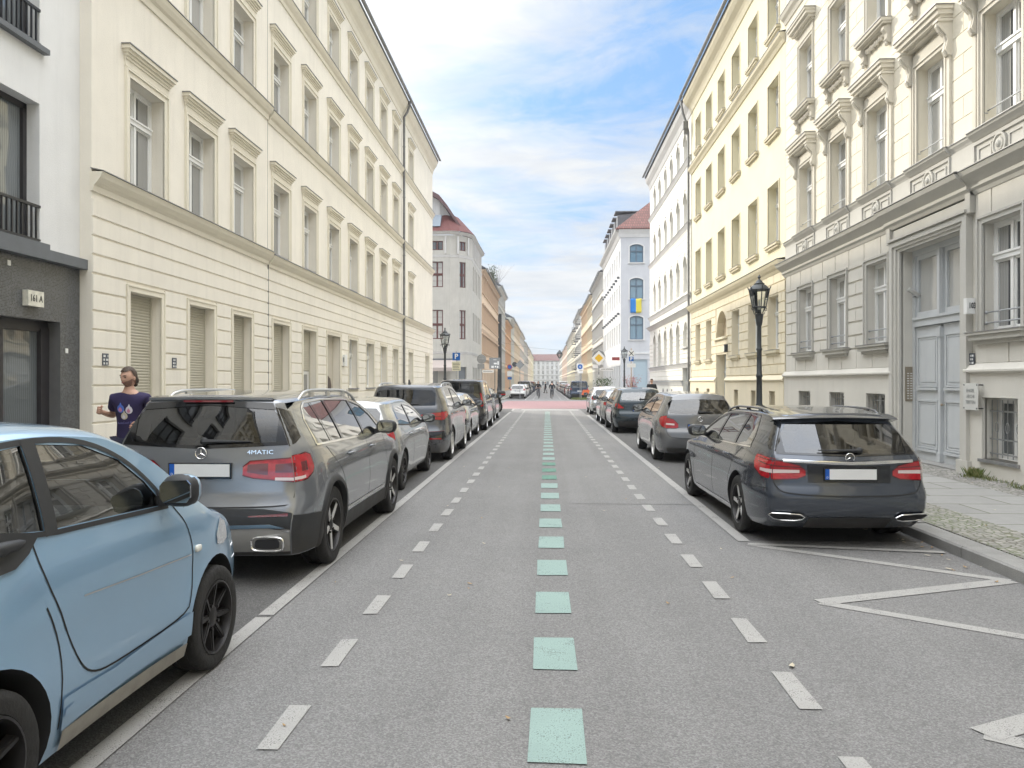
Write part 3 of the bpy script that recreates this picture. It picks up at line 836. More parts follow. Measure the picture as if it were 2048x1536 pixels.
# plinth and its sloped ledge
for a, b in spans(0, W, .2, 1.9, [(DX0 - .25, DX1 + .25, 0, 3)]):
    mb.prism([(.02, 1.86), (-.06, 1.86), (-.13, 1.90), (-.13, 1.93), (-.04, 2.04), (.02, 2.04)], 'x', a, b)
    for c0, c1 in spans(a, b, .5, 1.4, bs):
        mb.box(c0, c1, -.06, .02, .12, 1.86)
    for o in bs:
        if o[0] > a and o[1] < b: mb.box(o[0], o[1], -.06, .02, 1.46, 1.86); mb.box(o[0], o[1], -.06, .02, .12, o[2])
shell(mb, W, 5.05, ends='lrk')
mb.build('ground_floor_wall', M_RG, t)
mb = MB()
# band with panels and cornice between ground and first floor
profile(mb, -.02, W, [(.05, 4.96), (.08, 5.02), (.13, 5.06), (.13, 5.12), (.20, 5.18), (.30, 5.26), (.34, 5.34)]); cap(mb, -.02, W, .34, 5.36, m=1)
mb.box(0, W, -.03, .02, 5.36, 5.88)
for i, c in enumerate(cc):
    x = X(c)
    mb.box(x - .78, x + .78, -.06, -.025, 5.80, 5.86); mb.box(x - .78, x - .74, -.06, -.025, 5.5, 5.80); mb.box(x + .74, x + .78, -.06, -.025, 5.5, 5.80)
    for sx in (-1, 1):
        a, b = sorted((x + sx * .64, x + sx * .24))
        mb.box(a, b, -.05, -.025, 5.70, 5.735); mb.box(a, a + .03, -.05, -.025, 5.52, 5.70); mb.box(b - .03, b, -.05, -.025, 5.52, 5.70); mb.box(a, b, -.05, -.025, 5.49, 5.52)
    mb.M = Matrix.Translation((x, 0, 5.62)) @ Matrix.Rotation(R(90), 4, 'X')
    mb.lathe([(.19, .02), (.19, .07), (.155, .075), (.15, .05), (.11, .05), (.105, .07), (.06, .075), (.05, .10), (0.001, .12)], 20, cap=False)
    mb.M = Matrix.Identity(4)
    profile(mb, x - .80, x + .80, [(.05, 5.88), (.09, 5.92), (.15, 5.97), (.17, 6.02)]); cap(mb, x - .8, x + .8, .17, 6.03, m=1)
for a, b in spans(0, W, 5.9, 6.0, [(X(c) - .8, X(c) + .8, 5.8, 6.1) for c in cc]):
    profile(mb, a, b, [(.03, 5.88), (.05, 5.92), (.09, 5.97), (.10, 6.02)]); cap(mb, a, b, .10, 6.03, m=1)
mb.build('cornice', [M_RGT, M_ZINC], t)
mb = MB()
opening_wall(mb, W, 5.05, 9.3, [(X(c) - hw, X(c) + hw, 6.06, 7.98) for c in cc], .26)
opening_wall(mb, W, 9.3, 12.95, [(X(c) - hw, X(c) + hw, 9.62, 11.5) for c in cc], .26)
opening_wall(mb, W, 12.95, 17, [(X(c) - hw, X(c) + hw, 13.2, 14.9) for c in cc], .26)
ps = [(X(c) - hw - .16, X(c) + hw + .16, 6.0, 8.7) for c in cc] + [(X(c) - hw - .16, X(c) + hw + .16, 9.1, 12.3) for c in cc]
courses(mb, .02, X(6.5), [6.06 + .385 * k for k in range(0, 19)], ps, proud=.010, gap=.010, block=.85, vgap=.010)
shell(mb, W, 17, ends='lrk'); mb.build('upper_wall', M_R, t)
mb = MB()
profile(mb, -.02, W, [(.04, 12.8), (.08, 12.9), (.16, 12.98), (.2, 13.08)]); cap(mb, -.02, W, .2, 13.1, m=1)
profile(mb, -.02, W, [(.04, 15.9), (.1, 16.2), (.3, 16.5), (.5, 16.75), (.55, 17.0)])
mb.build('upper_cornice', [M_RT, M_ZINC], t)
roof(t, W, 17.05, out=.6)

def console(mb, x, z, hgt=.62, wd=.15, m=0):
    """scroll bracket hanging under a hood"""
    pts = [(0, z), (-.26, z), (-.27, z - .08), (-.22, z - .16), (-.13, z - .26), (-.10, z - .36), (-.12, z - .46), (-.14, z - .53), (-.10, z - hgt), (0, z - hgt - .04)]
    mb.prism(pts, 'x', x - wd / 2, x + wd / 2, m)
    mb.prism([(p[0] - .015 if p[0] < 0 else 0, p[1] - .02) for p in pts[1:-1]] + [(0, z - hgt), (0, z - .05)], 'x', x - wd / 5, x + wd / 5, m)
    mb.box(x - wd / 2 - .02, x + wd / 2 + .02, -.29, .01, z - .02, z + .03, m)
def garland(mb, x0, x1, z, m=0):
    n = 9
    for k in range(n):
        u = (k + .5) / n; xx = x0 + (x1 - x0) * u; d = .10 * math.sin(PI * u)
        mb.ball((xx, -.05, z - d * 0.2 - (.02 if k % 2 else 0)), (.055, .05, .075), 8, m)
H1 = 1.92
win_meshes('r1', 2 * hw, H1, rec=.2, transom=.66, mh=.11)
s = MB(); surround_flat(s, 2 * hw, H1, .07, .035, .035, .06)
s.box(-hw - .10, hw + .10, -.05, .01, H1 + .105, H1 + .30)
for sx in (-1, 1):
    console(s, sx * (hw + .20), H1 + .38); s.box(sx * (hw + .20) - .05, sx * (hw + .20) + .05, -.06, .01, -.02, H1 - .26)
zz0 = H1 + .38
for p, a, b in ((.16, 0, .05), (.24, .05, .11), (.29, .11, .2), (.33, .2, .27)): s.box(-hw - .14 - p * .55, hw + .14 + p * .55, -p, .01, zz0 + a, zz0 + b)
s.box(-hw - .34, hw + .34, -.35, .01, zz0 + .27, zz0 + .285, 1)
add_extra('r1', s.mesh('window_surround', [M_RT, M_ZINC]), 'window_surround')
s = MB(); s.tube([(-hw, .06, .28), (hw, .06, .28)], .013, 8); s.tube([(-hw, .06, .24), (-hw, .0, .24)], .01, 6)
add_extra('r1', s.mesh('guard_rail', M_STEEL, smooth=40), 'guard_rail')
win_meshes('r2', 2 * hw, 1.88, rec=.2, transom=.66, mh=.11)
s = MB(); surround_flat(s, 2 * hw, 1.88, .07, .035, .035, .06)
s.box(-hw - .10, hw + .10, -.04, .01, 1.98, 2.2)
for p, a, b in ((.10, 2.2, 2.26), (.2, 2.26, 2.34), (.28, 2.34, 2.43), (.32, 2.43, 2.5)): s.box(-hw - .10 - p * .5, hw + .10 + p * .5, -p, .01, a, b)
s.box(-hw - .28, hw + .28, -.34, .01, 2.5, 2.515, 1)
for p, a, b in ((.24, -.09, -.02), (.20, -.14, -.09), (.1, -.19, -.14)): s.box(-hw - .10 - p * .4, hw + .10 + p * .4, -p, .01, a, b)
s.box(-hw - .2, hw + .2, -.26, .01, -.02, -.005, 1)
for sx in (-1, 1):
    x = sx * (hw + .07); s.prism([(0, -.19), (-.16, -.19), (-.17, -.26), (-.1, -.34), (-.09, -.42), (-.12, -.47), (-.06, -.54), (0, -.54)], 'x', x - .07, x + .07); s.ball((x, -.07, -.55), (.05, .05, .06), 8)
garland(s, -hw + .02, hw - .02, -.27)
add_extra('r2', s.mesh('window_surround', [M_RT, M_ZINC]), 'window_surround')
win_meshes('r3', 2 * hw, 1.7, rec=.2)
s = MB(); surround_flat(s, 2 * hw, 1.7); add_extra('r3', s.mesh('window_surround', [M_RT]), 'window_surround')
win_meshes('rg', 2 * hw, 1.86, rec=.16, transom=.68, mh=.10)
s = MB(); surround_flat(s, 2 * hw, 1.86, .085, .045, .04, .075)
s.box(-hw - .2, hw + .2, -.16, .01, -.13, -.04); s.box(-hw - .24, hw + .24, -.20, .01, -.04, -.0); s.box(-hw - .15, hw + .15, -.10, .01, -.20, -.13); s.box(-hw - .25, hw + .25, -.21, .12, 0, .014, 1)
add_extra('rg', s.mesh('window_surround', [M_RGT, M_ZINC]), 'window_surround')
s = MB()
for z in (.16, .34): s.tube([(-hw, .03, z), (hw, .03, z)], .014, 8); [s.ball((sx * (hw - .02), .03, z), .03, 8) for sx in (-1, 1)]
add_extra('rg', s.mesh('guard_rail', M_STEEL, smooth=40), 'guard_rail')
def barwin(key, w_, h):
    win_meshes(key, w_, h, rec=.22, transom=0, gm=M_GLASSD)
    s = MB(); n = 7
    for k in range(n):
        x = -w_ / 2 + .06 + (w_ - .12) * k / (n - 1); s.tube([(x, .08, .04), (x, .08, h - .04)], .009, 6)
        if k % 2 == 1: s.tube([(x + .05 * math.cos(a * PI / 8), .075, h * .52 + .085 * math.sin(a * PI / 8)) for a in range(16)], .007, 6, closed=True)
    for z in (.1, h * .33, h * .78): s.box(-w_ / 2, w_ / 2, .072, .084, z - .012, z + .012)
    add_extra(key, s.mesh('window_grille', M_STEEL, smooth=40), 'window_grille')
    s = MB(); s.box(-w_ / 2 - .06, w_ / 2 + .06, -.10, .2, -.05, 0); add_extra(key, s.mesh('sill', M_ZINC), 'sill')
barwin('rb1', 1.0, 1.04); barwin('rb2', 1.0, .71)
for c in cc:
    place('r1', t, X(c), 6.06); place('r2', t, X(c), 9.62); place('r3', t, X(c), 13.2)
    if c != 15.28: place('rg', t, X(c), 2.56); place('rb1' if c < 15 else 'rb2', t, X(c), .42 if c < 15 else .75)
# portal
dc = (DX0 + DX1) / 2; dw = DX1 - DX0
mb = MB()
for a, b, p in ((0, .10, .05), (.10, .2, .085), (.2, .34, .12)):
    mb.box(DX0 - b, DX0 - a, -p, .02, .12, 4.45 + b * .6); mb.box(DX1 + a, DX1 + b, -p, .02, .12, 4.45 + b * .6)
    mb.box(DX0 - a, DX1 + a, -p, .02, 4.45 + a * .6, 4.45 + b * .6)
mb.box(DX0 - .34, DX1 + .34, -.06, .02, 4.65, 4.93)
for a, b in ((-.46, -.3), (dw + .3, dw + .46)): mb.box(DX0 + a, DX0 + b, -.12, .02, 4.66, 5.02)
for p, z0, z1 in ((.10, 4.64, 4.69), (.16, 4.69, 4.74)): mb.box(DX0 - .36, DX1 + .36, -p, .02, z0, z1)
mb.box(DX0 - .4, DX0 - .02, -.13, .02, .12, .34); mb.box(DX1 + .02, DX1 + .4, -.13, .02, .12, .34)
profile(mb, DX0 - .46, DX1 + .46, [(.09, 4.96), (.13, 5.02), (.18, 5.06), (.18, 5.12), (.25, 5.18), (.35, 5.26), (.39, 5.335)]); cap(mb, DX0 - .48, DX1 + .48, .39, 5.365, m=1)
mb.build('portal', [M_RGT, M_ZINC], t)
mb = MB()
yd = .30
mb.box(DX0, DX1, yd, yd + .06, .12, 4.45)
mb.box(DX0, DX0 + .12, yd - .08, yd, .12, 4.45); mb.box(DX1 - .12, DX1, yd - .08, yd, .12, 4.45); mb.box(DX0 + .12, DX1 - .12, yd - .08, yd, 4.33, 4.45)
mb.box(DX0 + .12, DX1 - .12, yd - .12, yd, 2.86, 3.05); mb.box(DX0 + .12, DX1 - .12, yd - .15, yd - .1, 3.0, 3.05)
mb.box(dc - .07, dc + .07, yd - .11, yd, 3.05, 4.33); mb.box(dc - .05, dc + .05, yd - .14, yd - .1, 3.05, 4.33)
for a, b in ((DX0 + .12, dc - .07), (dc + .07, DX1 - .12)):
    for p, q, z0, z1 in ((a, a + .09, 3.05, 4.33), (b - .09, b, 3.05, 4.33)): mb.box(p, q, yd - .05, yd, z0, z1)
    mb.box(a + .09, b - .09, yd - .05, yd, 4.24, 4.33); mb.box(a + .09, b - .09, yd - .05, yd, 3.05, 3.16)
d = mb.build('double_door', M_DOOR, t)
mb = MB()
for a, b in ((DX0 + .2, dc - .1), (dc + .1, DX1 - .2)): mb.fc([(a, yd - .01, 3.14), (b, yd - .01, 3.14), (b, yd - .01, 4.26), (a, yd - .01, 4.26)])
mb.build('pane', M_GLASSW, d, recalc=False)
for a, b in ((DX0 + .13, dc - .05), (dc + .05, DX1 - .13)):
    mb = MB(); mb.box(a, b, yd - .06, yd, .14, 2.85)
    for z0, z1 in ((.38, 1.36), (1.62, 2.66)):
        for k, (i_, pr) in enumerate(((.10, .085), (.145, .07), (.2, .09))):
            x0_, x1_ = a + i_, b - i_; z0_, z1_ = z0 + i_ - .1, z1 - i_ + .1; w_ = .035
            if k < 2:
                for q in ((x0_, x1_, z0_, z0_ + w_), (x0_, x1_, z1_ - w_, z1_), (x0_, x0_ + w_, z0_ + w_, z1_ - w_), (x1_ - w_, x1_, z0_ + w_, z1_ - w_)): mb.box(q[0], q[1], yd - pr - .001 * k, yd - .055, q[2], q[3])
            else: mb.box(x0_, x1_, yd - .075, yd - .055, z0_, z1_)
        mb.box(a + .08, b - .08, yd - .11, yd - .05, z0 - .06, z0 - .015)
    o = mb.build('door_leaf', M_DOOR, d)
mb = MB(); mb.box(dc - .045, dc + .045, yd - .12, yd - .05, .14, 2.8); mb.box(dc - .06, dc + .06, yd - .14, yd - .05, 2.6, 2.78); mb.box(dc - .06, dc + .06, yd - .14, yd - .05, .16, .34)
mb.build('astragal', M_DOOR, d)
mb = MB(); mb.ball((dc + .12, yd - .13, 1.28), .028, 10); mb.tube([(dc + .12, yd - .05, 1.28), (dc + .12, yd - .13, 1.28)], .01, 6); mb.build('handle', M_BRONZE, d, smooth=40)
mb = MB(); mb.box(DX0 - .03, DX1 + .03, -.1, yd, .115, .15); mb.build('threshold', M_GRANITE, t)
# things fixed around the door
s = thing('door_intercom', 'brass intercom panel with rows of bell buttons on the side of the grey doorway', 'intercom', (7.52, 16.515, 1.32))
mb = MB(); mb.box(0, .17, -.012, 0, 0, .72); mb.build('panel', M_BRONZE, s)
mb = MB()
for k in range(11):
    for x in (.035, .10): mb.box(x, x + .04, -.016, -.01, .05 + k * .052, .068 + k * .052)
mb.build('buttons', M_WSIGN, s)
s = thing('surveillance_camera', 'silver cylindrical surveillance camera on the reveal beside the door glazing', 'camera', (7.62, 16.5, 3.52))
mb = MB(); mb.M = Matrix.Translation((0, -.16, .06)) @ Matrix.Rotation(R(-58), 4, 'Y'); mb.lathe([(.045, -.13), (.05, -.12), (.05, .12), (.045, .13)], 14); mb.build('housing', mat('silver_housing', (.6, .6, .58), rough=.3, metal=.6), s, smooth=40)
mb = MB(); mb.tube([(0.02, -.14, .04), (.06, -.1, -.02), (.06, 0, -.02)], .014, 8); mb.build('bracket', M_BLACKM, s, smooth=40)
s = thing('house_number', 'white box house number 103 on the wall beside the grey double door', 'sign', (7.42, 13.62, 2.90))
mb = MB(); mb.box(-.18, .03, 0, .1, 0, .27); mb.build('sign_box', M_WSIGN, s)
text_mesh('103', .135, .002, M_INK, s, (-.085, -.003, .135), (R(90), 0, 0), sx=.60, bold=.004)
s = thing('architects_sign', 'clear glass office sign with lettering screwed to the plinth right of the grey door', 'sign', (7.30, 13.36, 1.24))
mb = MB(); mb.box(-.012, -.004, 0, .46, 0, .46); mb.build('glass_plate', mat('frosted_sign', (.62, .62, .59), rough=.15), s)
for k, tx in enumerate(('ENGEL', 'ARCHI', 'TEKTEN')):
    text_mesh(tx, .085, .001, M_GREYBACK, s, (-.015, .23, .33 - .10 * k), (R(90), 0, R(-90)))
mb = MB()
for y in (.03, .43):
    for z in (.03, .43): mb.tube([(.09, y, z), (-.02, y, z)], .012, 8)
mb.build('standoffs', M_BLACKM, s, smooth=40)
plate_tag(7.40, 13.66, 2.02, -1, 'blue and white hydrant marker plate on the grey wall under house number 103')

# ---- yellow building
Y0, Y1 = 24.36, 39.95; W = Y1 - Y0
t = broot('yellow_apartment_building', 'pale yellow apartment building with sand coloured block ground floor and arched niche over the door', 'R', Y0, Y1)
X = lambda Y: Y1 - Y
cc = [25.63, 28.14, 30.66, 33.17, 35.67, 38.16]
mb = MB()
gf = [(X(c) - .6, X(c) + .6, 2.76, 4.55) for c in cc if c != 33.17] + [(X(33.17) - 1.0, X(33.17) + 1.0, 3.62, 4.75, .99)]
lo = [(X(33.17) - .95, X(33.17) + .95, .12, 2.9)]
sm = [(X(c) - .33, X(c) + .33, .75, 1.42) for c in (25.6, 27.9, 30.4, 35.6, 38.1)]
opening_wall(mb, W, 3.2, 5.3, [(o[0], o[1], max(3.2, o[2])) + tuple(o[3:]) for o in gf], .34)
opening_wall(mb, W, 1.9, 3.2, [(o[0], o[1], o[2], 3.2) for o in gf if o[2] < 3] + [(lo[0][0], lo[0][1], 1.9, 2.9)], .34)
opening_wall(mb, W, 0, 1.9, sm + [(lo[0][0], lo[0][1], .12, 1.9)], .4)
courses(mb, 0, W, [1.96 + .328 * k for k in range(11)], gf + lo, proud=.03, gap=.03, block=.78, pad=.0, vgap=.02)
for a, b in spans(0, W, .2, 1.8, lo):
    mb.prism([(.02, 1.74), (-.10, 1.74), (-.13, 1.78), (-.13, 1.80), (-.03, 1.94), (.02, 1.94)], 'x', a, b)
    for c0, c1 in spans(a, b, .8, 1.4, sm): mb.box(c0, c1, -.07, .02, .12, 1.74)
    for o in sm:
        if o[0] > a and o[1] < b: mb.box(o[0], o[1], -.07, .02, 1.42, 1.74); mb.box(o[0], o[1], -.07, .02, .12, .75)
shell(mb, W, 5.3); mb.build('ground_floor_wall', M_YELG, t)
mb = MB()
for o in sm: mb.fc([(o[0], .32, .7), (o[1], .32, .7), (o[1], .32, 1.5), (o[0], .32, 1.5)])
mb.build('basement_windows', M_DARK, t, recalc=False)
mb = MB()
for (z0, z1, a, b) in ((5.3, 9.2, 6.22, 8.2), (9.2, 12.5, 9.84, 11.6), (12.5, 16.2, 13.15, 14.75)): opening_wall(mb, W, z0, z1, [(X(c) - .61, X(c) + .61, a, b) for c in cc], .34)
shell(mb, W, 16.2); mb.build('upper_wall', M_YEL, t)
mb = MB()
profile(mb, 0, W, [(.04, 5.22), (.09, 5.3), (.16, 5.36), (.24, 5.46), (.28, 5.55)]); cap(mb, 0, W, .28, 5.58, m=1)
profile(mb, 0, W, [(.04, 12.35), (.09, 12.45), (.18, 12.55), (.2, 12.65)]); cap(mb, 0, W, .2, 12.67, m=1)
profile(mb, 0, W, [(.04, 15.5), (.1, 15.7), (.16, 15.8), (.32, 15.95), (.42, 16.1), (.44, 16.25)])
mb.build('cornice', [M_YELT, M_ZINC], t)
gutter(t, W, 16.4, out=.5); roof(t, W, 16.38, out=.46)
for key, h in (('y1', 1.98), ('y2', 1.76), ('y3', 1.6)):
    win_meshes(key, 1.22, h, rec=.26, transom=.68); s = MB()
    s.box(-.66, -.61, -.03, .01, 0, h + .05); s.box(.61, .66, -.03, .01, 0, h + .05); s.box(-.61, .61, -.03, .01, h, h + .05)
    s.box(-.70, .70, -.13, .3, -.07, 0); s.box(-.66, .66, -.09, .01, -.15, -.07); s.box(-.71, .71, -.14, .1, 0, .012, 1)
    add_extra(key, s.mesh('window_surround', [M_YELT, M_ZINC]), 'window_surround')
win_meshes('yg', 1.2, 1.79, rec=.24, transom=.68); s = MB()
s.box(-.72, .72, -.13, .02, -.09, 0); s.box(-.66, .66, -.08, .01, -.17, -.09); s.box(-.73, .73, -.14, .1, 0, .012, 1)
add_extra('yg', s.mesh('window_surround', [M_YELT, M_ZINC]), 'window_surround')
for c in cc:
    place('y1', t, X(c), 6.22); place('y2', t, X(c), 9.84); place('y3', t, X(c), 13.15)
    if c != 33.17: place('yg', t, X(c), 2.76)
x = X(33.17)
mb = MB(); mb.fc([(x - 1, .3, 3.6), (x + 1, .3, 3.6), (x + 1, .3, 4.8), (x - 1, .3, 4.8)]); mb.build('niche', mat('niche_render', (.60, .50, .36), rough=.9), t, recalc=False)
mb = MB(); mb.box(x - 1.2, x + 1.2, -.12, .3, 3.53, 3.62); mb.build('niche_sill', M_YELT, t)
mb = MB(); mb.box(x - .95, x + .95, .34, .42, .12, 2.9); mb.box(x - .04, x + .04, .3, .34, .15, 2.1); mb.box(x - .9, x + .9, .3, .34, 2.1, 2.2)
for sx in (-1, 1):
    for z0, z1 in ((.35, 1.0), (1.15, 1.95)): mb.box(x + sx * .48 - .3, x + sx * .48 + .3, .31, .34, z0, z1)
mb.build('door', M_DOOR, t)
s = thing('wall_lamp', 'small dark lamp box beside the door of the yellow building', 'lamp', (7.42, 31.9, 2.95)); mb = MB(); mb.box(-.14, 0, 0, .12, 0, .32); mb.build('lamp_body', M_IRON, s)
mb = MB(); mb.box(-.145, -.13, .02, .1, .04, .26); mb.build('lens', M_WSIGN, s)

# ---- white arched building
Y0, Y1 = 40.0, 55.87; W = Y1 - Y0
t = broot('arched_window_building', 'white apartment building with rows of round arched windows and string courses', 'R', Y0, Y1)
X = lambda Y: Y1 - Y
cc = [41.7, 43.95, 46.25, 48.55, 51.0, 53.3]
mb = MB(); aw = .58
gf = [(X(c) - aw, X(c) + aw, 2.75 if c > 42 else 3.6, 4.95, .56) for c in cc]
dr = [(X(41.7) - .75, X(41.7) + .75, .12, 2.7)]
opening_wall(mb, W, 2.7, 5.45, gf, .34); opening_wall(mb, W, 0, 2.7, dr, .34)
courses(mb, 0, W, [2.72 + .26 * k for k in range(8)], [(o[0], o[1], o[2], o[3] - .3) for o in gf], proud=.03, gap=.03, pad=.0)
courses(mb, 0, W, [1.8, 2.06, 2.36, 2.62], dr, proud=.03, gap=.03)
rw = [(5.45, 10.0, 6.52, 8.45), (10.0, 13.35, 10.15, 11.85), (13.35, 16.3, 13.5, 15.0)]
for (z0, z1, a, b) in rw: opening_wall(mb, W, z0, z1, [(X(c) - .5, X(c) + .5, a, b, .48) for c in cc], .34)
courses(mb, 0, W, [6.4 + .3 * k for k in range(13)], [(X(c) - .5, X(c) + .5, 6.5, 8.4) for c in cc], proud=.018, gap=.02, pad=.05)
shell(mb, W, 16.3); mb.build('wall', M_WHT, t)
mb = MB()
for z, p in ((5.58, .26), (6.3, .14), (10.05, .14), (13.4, .14), (2.72, .12), (1.75, .12)):
    for a, b in (spans(-.05, W, 1.7, 2.6, dr) if z < 2.0 else [(-.05, W)]):
        profile(mb, a, b, [(.03, z - .24), (p * .5, z - .14), (p, z - .02)]); cap(mb, a, b, p, z, m=1)
profile(mb, -.03, W, [(.03, 15.5), (.1, 15.8), (.28, 16.05), (.34, 16.3)])
mb.build('cornice', [M_WHTT, M_ZINC], t)
gutter(t, W, 16.5, out=.42); roof(t, W, 16.48)
def archrim(s, w_, h, rise, r0, pr):
    hw_ = w_ / 2; n = 12; Rr = (hw_ * hw_ + rise * rise) / (2 * rise); a0 = math.asin(min(1, hw_ / Rr)); rows = []
    for rr, p in ((Rr, pr), (Rr + r0, pr), (Rr + r0, 0)):
        rows.append([(rr * math.sin(-a0 + 2 * a0 * k / n), -p, h - Rr + rr * math.cos(-a0 + 2 * a0 * k / n)) for k in range(n + 1)])
    s.grid(rows)
for key, w_, h in (('w1', 1.0, 1.93), ('w2', 1.0, 1.7), ('w3', 1.0, 1.5), ('wg', 2 * aw, 2.2)):
    win_meshes(key, w_, h, rise=w_ / 2 - .02, rec=.24, transom=.66); s = MB()
    archrim(s, w_, h, w_ / 2 - .02, .09, .045); s.prism([(-.06, h + .02), (.06, h + .02), (.08, h + .2), (-.08, h + .2)], 'y', -.07, .0)
    add_extra(key, s.mesh('arch_trim', M_WHT), 'arch_trim')
win_meshes('wgs', 2 * aw, 1.35, rise=aw - .02, rec=.24, transom=.5); s = MB(); s.box(-.7, .7, -.12, .02, -.08, 0); add_extra('wgs', s.mesh('sill', M_WHTT), 'sill')
for c in cc:
    place('wg' if c > 42 else 'wgs', t, X(c), 2.75 if c > 42 else 3.6)
    place('w1', t, X(c), 6.52); place('w2', t, X(c), 10.15); place('w3', t, X(c), 13.5)
mb = MB(); x = X(41.7); mb.box(x - .75, x + .75, .2, .3, .12, 2.7); mb.build('door', mat('grey_blue_door', (.36, .39, .42), rough=.5), t)
mb = MB()
for y in (46.2, 47.9, 49.6): mb.prism([(X(y) - .3, .55), (X(y) + .3, .55), (X(y) + .3, 1.0), (X(y) + .15, 1.25), (X(y), 1.32), (X(y) - .15, 1.25), (X(y) - .3, 1.0)], 'y', -.012, .05)
mb.build('basement_windows', mat('basement_dark', (.10, .10, .10), rough=.6), t)
mb = MB(); q = X(39.98); mb.tube([(q - .3, -.5, 16.3), (q - .1, -.42, 15.6), (q - .1, -.28, 15.2), (q - .1, -.14, 14.6), (q - .1, -.14, 13.9), (q - .1, -.12, .3)], .06, 8)
mb.box(q - .22, q + .02, -.42, -.16, 14.75, 15.15); mb.box(q - .18, q - .02, -.38, -.2, 14.5, 14.75); mb.build('downpipe', M_PIPE, t, smooth=40)

# ---- far houses along the street
win_meshes('far', 1.15, 1.85, rec=.22, transom=.66, mh=.12, fw=.08)
win_meshes('fard', 1.15, 1.85, rec=.22, transom=.66, mh=.12, fw=.08, fm=M_BROWNF)
fs = MB(); surround_flat(fs, 1.15, 1.85, .12, .05, .04, .09); fs.box(-.85, .85, -.16, .01, -.12, 0); fs.box(-.9, .9, -.22, .01, 2.05, 2.2)
FARS = {}
def far_house(name, label, side, Ya, Yb, H, mw, mtr, cols, floors=4, z1=4.4, rmat=None, rise=3.0, hood_=True, key='far', balc=(), shop=None, gfm=None, roofrise=True, dormers=0, group='houses lining the street in the distance'):
    t = broot(name, label, side, Ya, Yb, group=group)
    W = Yb - Ya; fh = (H - z1) / (floors - 1) if floors > 1 else H - z1
    xs = [W * (k + .5) / cols for k in range(cols)]
    mb = MB()
    opening_wall(mb, W, 0, z1, [(x - .7, x + .7, .6, 3.3) for x in xs], .3)
    for f_ in range(1, floors):
        z = z1 + fh * (f_ - 1); opening_wall(mb, W, z, z + fh, [(x - .575, x + .575, z + .75, z + 2.6) for x in xs], .3)
    shell(mb, W, H, 10); mb.build('wall', mw, t)
    mb = MB()
    for z, p in ((z1, .2), (H - .1, .45)) + (((z1 + fh, .12),) if floors > 2 else ()):
        profile(mb, -.02, W + .02, [(.03, z - .3), (p * .5, z - .15), (p, z)])
    mb.build('cornice', mtr, t)
    g = MB()
    for x in xs: g.box(x - .7, x + .7, .2, .28, .6, 3.3)
    g.build('shop_glazing', shop or M_GLASSD, t)
    if (mtr.name, key) not in FARS:
        FARS[(mtr.name, key)] = fs.mesh('window_surround', mtr)
    sm_ = FARS[(mtr.name, key)]
    for f_ in range(1, floors):
        z = z1 + fh * (f_ - 1) + .75
        for x in xs:
            o = place(key, t, x, z)
            if hood_: put('window_surround', sm_, o)
    for bx, bf in balc:
        z = z1 + fh * (bf - 1) + .62; x = xs[bx]; mb = MB(); mb.box(x - 1.1, x + 1.1, -1.0, 0, z - .14, z)
        for k in range(12): mb.box(x - 1.08 + k * .19, x - 1.06 + k * .19, -.99, -.97, z, z + .95)
        mb.box(x - 1.1, x + 1.1, -1.0, -.96, z + .93, z + .97)
        for sx in (-1.08, 1.06): mb.box(x + sx, x + sx + .02, -.98, 0, z + .9, z + .94); mb.box(x + sx, x + sx + .02, -.98, 0, z + .4, z + .43)
        mb.build('balcony', M_IRON, t)
    gutter(t, W, H + .1, out=.5)
    if roofrise: roof(t, W, H + .08, rise=rise, out=.46, m=rmat, D=10, run=5)
    for k in range(dormers):
        x = W * (k + .5) / dormers; mb = MB(); mb.prism([(.8, H + .5), (.8, H + 2.3), (3.6, H + 2.45), (3.6, H + 1.5)], 'x', x - .75, x + .75); o = mb.build('dormer', M_SLATE, t)
        mb = MB(); mb.box(x - .6, x + .6, .77, .8, H + .9, H + 2.1); mb.build('pane', M_GLASSD, o)
    return t
def pl(n, c, **k): return plaster(n, c, **k)
OR = pl('apricot_render', (.74, .58, .43)); ORT = pl('apricot_trim', (.62, .48, .36)); OR2 = pl('orange_render', (.66, .46, .31)); GR = pl('grey_green_render', (.56, .56, .50))
TAN = pl('tan_render', (.68, .58, .45)); PK = pl('pink_render', (.76, .62, .52)); YL = pl('light_yellow_render', (.82, .76, .58)); CR = pl('light_cream_render', (.82, .77, .64))
far_house('apricot_house', 'apricot house with tightly set pilasters and a deep brown eave, beyond the grey corner house', 'L', 88.3, 118, 14.8, OR, ORT, 12, 4, balc=())
far_house('plain_grey_house', 'narrow pale grey house with a roof terrace of bare shrubs', 'L', 118.3, 138, 16.6, M_GREYR, M_WHTT, 7, 5, dormers=3)
far_house('orange_house', 'low orange brown house with brown trim on the left', 'L', 138.3, 160, 13.0, OR2, OR2, 7, 4)
far_house('grey_green_house', 'grey green house with hooded windows on the left', 'L', 160.3, 176, 15.2, GR, M_WHTT, 5, 4)
far_house('red_roofed_tan_house', 'tan house with red tiled roof on the left', 'L', 176.3, 214, 15.4, TAN, TAN, 9, 4, rmat=M_RTILE)
far_house('pink_corner_house', 'pinkish white house with a tall gable on the left', 'L', 214.3, 254, 15.8, PK, M_WHTT, 9, 4, rmat=M_RTILE, rise=4.5)
far_house('far_grey_house', 'light grey house with balconies far down the left side', 'L', 254.4, 308, 15.0, M_GREYR, M_WHTT, 10, 4, balc=((1, 2), (4, 2), (7, 3)))
far_house('far_cream_house', 'cream house far down the left side', 'L', 308.4, 360, 15.2, CR, CR, 8, 4)
far_house('far_yellow_house', 'yellow house at the far end of the left side', 'L', 360.4, 440, 15.0, YL, YL, 9, 4)
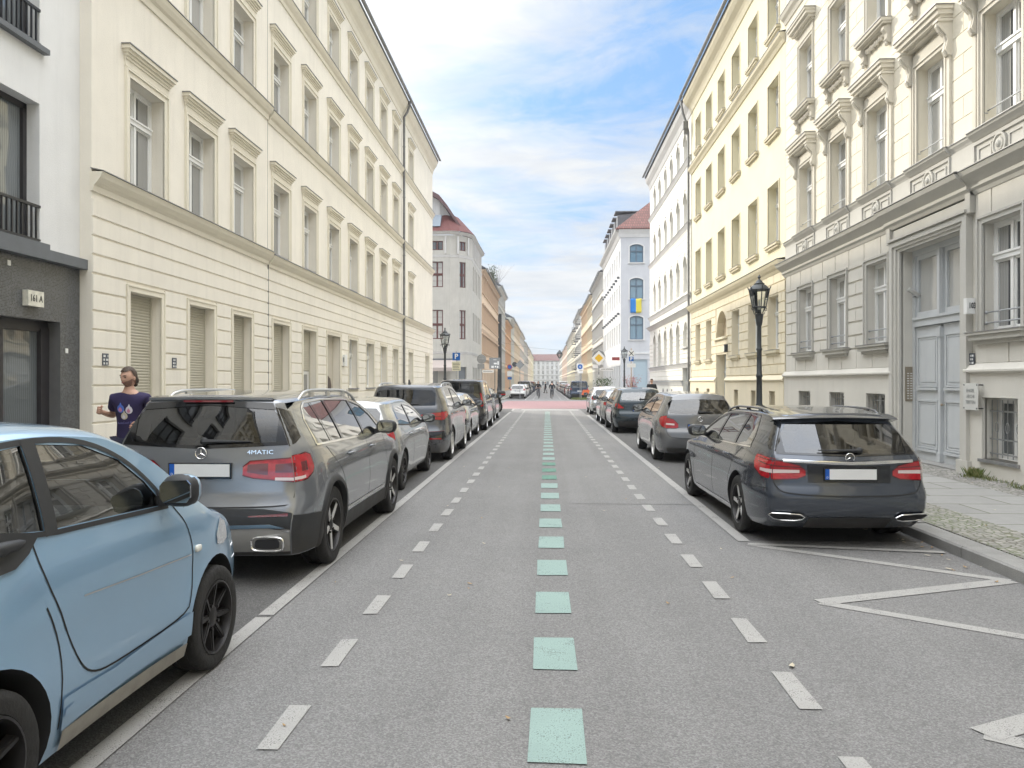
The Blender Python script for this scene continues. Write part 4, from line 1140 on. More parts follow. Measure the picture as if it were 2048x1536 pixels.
far_house('white_long_house', 'white house with narrow window bays behind the blue white corner house', 'R', 101.8, 125, 16.3, M_WHT, M_WHTT, 10, 5, z1=4.0)
far_house('ochre_house', 'ochre yellow house with moulded window surrounds on the right', 'R', 125.3, 140.5, 15.9, YL, TAN, 5, 4)
far_house('apricot_ornate_house', 'deep apricot house under a blue grey mansard on the right', 'R', 140.8, 164, 16.0, pl('honey_render', (.76, .65, .45)), OR, 7, 4, rise=5.5, rmat=mat('blue_grey_roof', (.16, .24, .32), rough=.5))
far_house('balcony_house', 'white house with dark iron balconies stacked on the right', 'R', 164.3, 202, 17.2, M_WHT, M_WHTT, 9, 5, z1=4.2, balc=tuple((b, f) for b in (1, 4, 7) for f in (1, 2, 3, 4)))
far_house('far_lemon_house', 'lemon yellow house far down the right side', 'R', 202.3, 280, 15.5, YL, M_WHTT, 14, 4)
far_house('far_pinkish_house', 'pinkish house far down the right side', 'R', 280.3, 370, 15.0, PK, PK, 12, 4, rmat=M_RTILE)
far_house('far_white_house', 'white house at the far end of the right side', 'R', 370.3, 440, 15.0, M_WHT, M_WHTT, 9, 4)
far_house('end_block', 'white block with red roof closing the view at the end of the street', 'F', -22, 26, 15.3, M_WHT2, M_WHTT, 18, 5, z1=4.0, rmat=M_RTILE, rise=4).location = (-22, 452, -1.2)
# behind the photographer (seen in paint and glass only)
far_house('rear_left_house', 'cream house behind the viewpoint on the left side', 'L', -46, -8.1, 16, M_CREAM, M_CREAM_T, 14, 4, z1=5.0)
far_house('rear_right_house', 'yellow house behind the viewpoint on the right side', 'R', -46, -5.7, 16, M_YEL, M_YELT, 14, 4, z1=5.0)
far_house('rear_end_house', 'grey house closing the street behind the viewpoint', 'F', -30, 30, 17, M_GREYR, M_WHTT, 18, 5, z1=4.2).matrix_world = Matrix.Translation((30, -120, 0)) @ Matrix.Rotation(PI, 4, 'Z')
# ---- blue white corner house, right
t = thing('blue_white_corner_house', 'bluish white rendered corner house with red tiled hipped roof and a flag under its window', 'building', (7.45, 78.0, 0), 0)
FX = 10.5     # front length along x
mb = MB(); xs = [1.6, 6.2]
zr = [(6.0, 8.4, .22), (10.1, 12.2, .22), (13.75, 15.6, .22)]
opening_wall(mb, FX, 0, 4.6, [(1.3, 2.7, .15, 4.0)], .3)
for (za, zb, rs), (z0, z1) in zip(zr, ((4.6, 8.9), (8.9, 12.6), (12.6, 16.9))):
    opening_wall(mb, FX, z0, z1, [(x - .68, x + .68, za, zb, rs) for x in xs], .25)
mb.fc([(FX, 0, 0), (FX, 14, 0), (FX, 14, 16.9), (FX, 0, 16.9)])
mb.build('front_wall', M_BLUEW, t)
for i, (za, zb, rs) in enumerate(zr):
    key = 'bw%d' % i; win_meshes(key, 1.36, zb - za, rise=rs, rec=.12, fm=mat('blue_grey_frame', (.13, .19, .25), rough=.5), gm=mat('sky_lit_pane', (.16, .27, .36), rough=.05, ior=1.7), transom=.62)
    s = MB(); h = zb - za
    s.box(-.80, -.68, -.03, .01, 0, h - rs + .02); s.box(.68, .80, -.03, .01, 0, h - rs + .02); archrim(s, 1.36, h, rs, .12, .03); s.box(-.85, .85, -.1, .02, -.1, 0)
    add_extra(key, s.mesh('window_surround', M_WHT2), 'window_surround')
    for x in xs: place(key, t, x, za)
mb = MB(); mb.box(1.3, 2.7, .14, .2, .15, 4.0); mb.build('door', mat('pale_blue_shutter', (.42, .52, .58), rough=.5), t)
mb = MB(); mb.box(-.05, FX, -.05, .02, 4.55, 4.68); profile(mb, -.2, FX, [(.05, 16.3), (.12, 16.6), (.3, 16.9), (.4, 17.1)]); mb.build('cornice', M_WHT2, t)
mb = MB(); mb.fc([(-.5, -.5, 17.15), (FX, -.5, 17.15), (FX, 6.5, 23.0), (6.0, 6.5, 23.0)]); mb.fc([(-.5, -.5, 17.15), (6.0, 6.5, 23.0), (6.0, 23.5, 23.0), (-.5, 23.5, 17.15)]); mb.box(-.5, FX, -.5, 23.5, 17.05, 17.15)
mb.build('roof', M_RTILE, t)
sd = put('side_wing', None, t, (0, 23.4, 0)); sd.rotation_euler = (0, 0, R(-90)); W = 23.4
mb = MB(); xs = [W * (k + .5) / 9 for k in range(9)]
for z0, z1, za, zb in ((0, 4.6, .8, 3.4), (4.6, 8.9, 5.6, 7.7), (8.9, 12.6, 9.7, 11.6), (12.6, 16.9, 13.3, 15.1)): opening_wall(mb, W, z0, z1, [(x - .55, x + .55, za, zb) for x in xs], .28)
mb.fc([(0, 0, 0), (0, 12, 0), (0, 12, 16.9), (0, 0, 16.9)]); mb.build('side_wall', M_WHT2, sd)
mb = MB()
for x in xs:
    for za, zb in ((.8, 3.4), (5.6, 7.7), (9.7, 11.6), (13.3, 15.1)): mb.box(x - .55, x + .55, .16, .2, za, zb)
mb.build('side_windows', M_GLASSW, sd)
mb = MB()
for x in xs:
    for z in (8.8, 12.5): mb.box(x - .25, x + .25, -.25, 0, z - .2, z)
mb.build('brackets', M_LEDGE, sd)
mb = MB(); profile(mb, 0, W, [(.05, 16.3), (.2, 16.7), (.5, 17.0), (.55, 17.15)]); mb.build('side_cornice', M_WHTT, sd)
for k in range(6):
    x = W - 4 - k * 3.2; mb = MB(); mb.prism([(.0, 17.2), (.0, 19.2), (2.8, 19.5), (2.8, 18.6)], 'x', x - .9, x + .9); mb.box(x - 1.0, x + 1.0, -.25, 2.9, 19.5, 19.62); mb.build('dormer', M_SLATE, sd)
f_ = thing('flag', 'blue and yellow flag hanging below a window of the bluish corner house', 'flag', (8.42, 77.86, 8.68))
rows = []
for j in range(9):
    rows.append([(i * .14, -.03 * math.sin(i * 1.3 + j * .4) - .02, 1.42 - j * .178 + .02 * math.sin(i)) for i in range(9)])
mb = MB(); mb.grid([r[:5] for r in rows], 0); mb.grid([r[4:] for r in rows], 1)
me = mb.build('flag_cloth', [mat('flag_blue', (.03, .22, .62), rough=.8), mat('flag_yellow', (.72, .62, .08), rough=.8)], f_, smooth=60)
mod = me.modifiers.new('s', 'SOLIDIFY'); mod.thickness = .01

# ---- grey corner house, left (rounded corner)
t = thing('grey_corner_house', 'grey rendered corner house with rounded corner, brown windows and red tiled mansard roof', 'building', (0, 0, 0), 0)
segs = [((-20, 74.5), (-9.35, 74.5)), ((-9.35, 74.5), (-8.55, 74.75)), ((-8.55, 74.75), (-7.85, 75.45)), ((-7.85, 75.45), (-7.45, 76.6)), ((-7.45, 76.6), (-7.45, 88.2))]
zs = [(5.9, 8.75), (10.95, 13.45), (14.55, 15.45)]
bands = [(4.6, 9.8), (9.8, 14.1), (14.1, 16.0)]
for si, (p, q) in enumerate(segs):
    L = math.hypot(q[0] - p[0], q[1] - p[1]); a = math.atan2(q[1] - p[1], q[0] - p[0])
    sg = put('wall_section', None, t, (p[0], p[1], 0)); sg.rotation_euler = (0, 0, a)
    mb = MB()
    if si == 0: xs = [(L - 1.28, 1.15), (L - 4.6, 1.15), (L - 7.6, 1.15)]
    elif si == 2: xs = [(L * .5, .78)]
    elif si == 4: xs = [(1.6 + 1.9 * k, .9) for k in range(5)]
    else: xs = []
    for (za, zb), (z0, z1) in zip(zs, bands): opening_wall(mb, L, z0, z1, [(x - w_ / 2, x + w_ / 2, za, zb) for x, w_ in xs], .22)
    gops = [(x - w_ / 2 - .1, x + w_ / 2 + .1, .2, 3.2) for x, w_ in xs]
    if si == 0: gops = [(L - 3.2, L - 1.2, .5, 2.9)]
    opening_wall(mb, L, 0, 4.6, gops, .25)
    mb.build('wall', M_GREYR, sg)
    mb = MB()
    for o in gops: mb.box(o[0], o[1], .18, .25, o[2], o[3])
    if gops: mb.build('shop_glazing', M_GLASSD, sg)
    mb = MB()
    for z, pr in ((4.7, .10), (14.1, .08), (16.3, .35)): profile(mb, -.03, L + .03, [(.02, z - .25), (pr * .6, z - .12), (pr, z)])
    for x, w_ in xs:
        for z0 in (14.2,):
            for sx in (-1, 1): mb.box(x + sx * (w_ / 2 + .25) - .08, x + sx * (w_ / 2 + .25) + .08, -.12, 0, z0, 15.9)
    mb.build('cornice', M_WHTT, sg)
    for x, w_ in xs:
        for (za, zb) in zs:
            k = 'gc%.2f%.1f' % (w_, zb - za); win_meshes(k, w_, zb - za, rec=.12, fm=M_BROWNF, transom=.5 if zb - za > 1.5 else 0, mh=.16, lbars=1, gm=M_GLASSW if zb - za > 1.5 else M_GLASSD)
            place(k, sg, x, za)
    # roof: lower tiled slope
    def up(pt, inn, z):
        n = Vector((-(q[1] - p[1]), q[0] - p[0])).normalized(); return (pt[0] + n.x * inn, pt[1] + n.y * inn, z)
    cx, cy = -11.0, 79.5
    def tow(pt, f, z): return (pt[0] + (cx - pt[0]) * f, pt[1] + (cy - pt[1]) * f, z)
    mb = MB()
    if si == 0: mb.fc([(p[0], 74.1, 16.35), tow(q, -.08, 16.35), (-9.9, 76.6, 18.4), (p[0], 76.6, 18.4)])
    elif si == 4: mb.fc([tow(p, -.08, 16.35), (q[0] + .4, q[1], 16.35), (-9.3, q[1], 18.2), tow(p, .42, 18.4)])
    else: mb.fc([tow(p, -.08, 16.35), tow(q, -.08, 16.35), tow(q, .42, 18.4), tow(p, .42, 18.4) if si > 1 else (-9.9, 76.6, 18.4)])
    mb.build('tiled_roof', mat('red_tile_plain', (.135, .04, .035), rough=.8, var=.35, vscale=9, bump=.6, bscale=14), t)
mb = MB(); pts = [(-20, 17.0), (-11.4, 22.0), (-10.6, 21.9), (-9.7, 20.9), (-9.0, 19.4), (-8.4, 17.8)]
mb.prism([(-20, 20.7), (-11.5, 20.7), (-10.6, 20.2), (-9.8, 19.2), (-9.0, 18.0), (-8.3, 16.9), (-8.5, 16.8), (-9.1, 17.7), (-9.9, 18.9), (-10.7, 19.8), (-11.5, 20.3), (-20, 20.3)], 'y', 75.6, 84); mb.build('dormer_eave', mat('brown_eave', (.13, .075, .075), rough=.7), t)
mb = MB(); mb.box(-20, -10.6, 76.4, 84, 18.1, 20.3)
for k in range(10): mb.box(-11.9 + k * .17, -11.83 + k * .17, 76.36, 76.4, 18.3, 19.7)
mb.prism([(-10.6, 18.1), (-9.0, 17.2), (-9.2, 17.7), (-10.6, 19.8)], 'y', 76.6, 84)
mb.build('dormer', M_WHT2, t)
mb = MB(); mb.prism([(74.6, 16.9), (74.9, 16.9), (75.9, 18.2), (75.6, 18.2)], 'x', -11.6, -10.35); mb.build('skylight', mat('skylight_glass', (.16, .2, .24), rough=.25), t)
s = thing('awning', 'brownish fabric awning over the corner shop window of the grey house', 'awning', (-11.9, 74.4, 0))
mb = MB(); mb.prism([(0, 3.9), (-1.3, 3.1), (-1.3, 2.75), (-1.27, 2.75), (-1.27, 3.07), (0, 3.85)], 'x', -3, 3.2); mb.build('awning_cloth', mat('taupe_cloth', (.42, .36, .33), rough=.9), s)
mb = MB(); mb.box(-3, 3.2, -.1, 0, 3.85, 4.0); mb.build('cassette', M_LEDGE, s)
# bare shrubs on the roof terrace
def shrub(name, label, loc, h, n, m, leafy=0, ml=None, spread=.5):
    t = thing(name, label, 'plant', loc); mb = MB(); rnd = random.Random(int(loc[1] * 10)); tips = []
    for k in range(n):
        a = rnd.uniform(0, 2 * PI); b = rnd.uniform(.1, spread); x = y = 0; z = 0; pts = [(0, 0, 0)]
        for i in range(4):
            x += math.cos(a) * b * h / 4; y += math.sin(a) * b * h / 4; z += h / 4 * rnd.uniform(.7, 1.1); a += rnd.uniform(-.5, .5); pts.append((x, y, z)); tips.append((x, y, z))
        mb.tube(pts, [.02, .015, .01, .007, .004], 5)
    mb.build('stem', m, t)
    if leafy:
        lb = MB()
        for k in range(leafy):
            p = rnd.choice(tips); c = [p[i] + rnd.gauss(0, h * .09) for i in range(3)]; s_ = h * rnd.uniform(.03, .06)
            d = Vector((rnd.gauss(0, 1), rnd.gauss(0, 1), rnd.gauss(0, 1))).normalized(); e = d.orthogonal().normalized(); g_ = d.cross(e)
            c = Vector(c); lb.fc([tuple(c + e * s_), tuple(c + g_ * s_ * .5), tuple(c - e * s_), tuple(c - g_ * s_ * .5)])
        lb.build('foliage', ml, t, recalc=False)
    return t
M_TWIG = mat('twig', (.14, .11, .08), rough=.9); M_LEAF = mat('dark_leaf', (.07, .11, .03), rough=.7, var=.4, vscale=6); M_PINK = mat('pink_blossom', (.5, .25, .25), rough=.8, var=.3, vscale=8)
shrub('roof_shrub', 'bare twiggy shrub overhanging the roof edge of the grey house on the left', (-7.6, 119, 16.7), 3.5, 22, M_TWIG, spread=.9)
shrub('roof_conifer', 'small dark conifer standing on the roof terrace on the left', (-8.2, 117.5, 16.7), 2.6, 14, M_TWIG, 300, M_LEAF, spread=.25)
shrub('street_shrub', 'green shrub beside the kerb past the crossing on the right', (5.6, 76.5, .12), 1.9, 20, M_TWIG, 700, M_LEAF, spread=.5)
shrub('balcony_flowers', 'reddish potted plant outside the corner house on the right', (6.4, 58.5, .9), 1.2, 20, M_TWIG, 500, M_PINK, spread=.8)
# ------------------------------------------------------------------ cars
def carpaint(name, col, metal=0.55, rough=0.22, dirt=0.25):
    m = mat(name, col, rough=rough, metal=metal, coat=1.0, dirt=dirt, spec=0.5, fine=.10, fscale=900)
    return m
P_BLUE = carpaint('powder_blue_paint', (.27, .43, .60), .35, .28, 0)
P_GREY = carpaint('mountain_grey_paint', (.235, .245, .262), .5, .24, 0)
P_SILV = carpaint('silver_beige_paint', (.37, .38, .385), .55, .27, 0)
P_DGREY = carpaint('slate_grey_paint', (.13, .135, .145), .6, .22, .9)
P_GRAPH = carpaint('graphite_blue_paint', (.052, .062, .080), .4, .2, .0)
P_BGREY = carpaint('shark_grey_paint', (.17, .173, .18), .5, .24, 0)
P_TEAL = carpaint('dark_petrol_paint', (.03, .045, .055), .4, .2, .15)
P_BLACK = carpaint('black_paint', (.018, .019, .024), .2, .2, .5)
P_WHITE = carpaint('white_paint', (.74, .74, .73), .0, .25, .25)
P_SILV2 = carpaint('bright_silver_paint', (.50, .52, .54), .7, .25, .3)
P_NAVY = carpaint('navy_paint', (.03, .05, .09), .4, .2, .3)
P_REDC = carpaint('dark_red_paint', (.22, .03, .03), .3, .2, .3)
M_PLAS = mat('black_plastic_trim', (.028, .029, .031), rough=.55, var=.15, vscale=8, dirt=.35)
M_GLOSSB = mat('gloss_black', (.008, .008, .009), rough=.08, coat=.6)
M_RUB = mat('tyre_rubber', (.022, .021, .020), rough=.8, var=.25, vscale=7, bump=.4, bscale=30)
M_CHR = mat('chrome', (.82, .82, .82), rough=.12, metal=1.0)
M_ALU = mat('satin_aluminium', (.62, .62, .61), rough=.28, metal=.9)
M_RIMB = mat('black_alloy', (.035, .033, .033), rough=.35, metal=.5)
M_RIMS = mat('silver_alloy', (.46, .46, .47), rough=.3, metal=.85)
M_RIMT = mat('diamond_cut_alloy', (.66, .65, .63), rough=.35, metal=.35)
M_LAMP = mat('red_lamp_lens', (.46, .010, .018), rough=.08, coat=1.0, var=.35, vscale=18)
M_LAMPD = mat('dark_red_lamp_lens', (.12, .006, .010), rough=.08, coat=1.0)
M_LAMPW = mat('clear_lamp_strip', (.75, .62, .60), rough=.12, coat=1.0)
M_HEAD = mat('headlamp_glass', (.6, .62, .65), rough=.05, metal=.5, coat=1.0)
M_CGL = glassmat('car_window_glass', (.50, .56, .54), ior=1.85, boost=1.7)
M_CGLT = glassmat('car_tinted_glass', (.16, .17, .18), ior=1.7, boost=1.5)
M_CGLD = mat('far_car_glass', (.03, .035, .04), rough=.03, ior=1.9, coat=.5)
M_SEAT = mat('dark_seat_fabric', (.035, .035, .038), rough=.85)
M_CABIN = mat('cabin_dark', (.02, .02, .021), rough=.9)
M_PLATE = mat('plate_white', (.78, .78, .77), rough=.35)
M_PBLUE = mat('plate_blue', (.01, .10, .45), rough=.35)
M_STAR = M_CHR

class Car:
    def __init__(s, name, label, cat, loc, L, W, roof, tail, nose, belt, wheels, R_, tw=.22, paint=None, frac=None, crown=.10, top=.76, bulge=.11, zb=.2, rz=0, detail=True, group=None, flare=.02, taper=.14, ntaper=.30, archc=None, crown_pow=.7, tumble=1.15, tcol=0.55):
        s.root = thing(name, label, cat, loc, rz, group)
        s.L, s.W, s.Wh = L, W, W / 2
        s.rooff = smoothf(roof); s.H = max(z for _, z in roof)
        s.tail = smoothf(tail); s.nosef = smoothf(nose); s.belt = belt
        s.fracf = smoothf(frac or [(.15, .88), (.28, .955), (.45, .99), (.62, 1.0), (.78, .985), (belt - .08, .965), (belt, .935)])
        s.bfr = (frac[-1][1] if frac else .935)
        s.crown, s.top, s.B, s.zb = crown, top, bulge, zb
        s.wheels, s.R, s.tw = wheels, R_, tw; s.paint = paint; s.detail = detail; s.flare = flare
        s.taper, s.ntaper, s.q = taper, ntaper, crown_pow; s.tumble = tumble; s.Rt = tcol
        s.archc = archc or s.R + .045
    def frac(s, z):
        if z <= s.belt: return s.fracf(z)
        u = (z - s.belt) / (s.H - s.crown - s.belt)
        return s.bfr - (s.bfr - s.top) * min(1.2, u) ** s.tumble
    def yr(s, z): return s.tail(z) + s.B * (s.frac(z)) ** 2 * .8
    def yf(s, z): return s.nosef(z)
    def wid(s, y, z):
        d = max(0, y - s.yr(z)); e = max(0, s.yf(z) - y)
        k = 1.0
        if d < s.Rt: k -= s.taper * (1 - d / s.Rt) ** 2.4
        if d < .07: k -= .035 * (1 - d / .07) ** 2
        if e < .9: k -= s.ntaper * (1 - e / .9) ** 2.6
        w = s.Wh * s.frac(z) * k
        for yw in s.wheels: w += s.flare * math.exp(-((y - yw) / (s.R * 1.35)) ** 2 - ((z - s.R - .1) / .3) ** 2)
        return w
    def zr(s, y): return s.rooff(y) - s.crown
    def topz(s, x, y):
        T = s.rooff(y); zr = T - s.crown; wr = s.wid(y, zr)
        n = 2 / s.q; u = min(1, abs(x) / wr)
        return zr + s.crown * (1 - u ** n) ** (1 / n)
    def reary(s, x, z):
        w = s.Wh * s.frac(z) * (1 - s.taper - .035)
        return s.yr(z) - s.B * max(-.5, 1 - (x / w) ** 2) * (w / s.Wh) ** 2
    # ---------------------------------------------------------------- shell
    def shell(s, NY=64, NZ=20, NA=9):
        ts = []
        for i in range(NY + 1):
            u = i / NY; ts.append(u - .12 * math.sin(2 * PI * u) * 1.0)
        ts = sorted(set([.006, .014] + ts + [.990]))
        ts = [t for i, t in enumerate(ts) if i == 0 or t == 1 or t - ts[i - 1] > .003]
        rows = []
        for t in ts:
            def Y(z): return s.yr(z) + t * (s.yf(z) - s.yr(z))
            T = s.rooff(Y(1.0))
            for _ in range(12): T = .5 * T + .5 * s.rooff(Y(T))
            zr = T - s.crown; half = [(0, s.zb), (.5, s.zb)]
            pts = []
            for x, z in half: pts.append((x * s.Wh, Y(z), z))
            for k in range(NZ + 1):
                z = s.zb + (zr - s.zb) * k / NZ; y = Y(z); pts.append((s.wid(y, z), y, z))
            wr = s.wid(Y(zr), zr)
            for k in range(1, NA + 1):
                a = PI / 2 * k / NA; z = zr + s.crown * math.sin(a) ** s.q
                pts.append((wr * max(0, math.cos(a)) ** s.q if k < NA else 0, Y(z), z))
            rows.append(pts)
        mb = MB()
        for r0, r1 in zip(rows, rows[1:]):
            for k in range(len(r0) - 1):
                for sg in (1, -1):
                    mb.fc([(p[0] * sg, p[1], p[2]) for p in (r0[k], r0[k + 1], r1[k + 1], r1[k])])
        for r, e in ((rows[0], -1), (rows[-1], 1)):
            M = 14; cap_ = []
            for p in r:
                w = p[0]; row = []
                for j in range(M + 1):
                    u = -1 + 2 * j / M; row.append((u * w, p[1] + e * s.B * (1 - u * u) * (w / s.Wh) ** 2, p[2]))
                cap_.append(row)
            mb.grid(cap_)
        return mb
    def cutter(s, mb, m):
        me = mb.mesh('cutter', m, weld=True); return put('cutter', me, s.root)
    def body(s, cuts=(), mats=None, name='body'):
        me = s.shell(64 if s.detail else 40).mesh('body', [s.paint, M_CABIN], weld=True)
        o = put(name, me, s.root)
        cs = []
        mb = MB()
        for yw in s.wheels:
            for sg in (-1, 1):
                x0, x1 = sorted((sg * (s.Wh - s.tw - .10), sg * (s.Wh + .3))); n = 36
                mb.prism([(yw + s.archc * math.cos(2 * PI * k / n), s.R + .01 + s.archc * math.sin(2 * PI * k / n) * (1.0)) for k in range(n)], 'x', x0, x1)
        cs.append(s.cutter(mb, M_CABIN))
        for c in cuts: cs.append(s.cutter(c, M_CABIN))
        for c in cs:
            md = o.modifiers.new('b', 'BOOLEAN'); md.operation = 'DIFFERENCE'; md.object = c; md.solver = 'EXACT'; md.material_mode = 'TRANSFER'
        dg = bpy.context.evaluated_depsgraph_get(); dg.update()
        nm = bpy.data.meshes.new_from_object(o.evaluated_get(dg)); nm.name = 'body'
        o.modifiers.clear(); o.data = nm
        for c in cs: bpy.data.objects.remove(c)
        if len(nm.materials) < 1: nm.materials.append(s.paint)
        nm.polygons.foreach_set('use_smooth', [True] * len(nm.polygons)); nm.set_sharp_from_angle(angle=R(32))
        s.bodyo = o
        # lower sill / underside in dark plastic
        return o
    # ---------------------------------------------------------------- patches
    def cols(s, lower, upper, step):
        a = max(lower[0][0], upper[0][0]); b = min(lower[-1][0], upper[-1][0]); n = max(2, int((b - a) / step))
        brk = sorted(set([round(a + (b - a) * i / n, 4) for i in range(n + 1)] + [round(p[0], 4) for p in lower + upper if a < p[0] < b]))
        return [(x, lerp(lower, x), lerp(upper, x)) for x in brk]
    def side(s, mb, lower, upper, off=.004, sg=1, m=0, rel=False, step=.05, nv=5, zt=None):
        c = s.cols(lower, upper, step); rows = []
        for y, a, b in c:
            if zt: b = min(b, s.zr(y) - zt)
            row = []
            for k in range(nv + 1):
                z = a + (b - a) * k / nv; yy = y + (s.yr(z) if rel else 0)
                row.append((sg * (s.wid(yy, z) + off), yy, z))
            rows.append(row)
        mb.grid(rows, m)
    def sidep(s, y, z, off=.004, sg=1): return (sg * (s.wid(y, z) + off), y, z)
    def rear(s, mb, lower, upper, off=.004, m=0, step=.05, nv=5):
        rows = []
        for x, a, b in s.cols(lower, upper, step):
            row = []
            for k in range(nv + 1):
                z = a + (b - a) * k / nv; wm = s.Wh * s.frac(z) * (1 - s.taper - .035); xx = max(-wm, min(wm, x)); row.append((xx, s.reary(xx, z) - off, z))
            rows.append(row)
        mb.grid(rows, m)
    def rearp(s, x, z, off=.004):
        wm = s.Wh * s.frac(z) * (1 - s.taper - .035); x = max(-wm, min(wm, x)); return (x, s.reary(x, z) - off, z)
    def ribbon(s, mb, path, w=.008, off=.003, sg=1, m=0, closed=False, face='s', sm=False):
        """flat strip following a line on the side (y,z) or rear (x,z)"""
        for _ in range(0 if closed or not sm else 2):
            q_ = [path[0]]
            for (a, b), (c, d) in zip(path, path[1:]): q_ += [(a * .75 + c * .25, b * .75 + d * .25), (a * .25 + c * .75, b * .25 + d * .75)]
            path = q_ + [path[-1]]
        pts = []
        for (a, b), (c, d) in zip(path, path[1:] + ([path[0]] if closed else [])):
            n = max(1, int(math.hypot(c - a, d - b) / .05))
            pts += [(a + (c - a) * k / n, b + (d - b) * k / n) for k in range(n)]
        pts.append(path[0] if closed else path[-1])
        rows = []
        for i, (a, b) in enumerate(pts):
            p = pts[max(i - 1, 0)]; q = pts[min(i + 1, len(pts) - 1)]
            dx, dz = q[0] - p[0], q[1] - p[1]; l = math.hypot(dx, dz) or 1; nx, nz = -dz / l * w / 2, dx / l * w / 2
            f = (lambda u, v: s.sidep(u, v, off, sg)) if face == 's' else (lambda u, v: s.rearp(u, v, off))
            rows.append([f(a + nx, b + nz), f(a - nx, b - nz)])
        mb.grid(rows, m)
    # ---------------------------------------------------------------- parts
    def wheel(s, spokes=5, rim=M_RIMS, style='double', hubr=.06, rr=None, parent=None):
        Rr = s.R; rw = rr or Rr * .68; tw = s.tw
        if not hasattr(s, 'wm'):
            mb = MB(); h = tw / 2
            prof = [(rw * .99, -h * .8), (rw * 1.02, -h * .96), (Rr * .86, -h * 1.03), (Rr * .95, -h * .98), (Rr * .985, -h * .86), (Rr, -h * .6), (Rr, -.045), (Rr * .982, -.043), (Rr * .982, -.033), (Rr, -.031), (Rr, .031), (Rr * .982, .033), (Rr * .982, .043), (Rr, .045), (Rr, h * .6), (Rr * .985, h * .86), (Rr * .95, h * .98), (Rr * .86, h * 1.03), (rw * 1.02, h * .96), (rw * .99, h * .8)]
            mb.lathe(prof, 48, axis='x', cap=False); s.wm = mb.mesh('wheel', M_RUB, smooth=40)
            mb = MB(); fx = h * .93
            mb.lathe([(rw * 1.0, fx - .015), (rw * 1.0, fx + .006), (rw * .95, fx + .008), (rw * .925, fx - .01), (rw * .90, fx - .08), (rw * .88, -h * .8)], 40, axis='x', cap=False)
            for k in range(spokes):
                a0 = 2 * PI * k / spokes + .3
                arms = [(a0, a0)] if style == 'single' else [(a0 - .10, a0 - .22), (a0 + .10, a0 + .22)] if style == 'double' else [(a0 - .2, a0 - .04), (a0 + .2, a0 + .04)]
                for ai, ao in arms:
                    for (wi, wo, d0, d1, mm) in ((.026, .020, .03, .0, 0), (.021 if style == 'tt' else .013, .017 if style == 'tt' else .010, .038, .006, 1)):
                        ri, ro = hubr * .8, rw * .945
                        def pt(r, a, t, x):
                            return (x, r * math.cos(a) - t * math.sin(a), r * math.sin(a) + t * math.cos(a))
                        xi, xo = fx - .03 + (d0 - .03), fx - .012 + d1
                        i0 = mb.vt([pt(ri, ai, -wi, xi - .03), pt(ri, ai, wi, xi - .03), pt(ro, ao, wo, xo - .035), pt(ro, ao, -wo, xo - .035), pt(ri, ai, -wi * .7, xi), pt(ri, ai, wi * .7, xi), pt(ro, ao, wo * .75, xo), pt(ro, ao, -wo * .75, xo)])
                        for q in ((4, 5, 6, 7), (0, 1, 5, 4), (1, 2, 6, 5), (2, 3, 7, 6), (3, 0, 4, 7)): mb.f.append(tuple(i0 + j for j in q)); mb.m.append(mm)
            mb.lathe([(hubr, fx - .06), (hubr, fx - .022), (hubr * .6, fx - .012), (.001, fx - .010)], 20, axis='x', cap=False)
            for k in range(5): a = 2 * PI * k / 5; mb.lathe([(.010, fx - .06), (.010, fx - .012), (.001, fx - .012)], 8, (0, hubr * 1.25 * math.cos(a), hubr * 1.25 * math.sin(a)), 'x', cap=False)
            s.rm = mb.mesh('rim', [rim, rim if style != 'tt' else M_RIMT], smooth=35)
            mb = MB(); mb.lathe([(rw * .9, fx - .13), (.001, fx - .13)], 24, axis='x', cap=False); mb.lathe([(rw * .62, fx - .10), (rw * .62, fx - .085), (.02, fx - .085)], 24, axis='x', cap=False, m=1)
            s.bm_ = mb.mesh('brake_disc', [M_CABIN, mat('brake_steel', (.16, .15, .14), rough=.5, metal=.6)], recalc=False)
        for yw in s.wheels:
            for sg in (-1, 1):
                o = put('wheel', s.wm, s.root, (sg * (s.Wh - s.tw / 2 - .012), yw, Rr)); o.rotation_euler = (random.uniform(0, 2), 0, PI if sg < 0 else 0)
                put('rim', s.rm, o); put('brake_disc', s.bm_, o)
    def arches(s, m=M_PLAS, w=.055):
        for sg in (-1, 1):
            for yw in s.wheels:
                mb = MB(); rows = []
                for k in range(25):
                    a = R(-18) + R(216) * k / 24; row = []
                    for rr, off in ((s.archc - .002, -.03), (s.archc - .002, .016), (s.archc + w * .7, .018), (s.archc + w, .0)):
                        y = yw + rr * math.cos(a); z = max(s.zb, s.R + .01 + rr * math.sin(a)); row.append(s.sidep(y, z, off, sg))
                    rows.append(row)
                mb.grid(rows); mb.build('arch_cladding', m, s.root, smooth=50)
